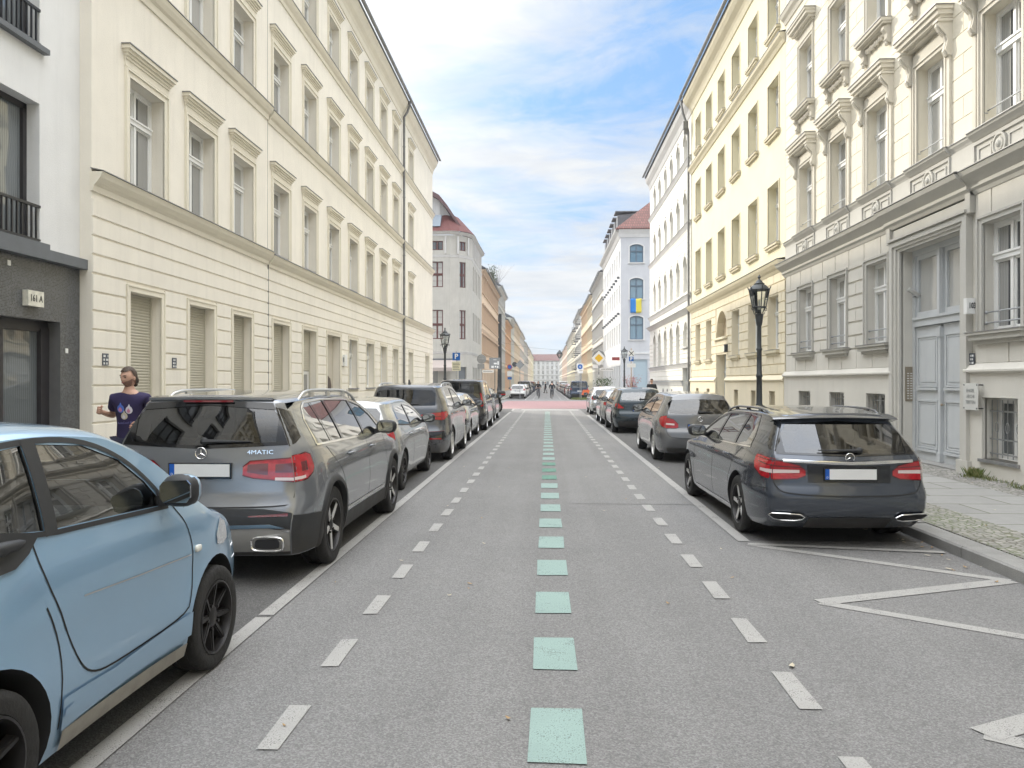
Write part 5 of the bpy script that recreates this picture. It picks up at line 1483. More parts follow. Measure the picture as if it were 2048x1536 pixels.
    def mirror(s, y, z, m=None, sz=1.0, sides=(-1, 1), rx=.125, rz=.082):
        for sg in sides:
            mb = MB(); w = s.wid(y, z); m_ = m or s.paint
            mb.ball((sg * (w + .135 * sz), y, z + .02), (rx * sz, .085 * sz, rz * sz), 18, 0, .72)
            for i_, f_ in enumerate(mb.f):
                if sum(mb.v[k][1] for k in f_) / len(f_) < y - .012: mb.m[i_] = 1
            o = mb.build('wing_mirror', [m_, M_PLAS], s.root, smooth=60)
            mb = MB(); mb.prism([(sg * (w - .03), z - .07), (sg * (w + .1), z - .05), (sg * (w + .1), z - .0), (sg * (w - .03), z - .01)], 'y', y - .03, y + .05); mb.build('mirror_foot', M_PLAS, o)
            mb = MB(); x0, x1 = sorted((sg * (w + .045 * sz), sg * (w + .225 * sz))); c_ = .02
            mb.prism([(x0 + c_, z - .035), (x1 - c_, z - .035), (x1, z - .01), (x1, z + .06), (x1 - c_, z + .082), (x0 + c_, z + .075), (x0, z + .05), (x0, z - .01)], 'y', y - .0875 * sz, y - .07 * sz); mb.build('mirror_glass', mat('mirror_glass', (.32, .34, .36), rough=.04, metal=1), o)
    def handles(s, ys, z, m=None):
        for sg in (-1, 1):
            for y in ys:
                mb = MB(); w = s.wid(y, z)
                mb.tube([(sg * (w + .005), y - .09, z), (sg * (w + .035), y - .07, z + .003), (sg * (w + .042), y, z + .006), (sg * (w + .035), y + .07, z + .004), (sg * (w + .005), y + .09, z)], [.008, .013, .014, .013, .008], 8)
                o = mb.build('door_handle', m or s.paint, s.root, smooth=60)
                mb = MB(); s.side(mb, [(y - .06, z - .028), (y + .05, z - .028)], [(y - .06, z + .02), (y + .05, z + .02)], .002, sg); mb.build('handle_recess', M_GLOSSB, o)
    def plate(s, z, y=None, x=0.0, rec=.0):
        yy = (y if y is not None else s.reary(x, z) - .012)
        mb = MB(); mb.box(x - .27, x + .27, yy - .004, yy + .03, z - .07, z + .065); o = mb.build('number_plate', M_GLOSSB, s.root)
        mb = MB(); mb.box(x - .215, x + .258, yy - .010, yy - .003, z - .05, z + .055); mb.build('plate_face', M_PLATE, o)
        mb = MB(); mb.box(x - .258, x - .216, yy - .010, yy - .003, z - .05, z + .055); mb.build('plate_strip', M_PBLUE, o)
        if s.detail: text_mesh('D', .028, .0005, M_PLATE, o, (x - .237, yy - .011, z - .03), (R(90), 0, 0))
    def star(s, z, r=.05, x=0.0, y=None, slope=.0):
        yy = (y if y is not None else s.reary(x, z)) - .012
        mb = MB(); mb.M = Matrix.Translation((x, yy, z)) @ Matrix.Rotation(slope, 4, 'X')
        mb.tube([(r * math.cos(a * PI / 12), 0, r * math.sin(a * PI / 12)) for a in range(24)], r * .10, 6, closed=True)
        for k in range(3):
            a = PI / 2 + k * 2 * PI / 3; n_ = a + PI / 2
            mb.fc([(0, -.012, 0), (r * .2 * math.cos(a + PI / 3), 0, r * .2 * math.sin(a + PI / 3)), (r * .95 * math.cos(a), 0, r * .95 * math.sin(a))])
            mb.fc([(0, -.012, 0), (r * .2 * math.cos(a - PI / 3), 0, r * .2 * math.sin(a - PI / 3)), (r * .95 * math.cos(a), 0, r * .95 * math.sin(a))])
        mb.build('badge', M_CHR, s.root, recalc=False)
    def wiper(s, x0, x1, z, dz=0, blade=.05):
        mb = MB(); n = 8
        P_ = [s.rearp(x0 + (x1 - x0) * k / n, z + dz * k / n, .03) for k in range(n + 1)]
        mb.tube(P_, [.022, .02, .017, .014, .012, .010, .008, .008, .007], 6)
        mb.ball(s.rearp(x0, z, .02), (.035, .03, .035), 10)
        mb.build('rear_wiper', M_PLAS, s.root, smooth=50)
    def rails(s, y0, y1, m=M_ALU, h=.06, inset=.03, r=.016):
        for sg in (-1, 1):
            mb = MB(); pts = []
            n = 14
            for k in range(n + 1):
                y = y0 + (y1 - y0) * k / n; x = s.wid(y, s.zr(y)) - inset; e = min(k, n - k) / 2.2; hh = h * min(1, max(0, e)) ** .5 if k not in (0, n) else -.02
                pts.append((sg * x, y, s.topz(x, y) + hh))
            mb.tube(pts, r, 8)
            for k in (3, n // 2, n - 3): y = y0 + (y1 - y0) * k / n; x = s.wid(y, s.zr(y)) - inset; mb.box(sg * x - .012, sg * x + .012, y - .05, y + .05, s.topz(x, y) - .02, s.topz(x, y) + h)
            mb.build('roof_rail', m, s.root, smooth=50)
    def interior(s, rows, zf=.45, wheel_side=-1, ws_y=None, dash=True, seatz=.62, headz=1.18):
        for y, n in rows:
            xs = [-.36, .36] if n == 2 else [-.42, 0, .42]
            for x in xs:
                mb = MB(); w_ = .25 if n == 2 else .2
                mb.ball((x, y + .25, seatz - .02), (w_, .27, .09), 14, 0, .6)
                mb.M = Matrix.Translation((x, y, seatz)) @ Matrix.Rotation(R(14), 4, 'X'); mb.ball((0, 0, (headz - seatz) * .42), (w_, .075, (headz - seatz) * .46), 14, 0, .6)
                mb.M = Matrix.Identity(4)
                mb.ball((x, y - .12, headz), (.13, .06, .095), 14, 0, .7)
                mb.tube([(x - .05, y - .10, headz - .2), (x - .05, y - .12, headz)], .008, 6); mb.tube([(x + .05, y - .10, headz - .2), (x + .05, y - .12, headz)], .008, 6)
                mb.build('seat', M_SEAT, s.root, smooth=50)
        if ws_y:
            mb = MB(); mb.ball((0, ws_y + .33, .93), (s.Wh - .2, .22, .10), 16, 0, .6); o = mb.build('dashboard', M_SEAT, s.root, smooth=50)
            mb = MB(); M_ = Matrix.Translation((wheel_side * .36, ws_y, .92)) @ Matrix.Rotation(R(65), 4, 'X'); mb.M = M_
            mb.tube([(.185 * math.cos(a * PI / 12), .185 * math.sin(a * PI / 12), 0) for a in range(24)], .015, 8, closed=True)
            for a in (0, PI, -PI / 2): mb.tube([(0, 0, -.02), (.18 * math.cos(a), .18 * math.sin(a), 0)], .014, 6)
            mb.ball((0, 0, -.01), (.06, .06, .03), 10); mb.build('steering_wheel', M_SEAT, s.root, smooth=50)

def sidecut(polys, W):
    mb = MB()
    for p in polys: mb.prism(p, 'x', -W, W)
    return mb
def chain(lower, upper): return lower + upper[::-1]

def glasses(c, wins, rearw, wsc, cav, rmat=None, smat=None, wsmat=None, black=True):
    """cuts the openings, hangs the panes; wins = [(lower, upper)], rearw = (lower, upper) in x,z, wsc = (y0,y1,halfw) windscreen, cav = (y0, y1, z0, halfwidth)"""
    cuts = []
    if c.detail:
        cuts.append(sidecut([chain(l, u) for l, u in wins], c.W))
        mb = MB(); y0, y1, z0, hw = cav
        n = 10; poly = [(y0, z0), (y1, z0)]
        poly += [(y, max(z0 + .05, c.rooff(y) - .075)) for y in [y1 + (y0 - y1) * k / n for k in range(n + 1)]]
        mb.prism(poly, 'x', -hw, hw); cuts.append(mb)
        mb = MB(); rl, ru = rearw; mb.prism(chain(rl, ru), 'y', -.6, cav[0] + .1); cuts.append(mb)
        mb = MB(); a, b, hw2 = wsc; m_ = (a + b) / 2
        mb.prism([(a, c.rooff(a) - .2), (b - .02, c.rooff(b) - .1), (b, c.rooff(b) + .3), (a, c.rooff(a) + .3)], 'x', -hw2, hw2); cuts.append(mb)
    c.body(cuts)
    for sg in (-1, 1):
        for l, u in wins:
            mb = MB(); c.side(mb, l, u, -.006 if c.detail else .006, sg); mb.build('side_window', (smat or M_CGL) if c.detail else M_CGLD, c.root, smooth=60)
    mb = MB(); c.rear(mb, rearw[0], rearw[1], -.002 if c.detail else .008); mb.build('rear_window', (rmat or M_CGLT) if c.detail else M_CGLD, c.root, smooth=60)
    a, b, hw2 = wsc; mb = MB(); rows = []
    for i in range(9):
        y = a + (b - a) * i / 8; rows.append([(x, y, c.topz(x, y) + (.001 if c.detail else .008)) for x in [hw2 * (-1 + 2 * k / 8) for k in range(9)]])
    mb.grid(rows); mb.build('windscreen', (wsmat or M_CGL) if c.detail else M_CGLD, c.root, smooth=60)

def seams(c, paths, w=.007, face='s'):
    for p in paths:
        for sg in ((-1, 1) if face == 's' else (1,)):
            mb = MB(); c.ribbon(mb, p, w, .0015, sg, face=face, sm=True); mb.build('panel_gap', M_CABIN, c.root, recalc=False)

def poly_sym(pts): return [(-x, z) for x, z in pts[::-1] if x > 0] + pts

def lampset(c, rl, ru, sl, su, m=M_LAMP, strips=(), off=.006, name='tail_light', sins=()):
    """one lamp each side: rear patch (x,z chains for the right side) and wrap-round side patch (distance from tail, z)"""
    for sg in (-1, 1):
        mb = MB()
        def fl(ch): return ch if sg > 0 else [(-x, z) for x, z in ch[::-1]]
        c.rear(mb, fl(rl), fl(ru), off)
        if sl: c.side(mb, sl, su, off * .6, sg, rel=True)
        o = mb.build(name, m, c.root, smooth=60)
        for sl2, su2, mm in sins:
            mb = MB(); c.side(mb, sl2, su2, off * .6 + .002, sg, rel=True); mb.build('lamp_insert', mm, o, smooth=60)
        for f, l in ((1, fl(rl)), (1, fl(ru)), (0, sl), (0, su)):
            if not l or not c.detail: continue
            mb = MB()
            if f: c.ribbon(mb, l, .010, off + .002, 1, face='r')
            else: c.ribbon(mb, [(y + c.yr(z), z) for y, z in l], .010, off * .6 + .002, sg)
            mb.build('lamp_rim', M_LAMPD, o, recalc=False)
        for (l, u, mm) in strips:
            mb = MB(); c.rear(mb, fl(l), fl(u), off + .003); mb.build('lamp_insert', mm, o, smooth=60)

# ---- compact SUV (grey, second on the left)
def suv_grey(loc, rz):
    c = Car('mid_grey_suv', 'grey compact SUV with silver roof rails and star badge parked behind the small blue car', 'car', loc, 4.63, 1.84,
            roof=[(0, 1.58), (.35, 1.605), (1.3, 1.64), (2.2, 1.63), (2.75, 1.55), (3.2, 1.32), (3.5, 1.13), (3.7, 1.07), (4.2, 1.0), (4.5, .90), (4.63, .80)],
            tail=[(.2, .16), (.34, .05), (.5, .0), (.66, .03), (.72, .07), (1.0, .10), (1.13, .12), (1.3, .17), (1.6, .30)],
            nose=[(.2, 4.5), (.4, 4.62), (.8, 4.60), (1.1, 4.55), (1.7, 4.4)], belt=1.12, wheels=(.96, 3.79), R_=.365, tw=.235, paint=P_GREY, top=.70, bulge=.10, zb=.24, crown=.11, taper=.10, rz=rz,
            frac=[(.15, .90), (.3, .96), (.5, .985), (.66, 1.0), (.85, .99), (1.0, .968), (1.12, .935)])
    T = c.zr
    lo = [(.62, 1.17), (.9, 1.155), (1.45, 1.15)]; up = [(.62, 1.36), (.72, 1.47), (.85, T(.85) + .0), (1.45, T(1.45) + .01)]
    lo2 = [(1.5, 1.15), (2.35, 1.13)]; up2 = [(1.5, T(1.5) + .01), (2.35, T(2.35) + .0)]
    lo3 = [(2.42, 1.13), (3.22, 1.10)]; up3 = [(2.42, T(2.42)), (2.75, 1.44), (3.0, 1.31), (3.22, 1.13)]
    rw = ([(-.68, 1.21), (-.35, 1.185), (0, 1.178), (.35, 1.185), (.68, 1.21)], [(-.62, 1.42), (-.55, 1.50), (0, 1.525), (.55, 1.50), (.62, 1.42)])
    glasses(c, [(lo, up), (lo2, up2), (lo3, up3)], rw, (2.5, 3.36, .60), (.42, 3.15, .60, .64))
    mb = MB()   # black frame and spoiler round the rear glass
    c.rear(mb, [(-.80, 1.185), (0, 1.15), (.80, 1.185)], [(-.80, 1.23), (-.68, 1.21), (0, 1.178), (.68, 1.21), (.80, 1.23)], .004)
    for sg in (-1, 1):
        ch = [(.62, 1.205), (.84, 1.19)], [(.62, 1.52), (.70, 1.50), (.84, 1.36)]
        l, u = (ch[0], ch[1]) if sg > 0 else ([(-x, z) for x, z in ch[0][::-1]], [(-x, z) for x, z in ch[1][::-1]]); c.rear(mb, l, u, .004)
        c.side(mb, [(.0, 1.17), (.16, 1.24)], [(.0, 1.50), (.16, 1.46)], .003, sg, rel=True)
    c.rear(mb, [(-.72, 1.47), (0, 1.52), (.72, 1.47)], [(-.72, 1.53), (0, 1.565), (.72, 1.53)], .006)
    mb.build('rear_window_frame', M_GLOSSB, c.root, smooth=60)
    mb = MB(); pts = [(x, c.reary(x, 1.57) - .02 - .0 * x, 1.565 + .012 * (1 - (x / .7) ** 2)) for x in [-.55 + .55 / 7 * k for k in range(15)]]
    mb.grid([[(p[0], p[1] + .14, p[2] + .028) for p in pts], [(p[0], p[1] + .0, p[2] + .014) for p in pts], [(p[0], p[1] - .002, p[2] - .008) for p in pts], [(p[0], p[1] + .10, p[2] - .03) for p in pts]]); mb.build('spoiler', P_GREY, c.root, smooth=40)
    mb = MB(); c.rear(mb, [(-.22, 1.545), (.22, 1.545)], [(-.22, 1.562), (.22, 1.562)], .03); mb.build('brake_light', M_LAMPD, c.root)
    lampset(c, [(.36, .93), (.45, .905), (.80, .87), (.93, .87)], [(.36, 1.0), (.42, 1.05), (.93, 1.085)], [(0, .87), (.12, .885), (.22, .93), (.25, .97)], [(0, 1.09), (.14, 1.11), (.22, 1.09), (.25, 1.0)], sins=[([(.0, .885), (.10, .895)], [(.0, .91), (.10, .92)], M_LAMPW), ([(0, .95), (.14, .96)], [(0, 1.03), (.14, 1.04)], M_LAMPD)],
            strips=[([(.40, .955), (.57, .93)], [(.40, 1.02), (.57, 1.03)], M_LAMPD), ([(.63, .885), (.90, .88)], [(.63, .91), (.90, .905)], M_LAMPW), ([(.63, .95), (.84, .95)], [(.63, 1.02), (.84, 1.035)], M_LAMPD)])
    c.plate(.97); c.star(1.115, .048)
    text_mesh('4MATIC', .05, .003, M_CHR, c.root, c.rearp(.50, 1.122, .008), (R(90), 0, R(8)), sx=1.25)
    text_mesh('250', .05, .003, M_CHR, c.root, c.rearp(-.62, 1.122, .008), (R(90), 0, R(-9)), sx=1.25)
    c.wiper(.02, .42, 1.215, .0)
    mb = MB()   # dark lower bumper
    c.rear(mb, [(-.93, .25), (.93, .25)], [(-.93, .60), (-.55, .655), (0, .66), (.55, .655), (.93, .60)], .010)
    for sg in (-1, 1): c.side(mb, [(0, .25), (.50, .25)], [(0, .60), (.30, .575), (.50, .56)], .006, sg, rel=True)
    mb.build('bumper_cladding', M_PLAS, c.root, smooth=60)
    for sg in (-1, 1):
        mb = MB(); c.side(mb, [(1.35, .24), (3.4, .24)], [(1.35, .40), (3.4, .40)], .004, sg); mb.build('sill_cladding', M_PLAS, c.root, smooth=60)
    mb = MB(); c.rear(mb, [(-.88, .34), (-.8, .285), (-.25, .285), (0, .36), (.25, .285), (.8, .285), (.88, .34)], [(-.88, .38), (-.82, .47), (-.62, .53), (-.25, .525), (0, .475), (.25, .525), (.62, .53), (.82, .47), (.88, .38)], .022); o = mb.build('skid_plate', mat('polished_grey', (.40, .39, .37), rough=.22, metal=.35, coat=.5), c.root, smooth=60)
    mb = MB(); c.rear(mb, [(-.85, .445), (-.62, .50), (-.25, .495), (0, .445), (.25, .495), (.62, .50), (.85, .445)], [(-.85, .47), (-.62, .53), (-.25, .525), (0, .475), (.25, .525), (.62, .53), (.85, .47)], .028); mb.build('bumper_trim', M_CHR, o, smooth=60)
    for sg in (-1, 1):
        mb = MB(); x0 = sg * .60; yy = c.reary(x0, .36)
        for k, (a, b, off) in enumerate(((.135, .058, .055), (.105, .04, .058))):
            pts = [(x0 + a * math.copysign(abs(math.cos(t)) ** .5, math.cos(t)), yy - off, .365 + b * math.copysign(abs(math.sin(t)) ** .5, math.sin(t))) for t in [2 * PI * j / 28 for j in range(28)]]
            if k == 0: mb.tube(pts, .010, 6, closed=True)
            else: mb.fc(pts, 1)
        mb.build('exhaust_trim', [M_CHR, M_CABIN], c.root, smooth=50)
        mb = MB(); x0, x1 = sorted((sg * .44, sg * .76)); c.rear(mb, [(x0, .588), (x1, .592)], [(x0, .60), (x1, .618)] if sg > 0 else [(x0, .618), (x1, .60)], .014); mb.build('reflector', M_LAMPD, c.root)
    c.arches(w=.06)
    seams(c, [[(1.33, .40), (1.36, .62), (1.28, .85), (1.02, 1.0), (.86, 1.12)], [(2.4, .26), (2.42, .9), (2.39, 1.12)], [(3.3, .3), (3.36, .8), (3.25, 1.1)]])
    seams(c, [[(-.86, 1.12), (-.80, .87), (-.79, .70), (-.68, .665), (.68, .665), (.79, .70), (.80, .87), (.86, 1.12)]], .010, 'r')
    for sg in (-1, 1):
        mb = MB()
        if 1:
            c.ribbon(mb, [(.60, 1.155), (1.47, 1.138), (2.4, 1.12), (3.25, 1.09)], .018, .006, sg)
        c.ribbon(mb, [(.60, 1.155), (.60, 1.38), (.70, 1.485), (.85, T(.85) + .02), (1.47, T(1.47) + .025), (2.42, T(2.42) + .02), (2.78, 1.45), (3.02, 1.325), (3.25, 1.11)], .016, .006, sg)
        mb.build('window_trim', M_CHR, c.root, smooth=60, recalc=False)
    for sg in (-1, 1):
        mb = MB()
        for yy in (1.475, 2.385): c.side(mb, [(yy - .035, 1.14), (yy + .04, 1.14)], [(yy - .035, T(yy) + .015), (yy + .04, T(yy) + .015)], .002, sg)
        c.ribbon(mb, [(1.08, 1.155), (1.02, T(1.0))], .035, .004, sg)
        mb.build('window_pillar', M_GLOSSB, c.root, smooth=60, recalc=False)
    for sg in (-1, 1):
        mb = MB()
        c.side(mb, [(1.45, .43), (3.2, .43)], [(1.45, .455), (3.2, .455)], .008, sg)
        mb.build('sill_trim', M_ALU, c.root, recalc=False)
    c.mirror(3.02, 1.16, P_GREY); c.handles((1.62, 2.56), .99); c.rails(.75, 2.75, h=.055)
    c.wheel(5, M_RIMB, 'tt', rr=.25); c.interior([(1.35, 3), (2.25, 2)], ws_y=2.75, headz=1.26, seatz=.72)
    return c

# ---- estate (right)
def estate(loc, rz):
    c = Car('graphite_estate_car', 'dark graphite estate car with chrome tailgate strip and black roof rails, nearest on the right', 'car', loc, 4.70, 1.81,
            roof=[(0, 1.33), (.45, 1.385), (1.2, 1.435), (2.0, 1.43), (2.55, 1.36), (3.1, 1.12), (3.4, .98), (3.7, .93), (4.3, .84), (4.7, .66)],
            tail=[(.2, .22), (.3, .08), (.42, .01), (.55, 0), (.66, .05), (.80, .07), (.9, .06), (.98, .12), (1.33, .44)],
            nose=[(.2, 4.6), (.4, 4.7), (.7, 4.68), (1.0, 4.6), (1.5, 4.4)], belt=.98, wheels=(1.06, 3.90), R_=.325, tw=.225, paint=P_GRAPH, top=.70, bulge=.15, zb=.20, crown=.09, taper=.12, rz=rz, tcol=.7,
            frac=[(.12, .90), (.25, .965), (.42, .995), (.58, 1.0), (.72, .985), (.80, .985), (.90, .955), (.98, .925)])
    T = c.zr
    lo1 = [(.78, 1.02), (1.0, 1.005), (1.38, 1.0)]; up1 = [(.78, 1.10), (.86, 1.20), (1.0, T(1.0) - .03), (1.38, T(1.38) - .01)]
    lo2 = [(1.44, 1.0), (2.26, .985)]; up2 = [(1.44, T(1.44) - .01), (2.26, T(2.26) - .01)]
    lo3 = [(2.33, .985), (3.15, .97)]; up3 = [(2.33, T(2.33) - .015), (2.6, 1.245), (2.9, 1.12), (3.15, .99)]
    rw = ([(-.62, .99), (0, .975), (.62, .99)], [(-.62, 1.17), (-.54, 1.275), (0, 1.305), (.54, 1.275), (.62, 1.17)])
    glasses(c, [(lo1, up1), (lo2, up2), (lo3, up3)], rw, (2.3, 3.22, .56), (.55, 3.1, .55, .56))
    mb = MB()
    c.rear(mb, [(-.80, .975), (0, .955), (.80, .975)], [(-.80, 1.0), (-.62, .99), (0, .975), (.62, .99), (.80, 1.0)], .004)
    for sg in (-1, 1):
        ch = [(.62, .99), (.80, .99)], [(.62, 1.28), (.70, 1.22), (.80, 1.02)]
        l, u = ch if sg > 0 else ([(-x, z) for x, z in ch[0][::-1]], [(-x, z) for x, z in ch[1][::-1]]); c.rear(mb, l, u, .004)
        c.side(mb, [(.0, .995), (.08, 1.02), (.12, 1.06)], [(.0, 1.26), (.08, 1.25), (.12, 1.20)], .003, sg, rel=True)
    mb.build('rear_window_frame', M_GLOSSB, c.root, smooth=60)
    mb = MB(); pts = [(x, c.reary(x, 1.31) - .03, 1.315 + .022 * (1 - (x / .66) ** 2)) for x in [-.66 + .094 * k for k in range(15)]]
    mb.grid([[(p[0], p[1] + .22, p[2] + .055) for p in pts], [(p[0], p[1] + .02, p[2] + .022) for p in pts], [(p[0], p[1] - .015, p[2] + .004) for p in pts], [(p[0], p[1] + .12, p[2] - .03) for p in pts]]); mb.build('spoiler', P_GRAPH, c.root, smooth=40)
    lampset(c, [(.44, .76), (.52, .725), (.78, .71), (.88, .715)], [(.44, .81), (.50, .86), (.66, .90), (.88, .925)], [(0, .715), (.14, .73), (.27, .80), (.33, .87)], [(0, .925), (.15, .945), (.29, .955), (.33, .92)], sins=[([(0, .775), (.16, .79)], [(0, .815), (.18, .82)], M_LAMPW), ([(0, .85), (.24, .88)], [(0, .862), (.24, .89)], M_LAMPD), ([(0, .90), (.26, .925)], [(0, .908), (.26, .933)], M_LAMPD)],
            strips=[([(.50, .785), (.84, .775)], [(.50, .815), (.84, .815)], M_LAMPW), ([(.48, .835), (.84, .85)], [(.48, .845), (.84, .862)], M_LAMPD)])
    mb = MB(); c.rear(mb, [(-.66, .895), (0, .872), (.66, .895)], [(-.66, .925), (0, .905), (.66, .925)], .012); mb.build('chrome_strip', M_CHR, c.root, smooth=60)
    mb = MB(); c.rear(mb, [(-.42, .69), (.42, .69)], [(-.42, .865), (0, .862), (.42, .865)], .002); mb.build('plate_recess', mat('recess_paint', (.012, .014, .018), rough=.3, coat=.5), c.root, smooth=60)
    c.plate(.775); c.star(.945, .045); c.wiper(.12, -.30, 1.015, -.0)
    for sg in (-1, 1):
        mb = MB(); x0 = sg * .63; pts = [(x0 + sg * a, c.reary(x0 + sg * a, b) - .03, b) for a, b in ((-.17, .335), (-.12, .365), (.02, .372), (.15, .372), (.18, .35), (.12, .31), (.05, .295), (-.08, .295), (-.15, .31))]
        mb.tube(pts, .007, 6, closed=True); mb.fc(pts, 1); mb.build('exhaust_trim', [M_CHR, M_CABIN], c.root, smooth=40)
    mb = MB(); c.rear(mb, [(-.42, .20), (.42, .20)], [(-.42, .325), (0, .34), (.42, .325)], .004); mb.build('diffuser', M_PLAS, c.root, smooth=60)
    seams(c, [[(1.42, .30), (1.44, .55), (1.34, .75), (1.2, .88), (1.02, .98)], [(2.29, .28), (2.32, .8), (2.29, .97)], [(3.42, .30), (3.46, .7), (3.3, .95)], [(.18, .62), (.5, .615), (.70, .60)]])
    seams(c, [[(-.80, 1.0), (-.78, .80), (-.73, .62), (-.62, .57), (0, .555), (.62, .57), (.73, .62), (.78, .80), (.80, 1.0)]], .012, 'r')
    for sg in (-1, 1):
        mb = MB()
        c.ribbon(mb, [(.74, 1.005), (1.4, .985), (2.3, .97), (3.2, .955)], .014, .006, sg)
        c.side(mb, [(1.45, .245), (3.45, .245)], [(1.45, .262), (3.45, .262)], .010, sg)
        mb.build('window_trim', M_CHR, c.root, smooth=60, recalc=False)
    for sg in (-1, 1):
        mb = MB()
        for yy in (1.41, 2.295): c.side(mb, [(yy - .035, .99), (yy + .04, .99)], [(yy - .035, T(yy)), (yy + .04, T(yy))], .002, sg)
        c.ribbon(mb, [(.76, 1.01), (.78, 1.12), (.88, 1.235), (1.0, T(1.0) + .0), (1.4, T(1.4) + .015), (2.3, T(2.3) + .01), (2.62, 1.265), (2.92, 1.135), (3.2, .985)], .02, .004, sg)
        mb.build('window_pillar', M_GLOSSB, c.root, smooth=60, recalc=False)
    c.mirror(2.98, 1.03, P_GRAPH); c.handles((1.55, 2.46), .86); c.rails(.75, 2.5, M_GLOSSB, h=.028, r=.014)
    c.wheel(5, M_RIMB, 'tt', rr=.225); c.interior([(1.45, 3), (2.3, 2)], ws_y=2.8, headz=1.10, seatz=.55)
    return c

# ---- small blue two-seater (left foreground)
def small_blue(loc, rz):
    c = Car('small_blue_car', 'light blue two-seat small car with black alloy wheels, nearest on the left', 'car', loc, 2.78, 1.66,
            roof=[(0, 1.46), (.3, 1.53), (.8, 1.56), (1.25, 1.53), (1.6, 1.42), (1.9, 1.24), (2.12, 1.08), (2.26, 1.01), (2.42, .97), (2.60, .89), (2.78, .68)],
            tail=[(.2, .12), (.35, .02), (.6, 0), (.9, .04), (1.1, .10), (1.5, .34)],
            nose=[(.2, 2.72), (.35, 2.78), (.55, 2.80), (.75, 2.75), (.95, 2.64), (1.1, 2.52), (1.6, 2.3)], belt=1.08, wheels=(.36, 2.28), R_=.305, tw=.19, paint=P_BLUE, top=.80, bulge=.10, zb=.19, crown=.10, taper=.12, ntaper=.13, rz=rz, flare=.05, archc=.365, tumble=1.3,
            frac=[(.12, .88), (.22, .93), (.34, .955), (.5, .965), (.66, .965), (.78, .975), (.92, .965), (1.08, .92)])
    T = c.zr
    lo1 = [(.18, 1.20), (.5, 1.15), (.76, 1.115)]; up1 = [(.18, 1.33), (.35, 1.42), (.76, T(.76) + .0)]
    lo2 = [(.84, 1.11), (1.3, 1.09), (1.70, 1.07)]; up2 = [(.84, T(.84)), (1.15, T(1.15) - .01), (1.4, 1.34), (1.58, 1.21), (1.70, 1.09)]
    rw = ([(-.55, 1.05), (.55, 1.05)], [(-.5, 1.38), (.5, 1.38)])
    glasses(c, [(lo2, up2), (lo1, up1)], rw, (1.35, 2.02, .55), (.3, 1.95, .6, .62), smat=M_CGL)
    for sg in (-1, 1):
        mb = MB()
        c.side(mb, [(.76, 1.09), (.84, 1.09)], [(.76, T(.76) + .02), (.84, T(.84) + .02)], .006, sg)
        c.ribbon(mb, [(.16, 1.2), (.2, 1.34), (.36, 1.44), (.8, T(.8) + .022), (1.15, T(1.15) + .015), (1.41, 1.36), (1.6, 1.225), (1.76, 1.07)], .024, .004, sg, sm=True)
        c.ribbon(mb, [(.16, 1.18), (.5, 1.13), (.84, 1.095), (1.3, 1.075), (1.76, 1.055)], .022, .005, sg)
        c.side(mb, [(1.66, 1.06), (1.80, 1.055)], [(1.66, 1.16), (1.80, 1.06)], .006, sg)
        mb.build('window_trim', M_PLAS, c.root, smooth=60, recalc=False)
    # black scoop ahead of the rear wheel top
    for sg in (-1, 1):
        mb = MB(); c.side(mb, [(.26, 1.03), (.40, 1.0), (.55, 1.01), (.64, 1.05), (.70, 1.10)], [(.26, 1.19), (.45, 1.165), (.70, 1.12)], .012, sg); o = mb.build('air_scoop', M_PLAS, c.root, smooth=60)
        mb = MB(); w = c.wid(.5, 1.09); mb.ball((sg * (w + .012), .44, 1.095), (.03, .20, .026), 14, 0, .8); mb.build('door_handle', M_PLAS, o, smooth=60)
    for sg in (-1, 1):
        mb = MB()
        c.side(mb, [(.80, .20), (1.9, .20)], [(.80, .285), (1.9, .275)], .012, sg)
        mb.build('sill_cladding', mat('dusty_trim', (.30, .28, .24), rough=.5, var=.3, vscale=6), c.root, smooth=60)
    for sg in (-1, 1):
        mb = MB()
        c.side(mb, [(.79, .285), (1.3, .30), (1.93, .31)], [(.79, .42), (1.2, .40), (1.93, .44)], .010, sg)
        mb.build('side_skirt', P_BLUE, c.root, smooth=60)
    seams(c, [[(.68, 1.09), (.70, .95), (.80, .75), (.92, .52), (1.02, .44), (1.2, .415), (1.88, .43), (1.94, .55), (1.97, .75), (1.93, .92), (1.80, 1.06)], [(.78, .30), (.80, .62), (.70, .82)]], .010)
    seams(c, [[(1.93, 1.02), (1.9, 1.16)]], .006)
    for sg in (-1, 1):
        mb = MB()
        c.ribbon(mb, [(.95, .80), (1.4, .775), (1.94, .755)], .007, .003, sg)
        mb.build('crease_trim', M_ALU, c.root, recalc=False)
    for sg in (-1, 1):
        mb = MB(); w = c.wid(2.02, .77); mb.ball((sg * (w + .004), 2.02, .775), (.012, .035, .02), 12, 0, .6); mb.build('side_repeater', mat('clear_repeater', (.75, .75, .70), rough=.1), c.root, smooth=60)
        mb = MB(); c.side(mb, [(.80, .34), (.88, .34)], [(.80, .375), (.88, .375)], .016, sg); mb.build('side_badge', P_BLUE, c.root)
        mb = MB(); c.side(mb, [(2.30, .74), (2.42, .72), (2.52, .74)], [(2.30, .80), (2.42, .88), (2.52, .84)], .005, sg); mb.build('headlight', M_HEAD, c.root, smooth=60)
    c.mirror(1.70, 1.13, P_BLUE, .9, rx=.105, rz=.095)
    c.wheel(8, M_RIMB, 'single', rr=.215); c.interior([(.95, 2)], ws_y=1.5, headz=1.25, seatz=.65)
    c.handles((), 0); 
    return c

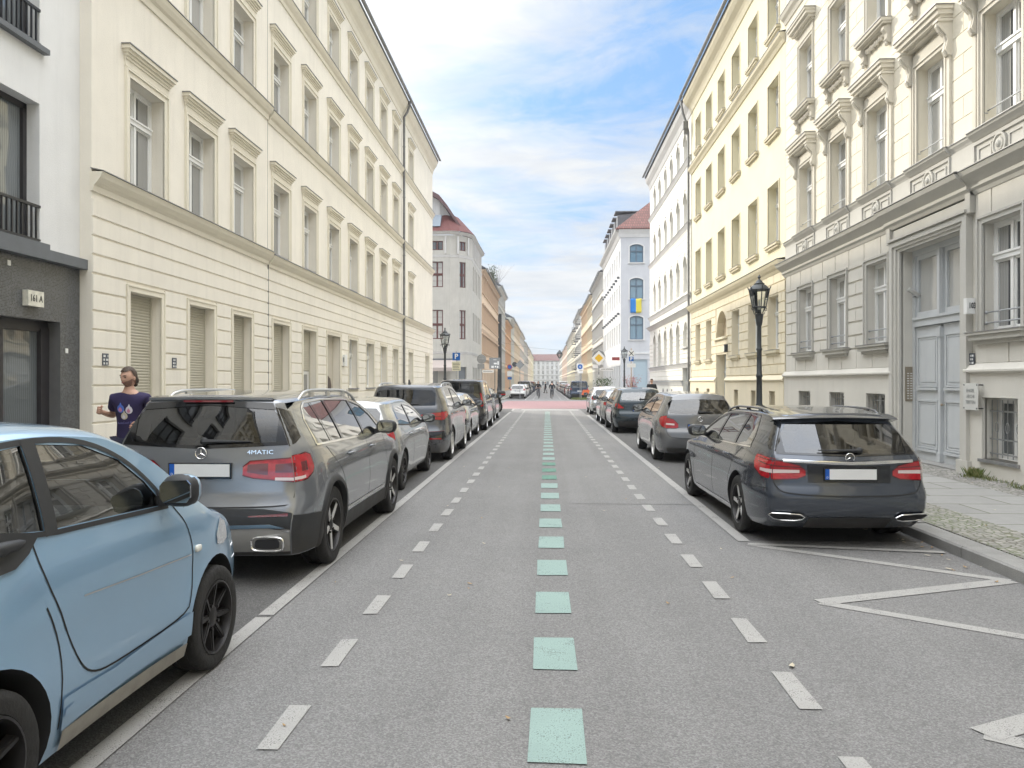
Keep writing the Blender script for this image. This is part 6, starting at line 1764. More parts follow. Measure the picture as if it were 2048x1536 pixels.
def generic(name, label, loc, rz=0, L=4.2, W=1.78, H=1.48, belt=.98, wb=2.6, ro=.85, R_=.315, paint=P_SILV, glass=(.80, 1.30), hw=.58, slope=.30, lamps=None, wheel=(5, M_RIMS, 'single'), detail=True, plate=.80, rails=None, hoodz=.98, top=.73, cowl=None, bumper=None, group=None, tint=True, body_arch=None, ws=None, wiper=True, taper=.12, crown=.10, mirror=None, star=None, pane2=True, winfrom=None, tailz=.08, notch=False, cat='car', mir=None):
    """hatchback, van or SUV from its main dimensions"""
    cw = cowl or L - .98 - (1.0 if notch else 0) * 0
    rf = [(0, H - .07 if slope < .5 else H - .12), (slope + .15, H - .035), (L * .33, H), (L * .48, H - .005), (L * .57, H - .07), (cw - .25, hoodz + .20), (cw, hoodz + .03), (cw + .3, hoodz - .03), (L - .2, hoodz - .16), (L, hoodz - .26)]
    c = Car(name, label, cat, loc, L, W, roof=rf, tail=[(.2, .12), (.34, .03), (.5, 0), (.68, .03), (.74, tailz - .01), (belt - .02, tailz + .02), (belt + .08, tailz + .06), (H - .05, slope)],
            nose=[(.2, L - .1), (.4, L), (.7, L - .02), (hoodz, L - .12), (1.6, L - .3)], belt=belt, wheels=(ro, ro + wb), R_=R_, tw=.21, paint=paint, top=top, bulge=.10, zb=.21, crown=crown, taper=taper, rz=rz, detail=detail, group=group)
    T = c.zr; y0 = winfrom if winfrom is not None else slope + .32; a, b = glass
    m1 = y0 + (cw - y0) * .42; ye = cw - .12; z1 = belt + .03
    tt = .03
    w1 = ([(y0, z1 + .05), (m1 - .035, z1)], [(y0, z1 + .14), (y0 + .10, T(y0 + .1) - tt - .03), (m1 - .035, T(m1) - tt)])
    w2 = ([(m1 + .035, z1), (ye, z1 - .01)], [(m1 + .035, T(m1) - tt), (L * .53, T(L * .53) - tt - .01), (L * .53 + (ye - L * .53) * .5, T(L * .53 + (ye - L * .53) * .5) - .02), (ye, z1 + .02)])
    za, zb_ = a + .0, b
    rw = ([(-hw, za + .015), (0, za), (hw, za + .015)], [(-hw, zb_ - .09), (-hw + .07, zb_ - .02), (0, zb_), (hw - .07, zb_ - .02), (hw, zb_ - .09)])
    glasses(c, [w1, w2], rw, (L * .52, cw - .12, .52), (slope + .22, L * .66, .55, W / 2 - .30), rmat=M_CGLT if tint else M_CGL)
    for sg in (-1, 1):
        mb = MB(); c.side(mb, [(m1 - .04, z1), (m1 + .04, z1)], [(m1 - .04, T(m1) - tt + .01), (m1 + .04, T(m1) - tt + .01)], .004, sg); mb.build('window_pillar', M_GLOSSB, c.root, recalc=False)
        mb = MB(); c.ribbon(mb, [(y0, z1 + .04), (m1, z1 - .012), (ye + .05, z1 - .02)], .02, .006, sg); mb.build('window_trim', M_PLAS, c.root, recalc=False)
    for (rl, ru, sl, su, mm, strips) in (lamps or []): lampset(c, rl, ru, sl, su, m=mm, strips=strips)
    bz = bumper if bumper is not None else .36
    if bz:
        mb = MB(); c.rear(mb, [(-.9 * W / 2, .22), (.9 * W / 2, .22)], [(-.9 * W / 2, bz), (.9 * W / 2, bz)], .008)
        mb.build('bumper_cladding', M_PLAS, c.root, smooth=60)
    if plate: c.plate(plate)
    if wiper: c.wiper(0, .3, a + .05, 0)
    seams(c, [[(-.74 * W / 2 * 1.1, a), (-.8 * W / 2, .60), (-.6 * W / 2, .52), (.6 * W / 2, .52), (.8 * W / 2, .60), (.74 * W / 2 * 1.1, a)]], .011, 'r')
    if detail:
        seams(c, [[(m1 + .0, .26), (m1 + .02, .8), (m1, z1)], [(cw - .1, .26), (cw - .02, .7), (cw - .18, z1)]])
        c.handles((m1 - .30, ye - .55), belt - .12)
        c.interior([(m1 - .15, 3), (m1 + .75, 2)], ws_y=m1 + 1.25, headz=min(H - .28, belt + .15), seatz=belt - .36)
    if star: c.star(star)
    c.mirror(ye - .08, belt + .05, mir or paint)
    if rails: c.rails(slope + .45, L * .58, rails, h=.05)
    c.wheel(*wheel)
    return c

small_blue((-2.80, 2.28, 0), 0)
suv_grey((-2.93, 6.30, 0), 0)
estate((3.10, 7.93, 0), R(.8))
TALL = lambda x0, x1, z0, z1, m=M_LAMP, st=(): ([(x0, z0), (x1, z0)], [(x0, z1), (x1, z1)], [(0, z0), (.10, z0 + .05)], [(0, z1), (.10, z1 - .02)], m, st)
generic('silver_hatchback', 'silver beige small hatchback with a roof aerial, third in the left row', (-3.13, 11.45, 0), L=4.05, W=1.73, H=1.47, belt=.98, wb=2.60, ro=.80, R_=.31, paint=P_SILV, glass=(1.02, 1.33), slope=.34, wheel=(6, M_RIMB, 'double'),
        lamps=[([(.54, .78), (.76, .76)], [(.60, 1.02), (.76, 1.10)], [(0, .77), (.16, .83)], [(0, 1.12), (.08, 1.10), (.16, .90)], M_LAMP, [([(.62, .84), (.74, .84)], [(.62, .88), (.74, .88)], M_LAMPW)])], bumper=.30)
a = bpy.data.objects['silver_hatchback']; mb = MB(); mb.tube([(.0, .62, 1.46), (.0, .50, 1.60)], [.008, .004], 6); mb.build('aerial', M_PLAS, a)
generic('dusty_dark_suv', 'dusty dark grey SUV with silver roof rails and an aerial fin, in the left row', (-3.02, 16.2, 0), L=4.5, W=1.88, H=1.70, belt=1.13, wb=2.72, ro=.90, R_=.365, paint=P_DGREY, glass=(1.20, 1.56), hw=.64, slope=.24, wheel=(5, M_RIMT, 'double'), rails=M_ALU, hoodz=1.10, top=.76, plate=.0, bumper=.0,
        lamps=[([(.34, 1.0), (.55, .925), (.88, .90)], [(.34, 1.02), (.6, 1.06), (.88, 1.08)], [(0, .90), (.18, .96), (.26, 1.02)], [(0, 1.08), (.18, 1.10), (.26, 1.06)], M_LAMP, [([(.45, .985), (.86, .975)], [(.45, 1.0), (.86, .99)], M_LAMPD)]),
               ([(.50, .50), (.86, .50)], [(.50, .66), (.86, .68)], [(0, .50), (.04, .50)], [(0, .68), (.04, .68)], M_GLOSSB, [([(.52, .505), (.82, .505)], [(.52, .525), (.82, .525)], M_LAMP), ([(.80, .51), (.83, .51)], [(.80, .66), (.83, .66)], M_LAMP)])])
a = bpy.data.objects['dusty_dark_suv']; mb = MB(); mb.prism([(.58, 1.67), (.80, 1.68), (.62, 1.77)], 'x', -.015, .015); mb.build('aerial', M_PLAS, a)
generic('silver_saloon', 'silver car half hidden between the dark SUV and the black van on the left', (-3.1, 21.7, 0), L=4.2, W=1.76, H=1.43, paint=P_SILV2, glass=(1.0, 1.30), slope=.5, lamps=[TALL(.5, .84, .8, .95)])
generic('black_van', 'tall black passenger van with a spare box on its tail, in the left row', (-3.02, 26.7, 0), L=4.45, W=1.82, H=1.83, belt=1.12, wb=2.7, ro=.85, R_=.33, paint=P_BLACK, glass=(1.13, 1.68), hw=.66, slope=.14, hoodz=1.12, top=.82, plate=0, bumper=.45, wheel=(5, M_RIMS, 'double'),
        lamps=[([(.72, .86), (.88, .86)], [(.72, 1.35), (.88, 1.33)], [(0, .86), (.06, .9)], [(0, 1.35), (.06, 1.30)], M_LAMP, [([(.74, .98), (.86, .98)], [(.74, 1.10), (.86, 1.10)], M_LAMPW)])])
generic('dark_hatchback', 'dark grey round hatchback with high red lamps, last in the left row before the crossing', (-3.1, 33.2, 0), L=4.0, W=1.69, H=1.46, paint=P_DGREY, glass=(1.0, 1.30), slope=.34, hw=.50, plate=0, bumper=.45,
        lamps=[([(.54, 1.02), (.72, 1.02)], [(.52, 1.34), (.62, 1.34), (.72, 1.20)], [(0, 1.02), (.08, 1.05)], [(0, 1.30), (.08, 1.25)], mat('pale_red_lens', (.55, .16, .14), rough=.1, coat=1), []), ([(.35, .42), (.6, .42)], [(.35, .47), (.6, .48)], None, None, M_LAMP, [])])
generic('shark_grey_compact', 'shark grey compact car with chrome tailgate strip, second in the right row', (3.25, 16.35, 0), L=4.36, W=1.79, H=1.51, belt=1.0, wb=2.75, ro=.93, R_=.325, paint=P_BGREY, glass=(1.03, 1.35), hw=.64, slope=.38, hoodz=.98, top=.71, taper=.15, plate=.76, star=.935, wheel=(5, M_RIMT, 'double'), bumper=.32,
        lamps=[([(.44, .77), (.50, .74), (.86, .74)], [(.46, .83), (.56, .93), (.86, .99)], [(0, .74), (.14, .82), (.20, .90)], [(0, 1.0), (.14, .99), (.20, .95)], M_LAMP, [([(.54, .80), (.84, .82)], [(.54, .835), (.84, .86)], M_LAMPW)])])
c_ = bpy.data.objects['shark_grey_compact']
generic('petrol_electric_hatchback', 'dark petrol electric hatchback with spaced tailgate lettering, third in the right row', (3.13, 25.7, 0), L=4.32, W=1.81, H=1.54, belt=1.03, wb=2.77, ro=.80, R_=.345, paint=P_TEAL, glass=(1.10, 1.38), hw=.62, slope=.36, hoodz=1.02, top=.74, plate=.80, wheel=(5, M_RIMB, 'double'), bumper=.42, tint=False,
        lamps=[([(.55, .84), (.88, .84)], [(.55, .86), (.72, .99), (.88, 1.02)], [(0, .84), (.15, .92)], [(0, 1.02), (.15, 1.0)], M_LAMP, [])])
text_mesh('C U P R A', .085, .003, M_CHR, bpy.data.objects['petrol_electric_hatchback'], (0, .055, .935), (R(90), 0, 0))
generic('silver_fastback', 'silver car with pale glass tail, fourth in the right row', (3.1, 30.9, 0), L=4.4, W=1.79, H=1.42, paint=P_SILV, glass=(.98, 1.34), slope=.75, lamps=[TALL(.5, .84, .78, .92)], tint=False)
generic('white_crossing_car', 'bright silver hatchback at the end of the right row beside the crossing', (3.15, 40.3, 0), L=4.3, W=1.76, H=1.50, paint=P_SILV2, glass=(1.0, 1.32), lamps=[TALL(.58, .82, .8, 1.0)])

# ---- rows of cars beyond the crossing: four kinds built once, then copied
fg = 'cars parked in rows beyond the crossing'
K = [generic('parked_hatchback', 'white hatchback, first in the left row beyond the crossing', (-3.0, 79.5, 0), L=4.1, W=1.75, H=1.50, paint=P_WHITE, glass=(1.0, 1.34), detail=False, group=fg, lamps=[TALL(.62, .82, .84, 1.05)], bumper=.5).root,
     generic('parked_off_roader', 'boxy navy off-roader with a white roof edge, first in the right row beyond the crossing', (3.3, 77.5, 0), L=4.6, W=1.95, H=1.86, belt=1.2, wb=2.8, ro=.9, R_=.38, paint=P_NAVY, glass=(1.16, 1.66), hw=.68, slope=.16, hoodz=1.2, top=.84, detail=False, group=fg, lamps=[TALL(.78, .92, .92, 1.10)], bumper=.5).root,
     generic('parked_estate', 'dark estate, second in the left row beyond the crossing', (-3.1, 85.4, 0), L=4.6, W=1.80, H=1.45, paint=P_BLACK, glass=(.98, 1.30), slope=.4, detail=False, group=fg, lamps=[TALL(.55, .84, .78, .93)]).root]
pal = [('silver', P_SILV2), ('black', P_BLACK), ('dark grey', P_DGREY), ('white', P_WHITE), ('dark red', P_REDC), ('navy', P_NAVY), ('grey', P_GREY), ('black', P_BLACK)]
def repaint(o, m):
    for ch in o.children:
        if ch.type == 'MESH' and ch.name.split('.')[0] in ('body', 'wing_mirror') and len(ch.material_slots):
            sl = ch.material_slots[0]; sl.link = 'OBJECT'; sl.material = m
ords = 'first second third fourth fifth sixth seventh eighth ninth tenth eleventh twelfth thirteenth fourteenth fifteenth sixteenth seventeenth eighteenth nineteenth twentieth'.split()
rnd = random.Random(3)
for side, y, n in (('left', 91.2, 15), ('right', 83.5, 15)):
    for i in range(n):
        cn, pm = pal[rnd.randrange(len(pal))]; k = rnd.randrange(3)
        o = copy_tree(K[k]); o.location = ((-3.05 if side == 'left' else 3.1) + rnd.uniform(-.08, .08), y, 0); repaint(o, pm)
        o['label'] = '%s parked %s, %s in the %s row beyond the crossing' % (cn, ('hatchback', 'off-roader', 'estate')[k], ords[i + (2 if side == 'left' else 1)], side)
        y += 5.4 + rnd.uniform(0, 1.2)
# ------------------------------------------------------------------ street lamps
def street_lamp(label, loc):
    t = thing('street_lamp', label, 'street lamp', loc, group='lantern street lamps')
    mb = MB()
    mb.lathe([(.15, 0), (.15, .12), (.125, .16), (.12, .75), (.14, .78), (.14, .84), (.10, .92), (.115, .97), (.085, 1.05), (.066, 1.12), (.060, 1.7), (.072, 1.72), (.072, 1.76), (.058, 1.78), (.052, 2.3), (.064, 2.32), (.064, 2.35), (.05, 2.37), (.047, 2.86), (.06, 2.88), (.072, 2.95), (.088, 3.08), (.092, 3.12), (.05, 3.14), (.03, 3.25)], 18)
    mb.build('post', M_IRON, t, smooth=35)
    z0, z1, r0, r1 = 3.28, 3.67, .15, .225; N = 6
    mb = MB()
    for k in range(N):
        a = PI / N + 2 * PI * k / N; ca, sa = math.cos(a), math.sin(a)
        mb.tube([(r0 * ca, r0 * sa, z0), (r1 * ca, r1 * sa, z1), ((r1 + .025) * ca, (r1 + .025) * sa, z1 + .05), ((r1 + .035) * ca, (r1 + .035) * sa, z1 + .08)], [.011, .012, .013, .004], 6)
        mb.tube([(.055 * ca, .055 * sa, 3.11), (.11 * ca, .11 * sa, 3.13), (r0 * ca, r0 * sa, z0)], .009, 6)
        b = a + PI / N; mb.tube([(r0 * .87 * math.cos(b), r0 * .87 * math.sin(b), z0), (r1 * .87 * math.cos(b), r1 * .87 * math.sin(b), z1)], .006, 5)
    for k in (0, 3):
        a = PI / N + 2 * PI * k / N; mb.tube([(math.cos(a) * (r0 + .045 + .035 * math.cos(u * PI / 6)), math.sin(a) * (r0 + .045 + .035 * math.cos(u * PI / 6)), z0 - .035 + .035 * math.sin(u * PI / 6)) for u in range(12)], .008, 6, closed=True)
    for r, z in ((r0, z0), (r1, z1)): mb.tube([(r * math.cos(PI / N + 2 * PI * k / N), r * math.sin(PI / N + 2 * PI * k / N), z) for k in range(N)], .015, 6, closed=True)
    mb.build('lantern_frame', M_IRON, t, smooth=35)
    mb = MB(); rows = [[(r * .98 * math.cos(PI / N + 2 * PI * k / N), r * .98 * math.sin(PI / N + 2 * PI * k / N), z) for k in range(N)] for r, z in ((.09, 3.15), (r0, z0), (r1, z1))]
    mb.grid(rows, cv=True); mb.build('lantern_glass', M_LGLASS, t, recalc=False)
    mb = MB(); mb.lathe([(.235, z1), (.225, z1 + .02), (.15, z1 + .10), (.11, z1 + .12), (.12, z1 + .14), (.085, z1 + .16), (.055, z1 + .21), (.03, z1 + .23), (.02, z1 + .25), (.033, z1 + .275), (.036, z1 + .295), (.02, z1 + .32), (.006, z1 + .345)], 12); mb.build('lantern_roof', M_IRON, t, smooth=35)
    mb = MB(); mb.lathe([(.035, 3.2), (.035, 3.30), (.02, 3.31), (.022, 3.42), (.001, 3.46)], 10); mb.build('lamp_bulb', mat('lamp_burner', (.65, .64, .6), rough=.4), t, smooth=40)
    return t
l0 = street_lamp('tall dark lantern street lamp in front of the yellow and grey facades on the right', (4.78, 17.55, SW))
for lab, loc in (('dark lantern street lamp at the far left pavement corner beside a parking sign', (-4.5, 34.0, SW)), ('dark lantern street lamp in front of the bluish white corner house', (5.25, 52.3, SW)), ('small distant lantern lamp in front of the apricot house', (-4.9, 78, SW)), ('small distant lantern lamp in front of the lemon houses on the right', (4.7, 108, SW))):
    o = copy_tree(l0); o.location = loc; o['label'] = lab
t = thing('hanging_street_lamp', 'glass lantern hanging on a wire high above the far part of the street', 'street lamp', (1.9, 112, 5.2))
mb = MB(); mb.lathe([(.10, 0), (.42, .35), (.44, .55)], 12, cap=False); mb.build('lantern_glass', M_LGLASS, t, smooth=40)
mb = MB(); mb.lathe([(.47, .55), (.40, .75), (.2, .95), (.12, 1.1), (.02, 1.15)], 12); mb.lathe([(.12, -.05), (.12, .02)], 10)
for k in range(6): a = k * PI / 3; mb.tube([(.11 * math.cos(a), .11 * math.sin(a), 0), (.45 * math.cos(a), .45 * math.sin(a), .56)], .02, 5)
mb.build('lantern_roof', M_IRON, t, smooth=40)
mb = MB(); mb.tube([(-9.3, 0, 2.4), (-4, 0, 1.5), (0, 0, 1.15), (3, 0, 1.6), (5.5, 0, 2.3)], .012, 5); mb.build('wire', M_IRON, t)

# ------------------------------------------------------------------ signs
def pole_sign(name, label, loc, h, poleM=M_STEEL, r=.03, cat='sign'):
    t = thing(name, label, cat, loc); mb = MB(); mb.lathe([(r, 0), (r, h)], 10); mb.build('pole', poleM, t, smooth=40); return t
def disc(r, y0, y1, z, n=28, x=0): return ([(x + r * math.cos(2 * PI * k / n), z + r * math.sin(2 * PI * k / n)) for k in range(n)], y0, y1)
def addp(t, name, poly, y0, y1, m): mb = MB(); mb.prism(poly, 'y', y0, y1); return mb.build(name, m, t)
def rectp(x0, x1, z0, z1): return [(x0, z0), (x1, z0), (x1, z1), (x0, z1)]
def parking(t, z, s_=.42):
    o = addp(t, 'sign_plate', rectp(-s_ / 2, s_ / 2, z, z + s_), -.055, -.04, M_BLUE)
    text_mesh('P', s_ * .95, .002, M_WSIGN, o, (0, -.057, z + s_ * .5), (R(90), 0, 0), bold=.008); return o
M_YSIGN = mat('sign_yellow', (.78, .48, .03), rough=.4)
t = pole_sign('parking_sign', 'blue P parking sign with a pale supplementary plate by the left lamp post', (-4.93, 42, SW), 3.3); parking(t, 2.78)
o = addp(t, 'supplementary_plate', rectp(-.24, .24, 2.22, 2.72), -.055, -.04, mat('pale_yellow_plate', (.72, .69, .52), rough=.5))
for k in range(5): addp(o, 'text_line', rectp(-.19, .19 - .03 * (k % 3), 2.28 + k * .085, 2.305 + k * .085), -.058, -.054, M_INK)
t = pole_sign('round_sign_back', 'grey back of a round traffic sign with street name plate on the left pavement', (-4.56, 54, .0), 3.7)
pz = disc(.33, -.05, -.035, 3.33); addp(t, 'sign_disc', *pz, M_GREYBACK); addp(t, 'bracket', rectp(-.22, .22, 3.32, 3.36), -.075, -.05, M_STEEL); addp(t, 'bracket', rectp(-.22, .22, 3.18, 3.21), -.075, -.05, M_STEEL)
addp(t, 'lower_sign', rectp(-.28, .2, 2.65, 3.0), -.05, -.035, M_GREYBACK)
o = addp(t, 'street_name_plate', rectp(.06, .85, 2.38, 2.56), -.03, -.01, M_WSIGN); [addp(o, 'text_line', rectp(x_, x_ + .05, 2.44, 2.50), -.033, -.029, M_INK) for x_ in (.14, .22, .30, .38, .46, .54, .62, .70)]
t = pole_sign('dark_notice_board', 'dark square board with pale pictograms on a pole beyond the crossing on the left', (-5.1, 76, SW), 4.0, M_IRON)
o = addp(t, 'board', rectp(-.55, .55, 2.9, 4.0), -.06, -.035, M_GREYBACK)
for x0, x1, z0, z1 in ((-.15, .15, 3.78, 3.82), (-.1, .2, 3.35, 3.5), (.25, .4, 3.3, 3.65), (-.35, -.1, 3.0, 3.2), (.0, .12, 3.05, 3.2), (.2, .35, 3.0, 3.18)): addp(o, 'pictogram', rectp(x0, x1, z0, z1), -.064, -.058, M_WSIGN)
t = pole_sign('diamond_sign_back', 'grey back of a diamond sign beside the left lane past the red crossing', (-2.62, 76, 0), 3.9)
addp(t, 'sign_plate', [(0, 2.98), (.45, 3.43), (0, 3.88), (-.45, 3.43)], -.05, -.035, M_GREYBACK); addp(t, 'side_disc', *disc(.25, -.03, -.015, 3.45, x=-.52), M_IRON)
t = pole_sign('no_parking_sign', 'small red and blue no parking sign with plates on the far left pavement', (-4.4, 92, SW), 3.7)
addp(t, 'sign_disc', *disc(.3, -.05, -.035, 3.4), M_RED); addp(t, 'sign_centre', *disc(.23, -.055, -.045, 3.4), M_BLUE); addp(t, 'supplementary_plate', rectp(-.3, .3, 2.3, 2.9), -.05, -.035, M_WSIGN); addp(t, 'lower_plate', rectp(-.25, .25, 1.9, 2.2), -.05, -.035, M_BLUE)
t = pole_sign('priority_road_sign', 'yellow priority diamond sign with street name plate at the right of the crossing', (3.92, 58, 0), 4.0)
addp(t, 'octagon_back', *disc(.50, -.03, -.02, 3.62, 8), M_GREYBACK)
o = addp(t, 'sign_plate', [(0, 2.95), (.56, 3.51), (0, 4.07), (-.56, 3.51)], -.06, -.045, M_WSIGN); addp(o, 'yellow_diamond', [(0, 3.19), (.32, 3.51), (0, 3.83), (-.32, 3.51)], -.066, -.058, M_YSIGN)
o = addp(t, 'street_name_plate', rectp(.1, 1.12, 2.58, 2.78), -.03, -.01, M_WSIGN); [addp(o, 'text_line', rectp(x_, x_ + .05, 2.65, 2.71), -.033, -.029, M_INK) for x_ in (.18, .26, .34, .42, .52, .60, .68, .76, .84, .92, 1.0)]
o2 = addp(t, 'side_plate', rectp(-.45, -.06, 2.75, 3.0), -.03, -.01, M_WSIGN)
for k in range(7): addp(t, 'sticker', rectp(-.032, .032, .9 + k * .24, 1.0 + k * .24 + .05 * (k % 2)), -.034, -.029, M_WSIGN if k % 2 else M_INK)
t = pole_sign('cycle_street_sign', 'white square sign with blue disc on twin poles past the crossing on the right', (3.22, 74.2, 0), 3.6)
mb = MB(); mb.M = Matrix.Translation((.12, 0, 0)); mb.lathe([(.03, 0), (.03, 3.1)], 8); mb.build('pole', M_STEEL, t, smooth=40)
o = addp(t, 'sign_plate', rectp(-.32, .32, 2.85, 3.5), -.05, -.035, M_WSIGN); addp(o, 'blue_disc', *disc(.24, -.056, -.048, 3.19), M_BLUE); addp(o, 'cycle_symbol', *disc(.09, -.060, -.054, 3.17), M_WSIGN); addp(o, 'cycle_centre', *disc(.06, -.064, -.058, 3.17), M_BLUE); addp(t, 'supplementary_plate', rectp(-.25, .28, 2.55, 2.8), -.05, -.035, M_WSIGN)
t = pole_sign('stopping_sign_post', 'post with crossed round sign, P sign and white plate by the corner house lamp', (5.52, 50.5, SW), 3.8, mat('tan_post', (.5, .38, .28), rough=.7))
o = addp(t, 'sign_disc', *disc(.21, -.05, -.035, 3.46), M_WSIGN)
for a in (1, -1): addp(o, 'sign_cross', [(-.15, 3.46 - a * .15 - .03), (-.15, 3.46 - a * .15 + .03), (.15, 3.46 + a * .15 + .03), (.15, 3.46 + a * .15 - .03)], -.056 - .002 * a, -.05, M_INK)
parking(t, 2.95, .3); addp(t, 'supplementary_plate', rectp(-.28, .28, 2.55, 2.8), -.05, -.035, M_WSIGN)
mb = MB(); mb.box(-.25, .25, -.25, .25, 0, 12.2); tag(mb.build('dark_strip', M_IRON, loc=(-7.15, 118.2, 0)), 'tall thin dark strip against the facade after the apricot house', 'strip')  # plain dark strip for the dark gap and downpipe between the houses
mb = MB(); mb.box(-.02, .75, -.01, .02, 0, .32); o = tag(mb.build('red_shop_sign', mat('dull_red_board', (.28, .05, .05), rough=.6), loc=(6.6, 77.9, 3.9)), 'small dull red board on the wall of the bluish corner house', 'sign')

# ------------------------------------------------------------------ motorcycle
t = thing('motorcycle', 'dark motor scooter with a top box parked across the end of the left row', 'motorcycle', (-2.75, 44.6, 0), R(38))
for yy in (0, 1.32):
    mb = MB(); mb.tube([(0, yy + .27 * math.cos(a * PI / 12), .30 + .27 * math.sin(a * PI / 12)) for a in range(24)], .055, 8, closed=True); o = mb.build('wheel', M_RUB, t, smooth=50)
    mb = MB(); mb.lathe([(.2, -.02), (.2, .02), (.05, .04)], 16, (0, yy, .30), 'x'); mb.build('rim', M_RIMS, o)
mb = MB(); mb.ball((0, .28, .62), (.17, .42, .2), 14, 0, .8); mb.ball((0, .95, .55), (.19, .25, .28), 12, 0, .8); mb.prism([(.1, .35), (1.0, .28), (1.15, .42), (.1, .5)], 'x', -.16, .16); mb.build('body', M_BLACKM, t, smooth=50)
mb = MB(); mb.ball((0, .30, .82), (.16, .42, .08), 14, 0, .7); mb.build('seat', M_SEAT, t, smooth=50)
mb = MB(); mb.tube([(-.35, 1.0, 1.08), (0, 1.05, 1.02), (.35, 1.0, 1.08)], .018, 8); mb.tube([(0, 1.32, .3), (0, 1.05, 1.02)], .04, 8); mb.ball((.3, 1.02, 1.25), (.07, .02, .05), 8); mb.ball((-.3, 1.02, 1.25), (.07, .02, .05), 8); mb.tube([(.3, 1.02, 1.08), (.3, 1.02, 1.25)], .008, 5); mb.tube([(-.3, 1.02, 1.08), (-.3, 1.02, 1.25)], .008, 5); mb.prism([(1.08, .9), (1.12, .9), (1.02, 1.35), (.99, 1.33)], 'x', -.2, .2); mb.build('handlebar', M_IRON, t, smooth=50)
mb = MB(); mb.ball((0, -.22, 1.05), (.24, .2, .17), 14, 0, .6); mb.build('top_box', M_PLAS, t, smooth=50)
mb = MB(); mb.box(-.16, .16, -.43, -.38, .98, 1.04); mb.build('tail_light', M_LAMP, t)
mb = MB(); mb.prism([(-.45, .0), (-.3, .42), (.3, .42), (.45, 0), (.2, -.05)], 'y', 0, .38)
o = tag(mb.build('orange_sack', mat('orange_plastic', (.75, .17, .06), rough=.5), loc=(3.0, 58.3, .75)), 'orange plastic sheet tied to the pole base at the right of the crossing', 'sheet'); o.scale = (.8, .3, .9)

# ------------------------------------------------------------------ people
M_SKIN = mat('skin', (.56, .34, .25), rough=.55, var=.08, vscale=12)
M_HAIR = mat('brown_hair', (.07, .045, .03), rough=.6, var=.3, vscale=30)
M_BEARD = mat('stubble', (.27, .16, .12), rough=.7, var=.2, vscale=40)
def skinmesh(name, J, E_, m, parent, root=0, sub=2):
    """J = {key: (pos, (rx, ry))}"""
    ks = list(J); me = bpy.data.meshes.new(name); me.from_pydata([J[k][0] for k in ks], [(ks.index(a), ks.index(b)) for a, b in E_], [])
    o = put(name, me); o.modifiers.new('k', 'SKIN'); 
    for i, k in enumerate(ks):
        r = J[k][1]; me.skin_vertices[0].data[i].radius = (r, r) if not isinstance(r, tuple) else r
    me.skin_vertices[0].data[root].use_root = True
    o.modifiers['k'].use_smooth_shade = True
    if sub: sm = o.modifiers.new('s', 'SUBSURF'); sm.levels = sub; sm.render_levels = sub
    dg = bpy.context.evaluated_depsgraph_get(); dg.update()
    nm = bpy.data.meshes.new_from_object(o.evaluated_get(dg)); nm.name = name; o.modifiers.clear(); o.data = nm
    nm.materials.clear(); nm.materials.append(m); nm.polygons.foreach_set('use_smooth', [True] * len(nm.polygons))
    o.parent = parent; return o
def V(*a): return Vector(a)
def hand(mb, W_, d, side, palm, curl=.9):
    """palm + five curled fingers; W_ wrist, d = direction of the hand, side = across the knuckles, palm = way the palm faces"""
    d = V(*d).normalized(); s_ = V(*side).normalized(); p_ = V(*palm).normalized(); W_ = V(*W_)
    c = W_ + d * .045; rows = []
    for t_, w_, h_ in ((-.02, .022, .02), (.01, .03, .018), (.04, .040, .016), (.075, .042, .014), (.09, .036, .010)):
        cc = W_ + d * t_; rows.append([tuple(cc + s_ * w_ * math.cos(a * PI / 5) + p_ * h_ * math.sin(a * PI / 5)) for a in range(10)])
    mb.grid(rows, cv=True); mb.fc(rows[0]); mb.fc(rows[-1])
    for k, (off, L) in enumerate(((-.030, .062), (-.010, .075), (.011, .080), (.032, .072))):
        b = W_ + d * .085 + s_ * off; pts = [b - d * .02, b]; dd = d.copy()
        for seg, f in enumerate((.45, .32, .25)):
            ang = curl * (.55 + .35 * seg + .06 * k); dd = (d * math.cos(ang * (seg + 1) * .8) + p_ * math.sin(ang * (seg + 1) * .8)).normalized(); pts.append(pts[-1] + dd * L * f)
        mb.tube(pts, [.0095, .010, .009, .008, .0065], 8)
    b = W_ + d * .025 + s_ * .032; mb.tube([b, b + (s_ * .8 + d * .5 + p_ * .3).normalized() * .03, b + (s_ * .5 + d * .9 + p_ * .6).normalized() * .058, b + (s_ * .15 + d * 1.0 + p_ * .9).normalized() * .078], [.013, .011, .010, .007], 8)
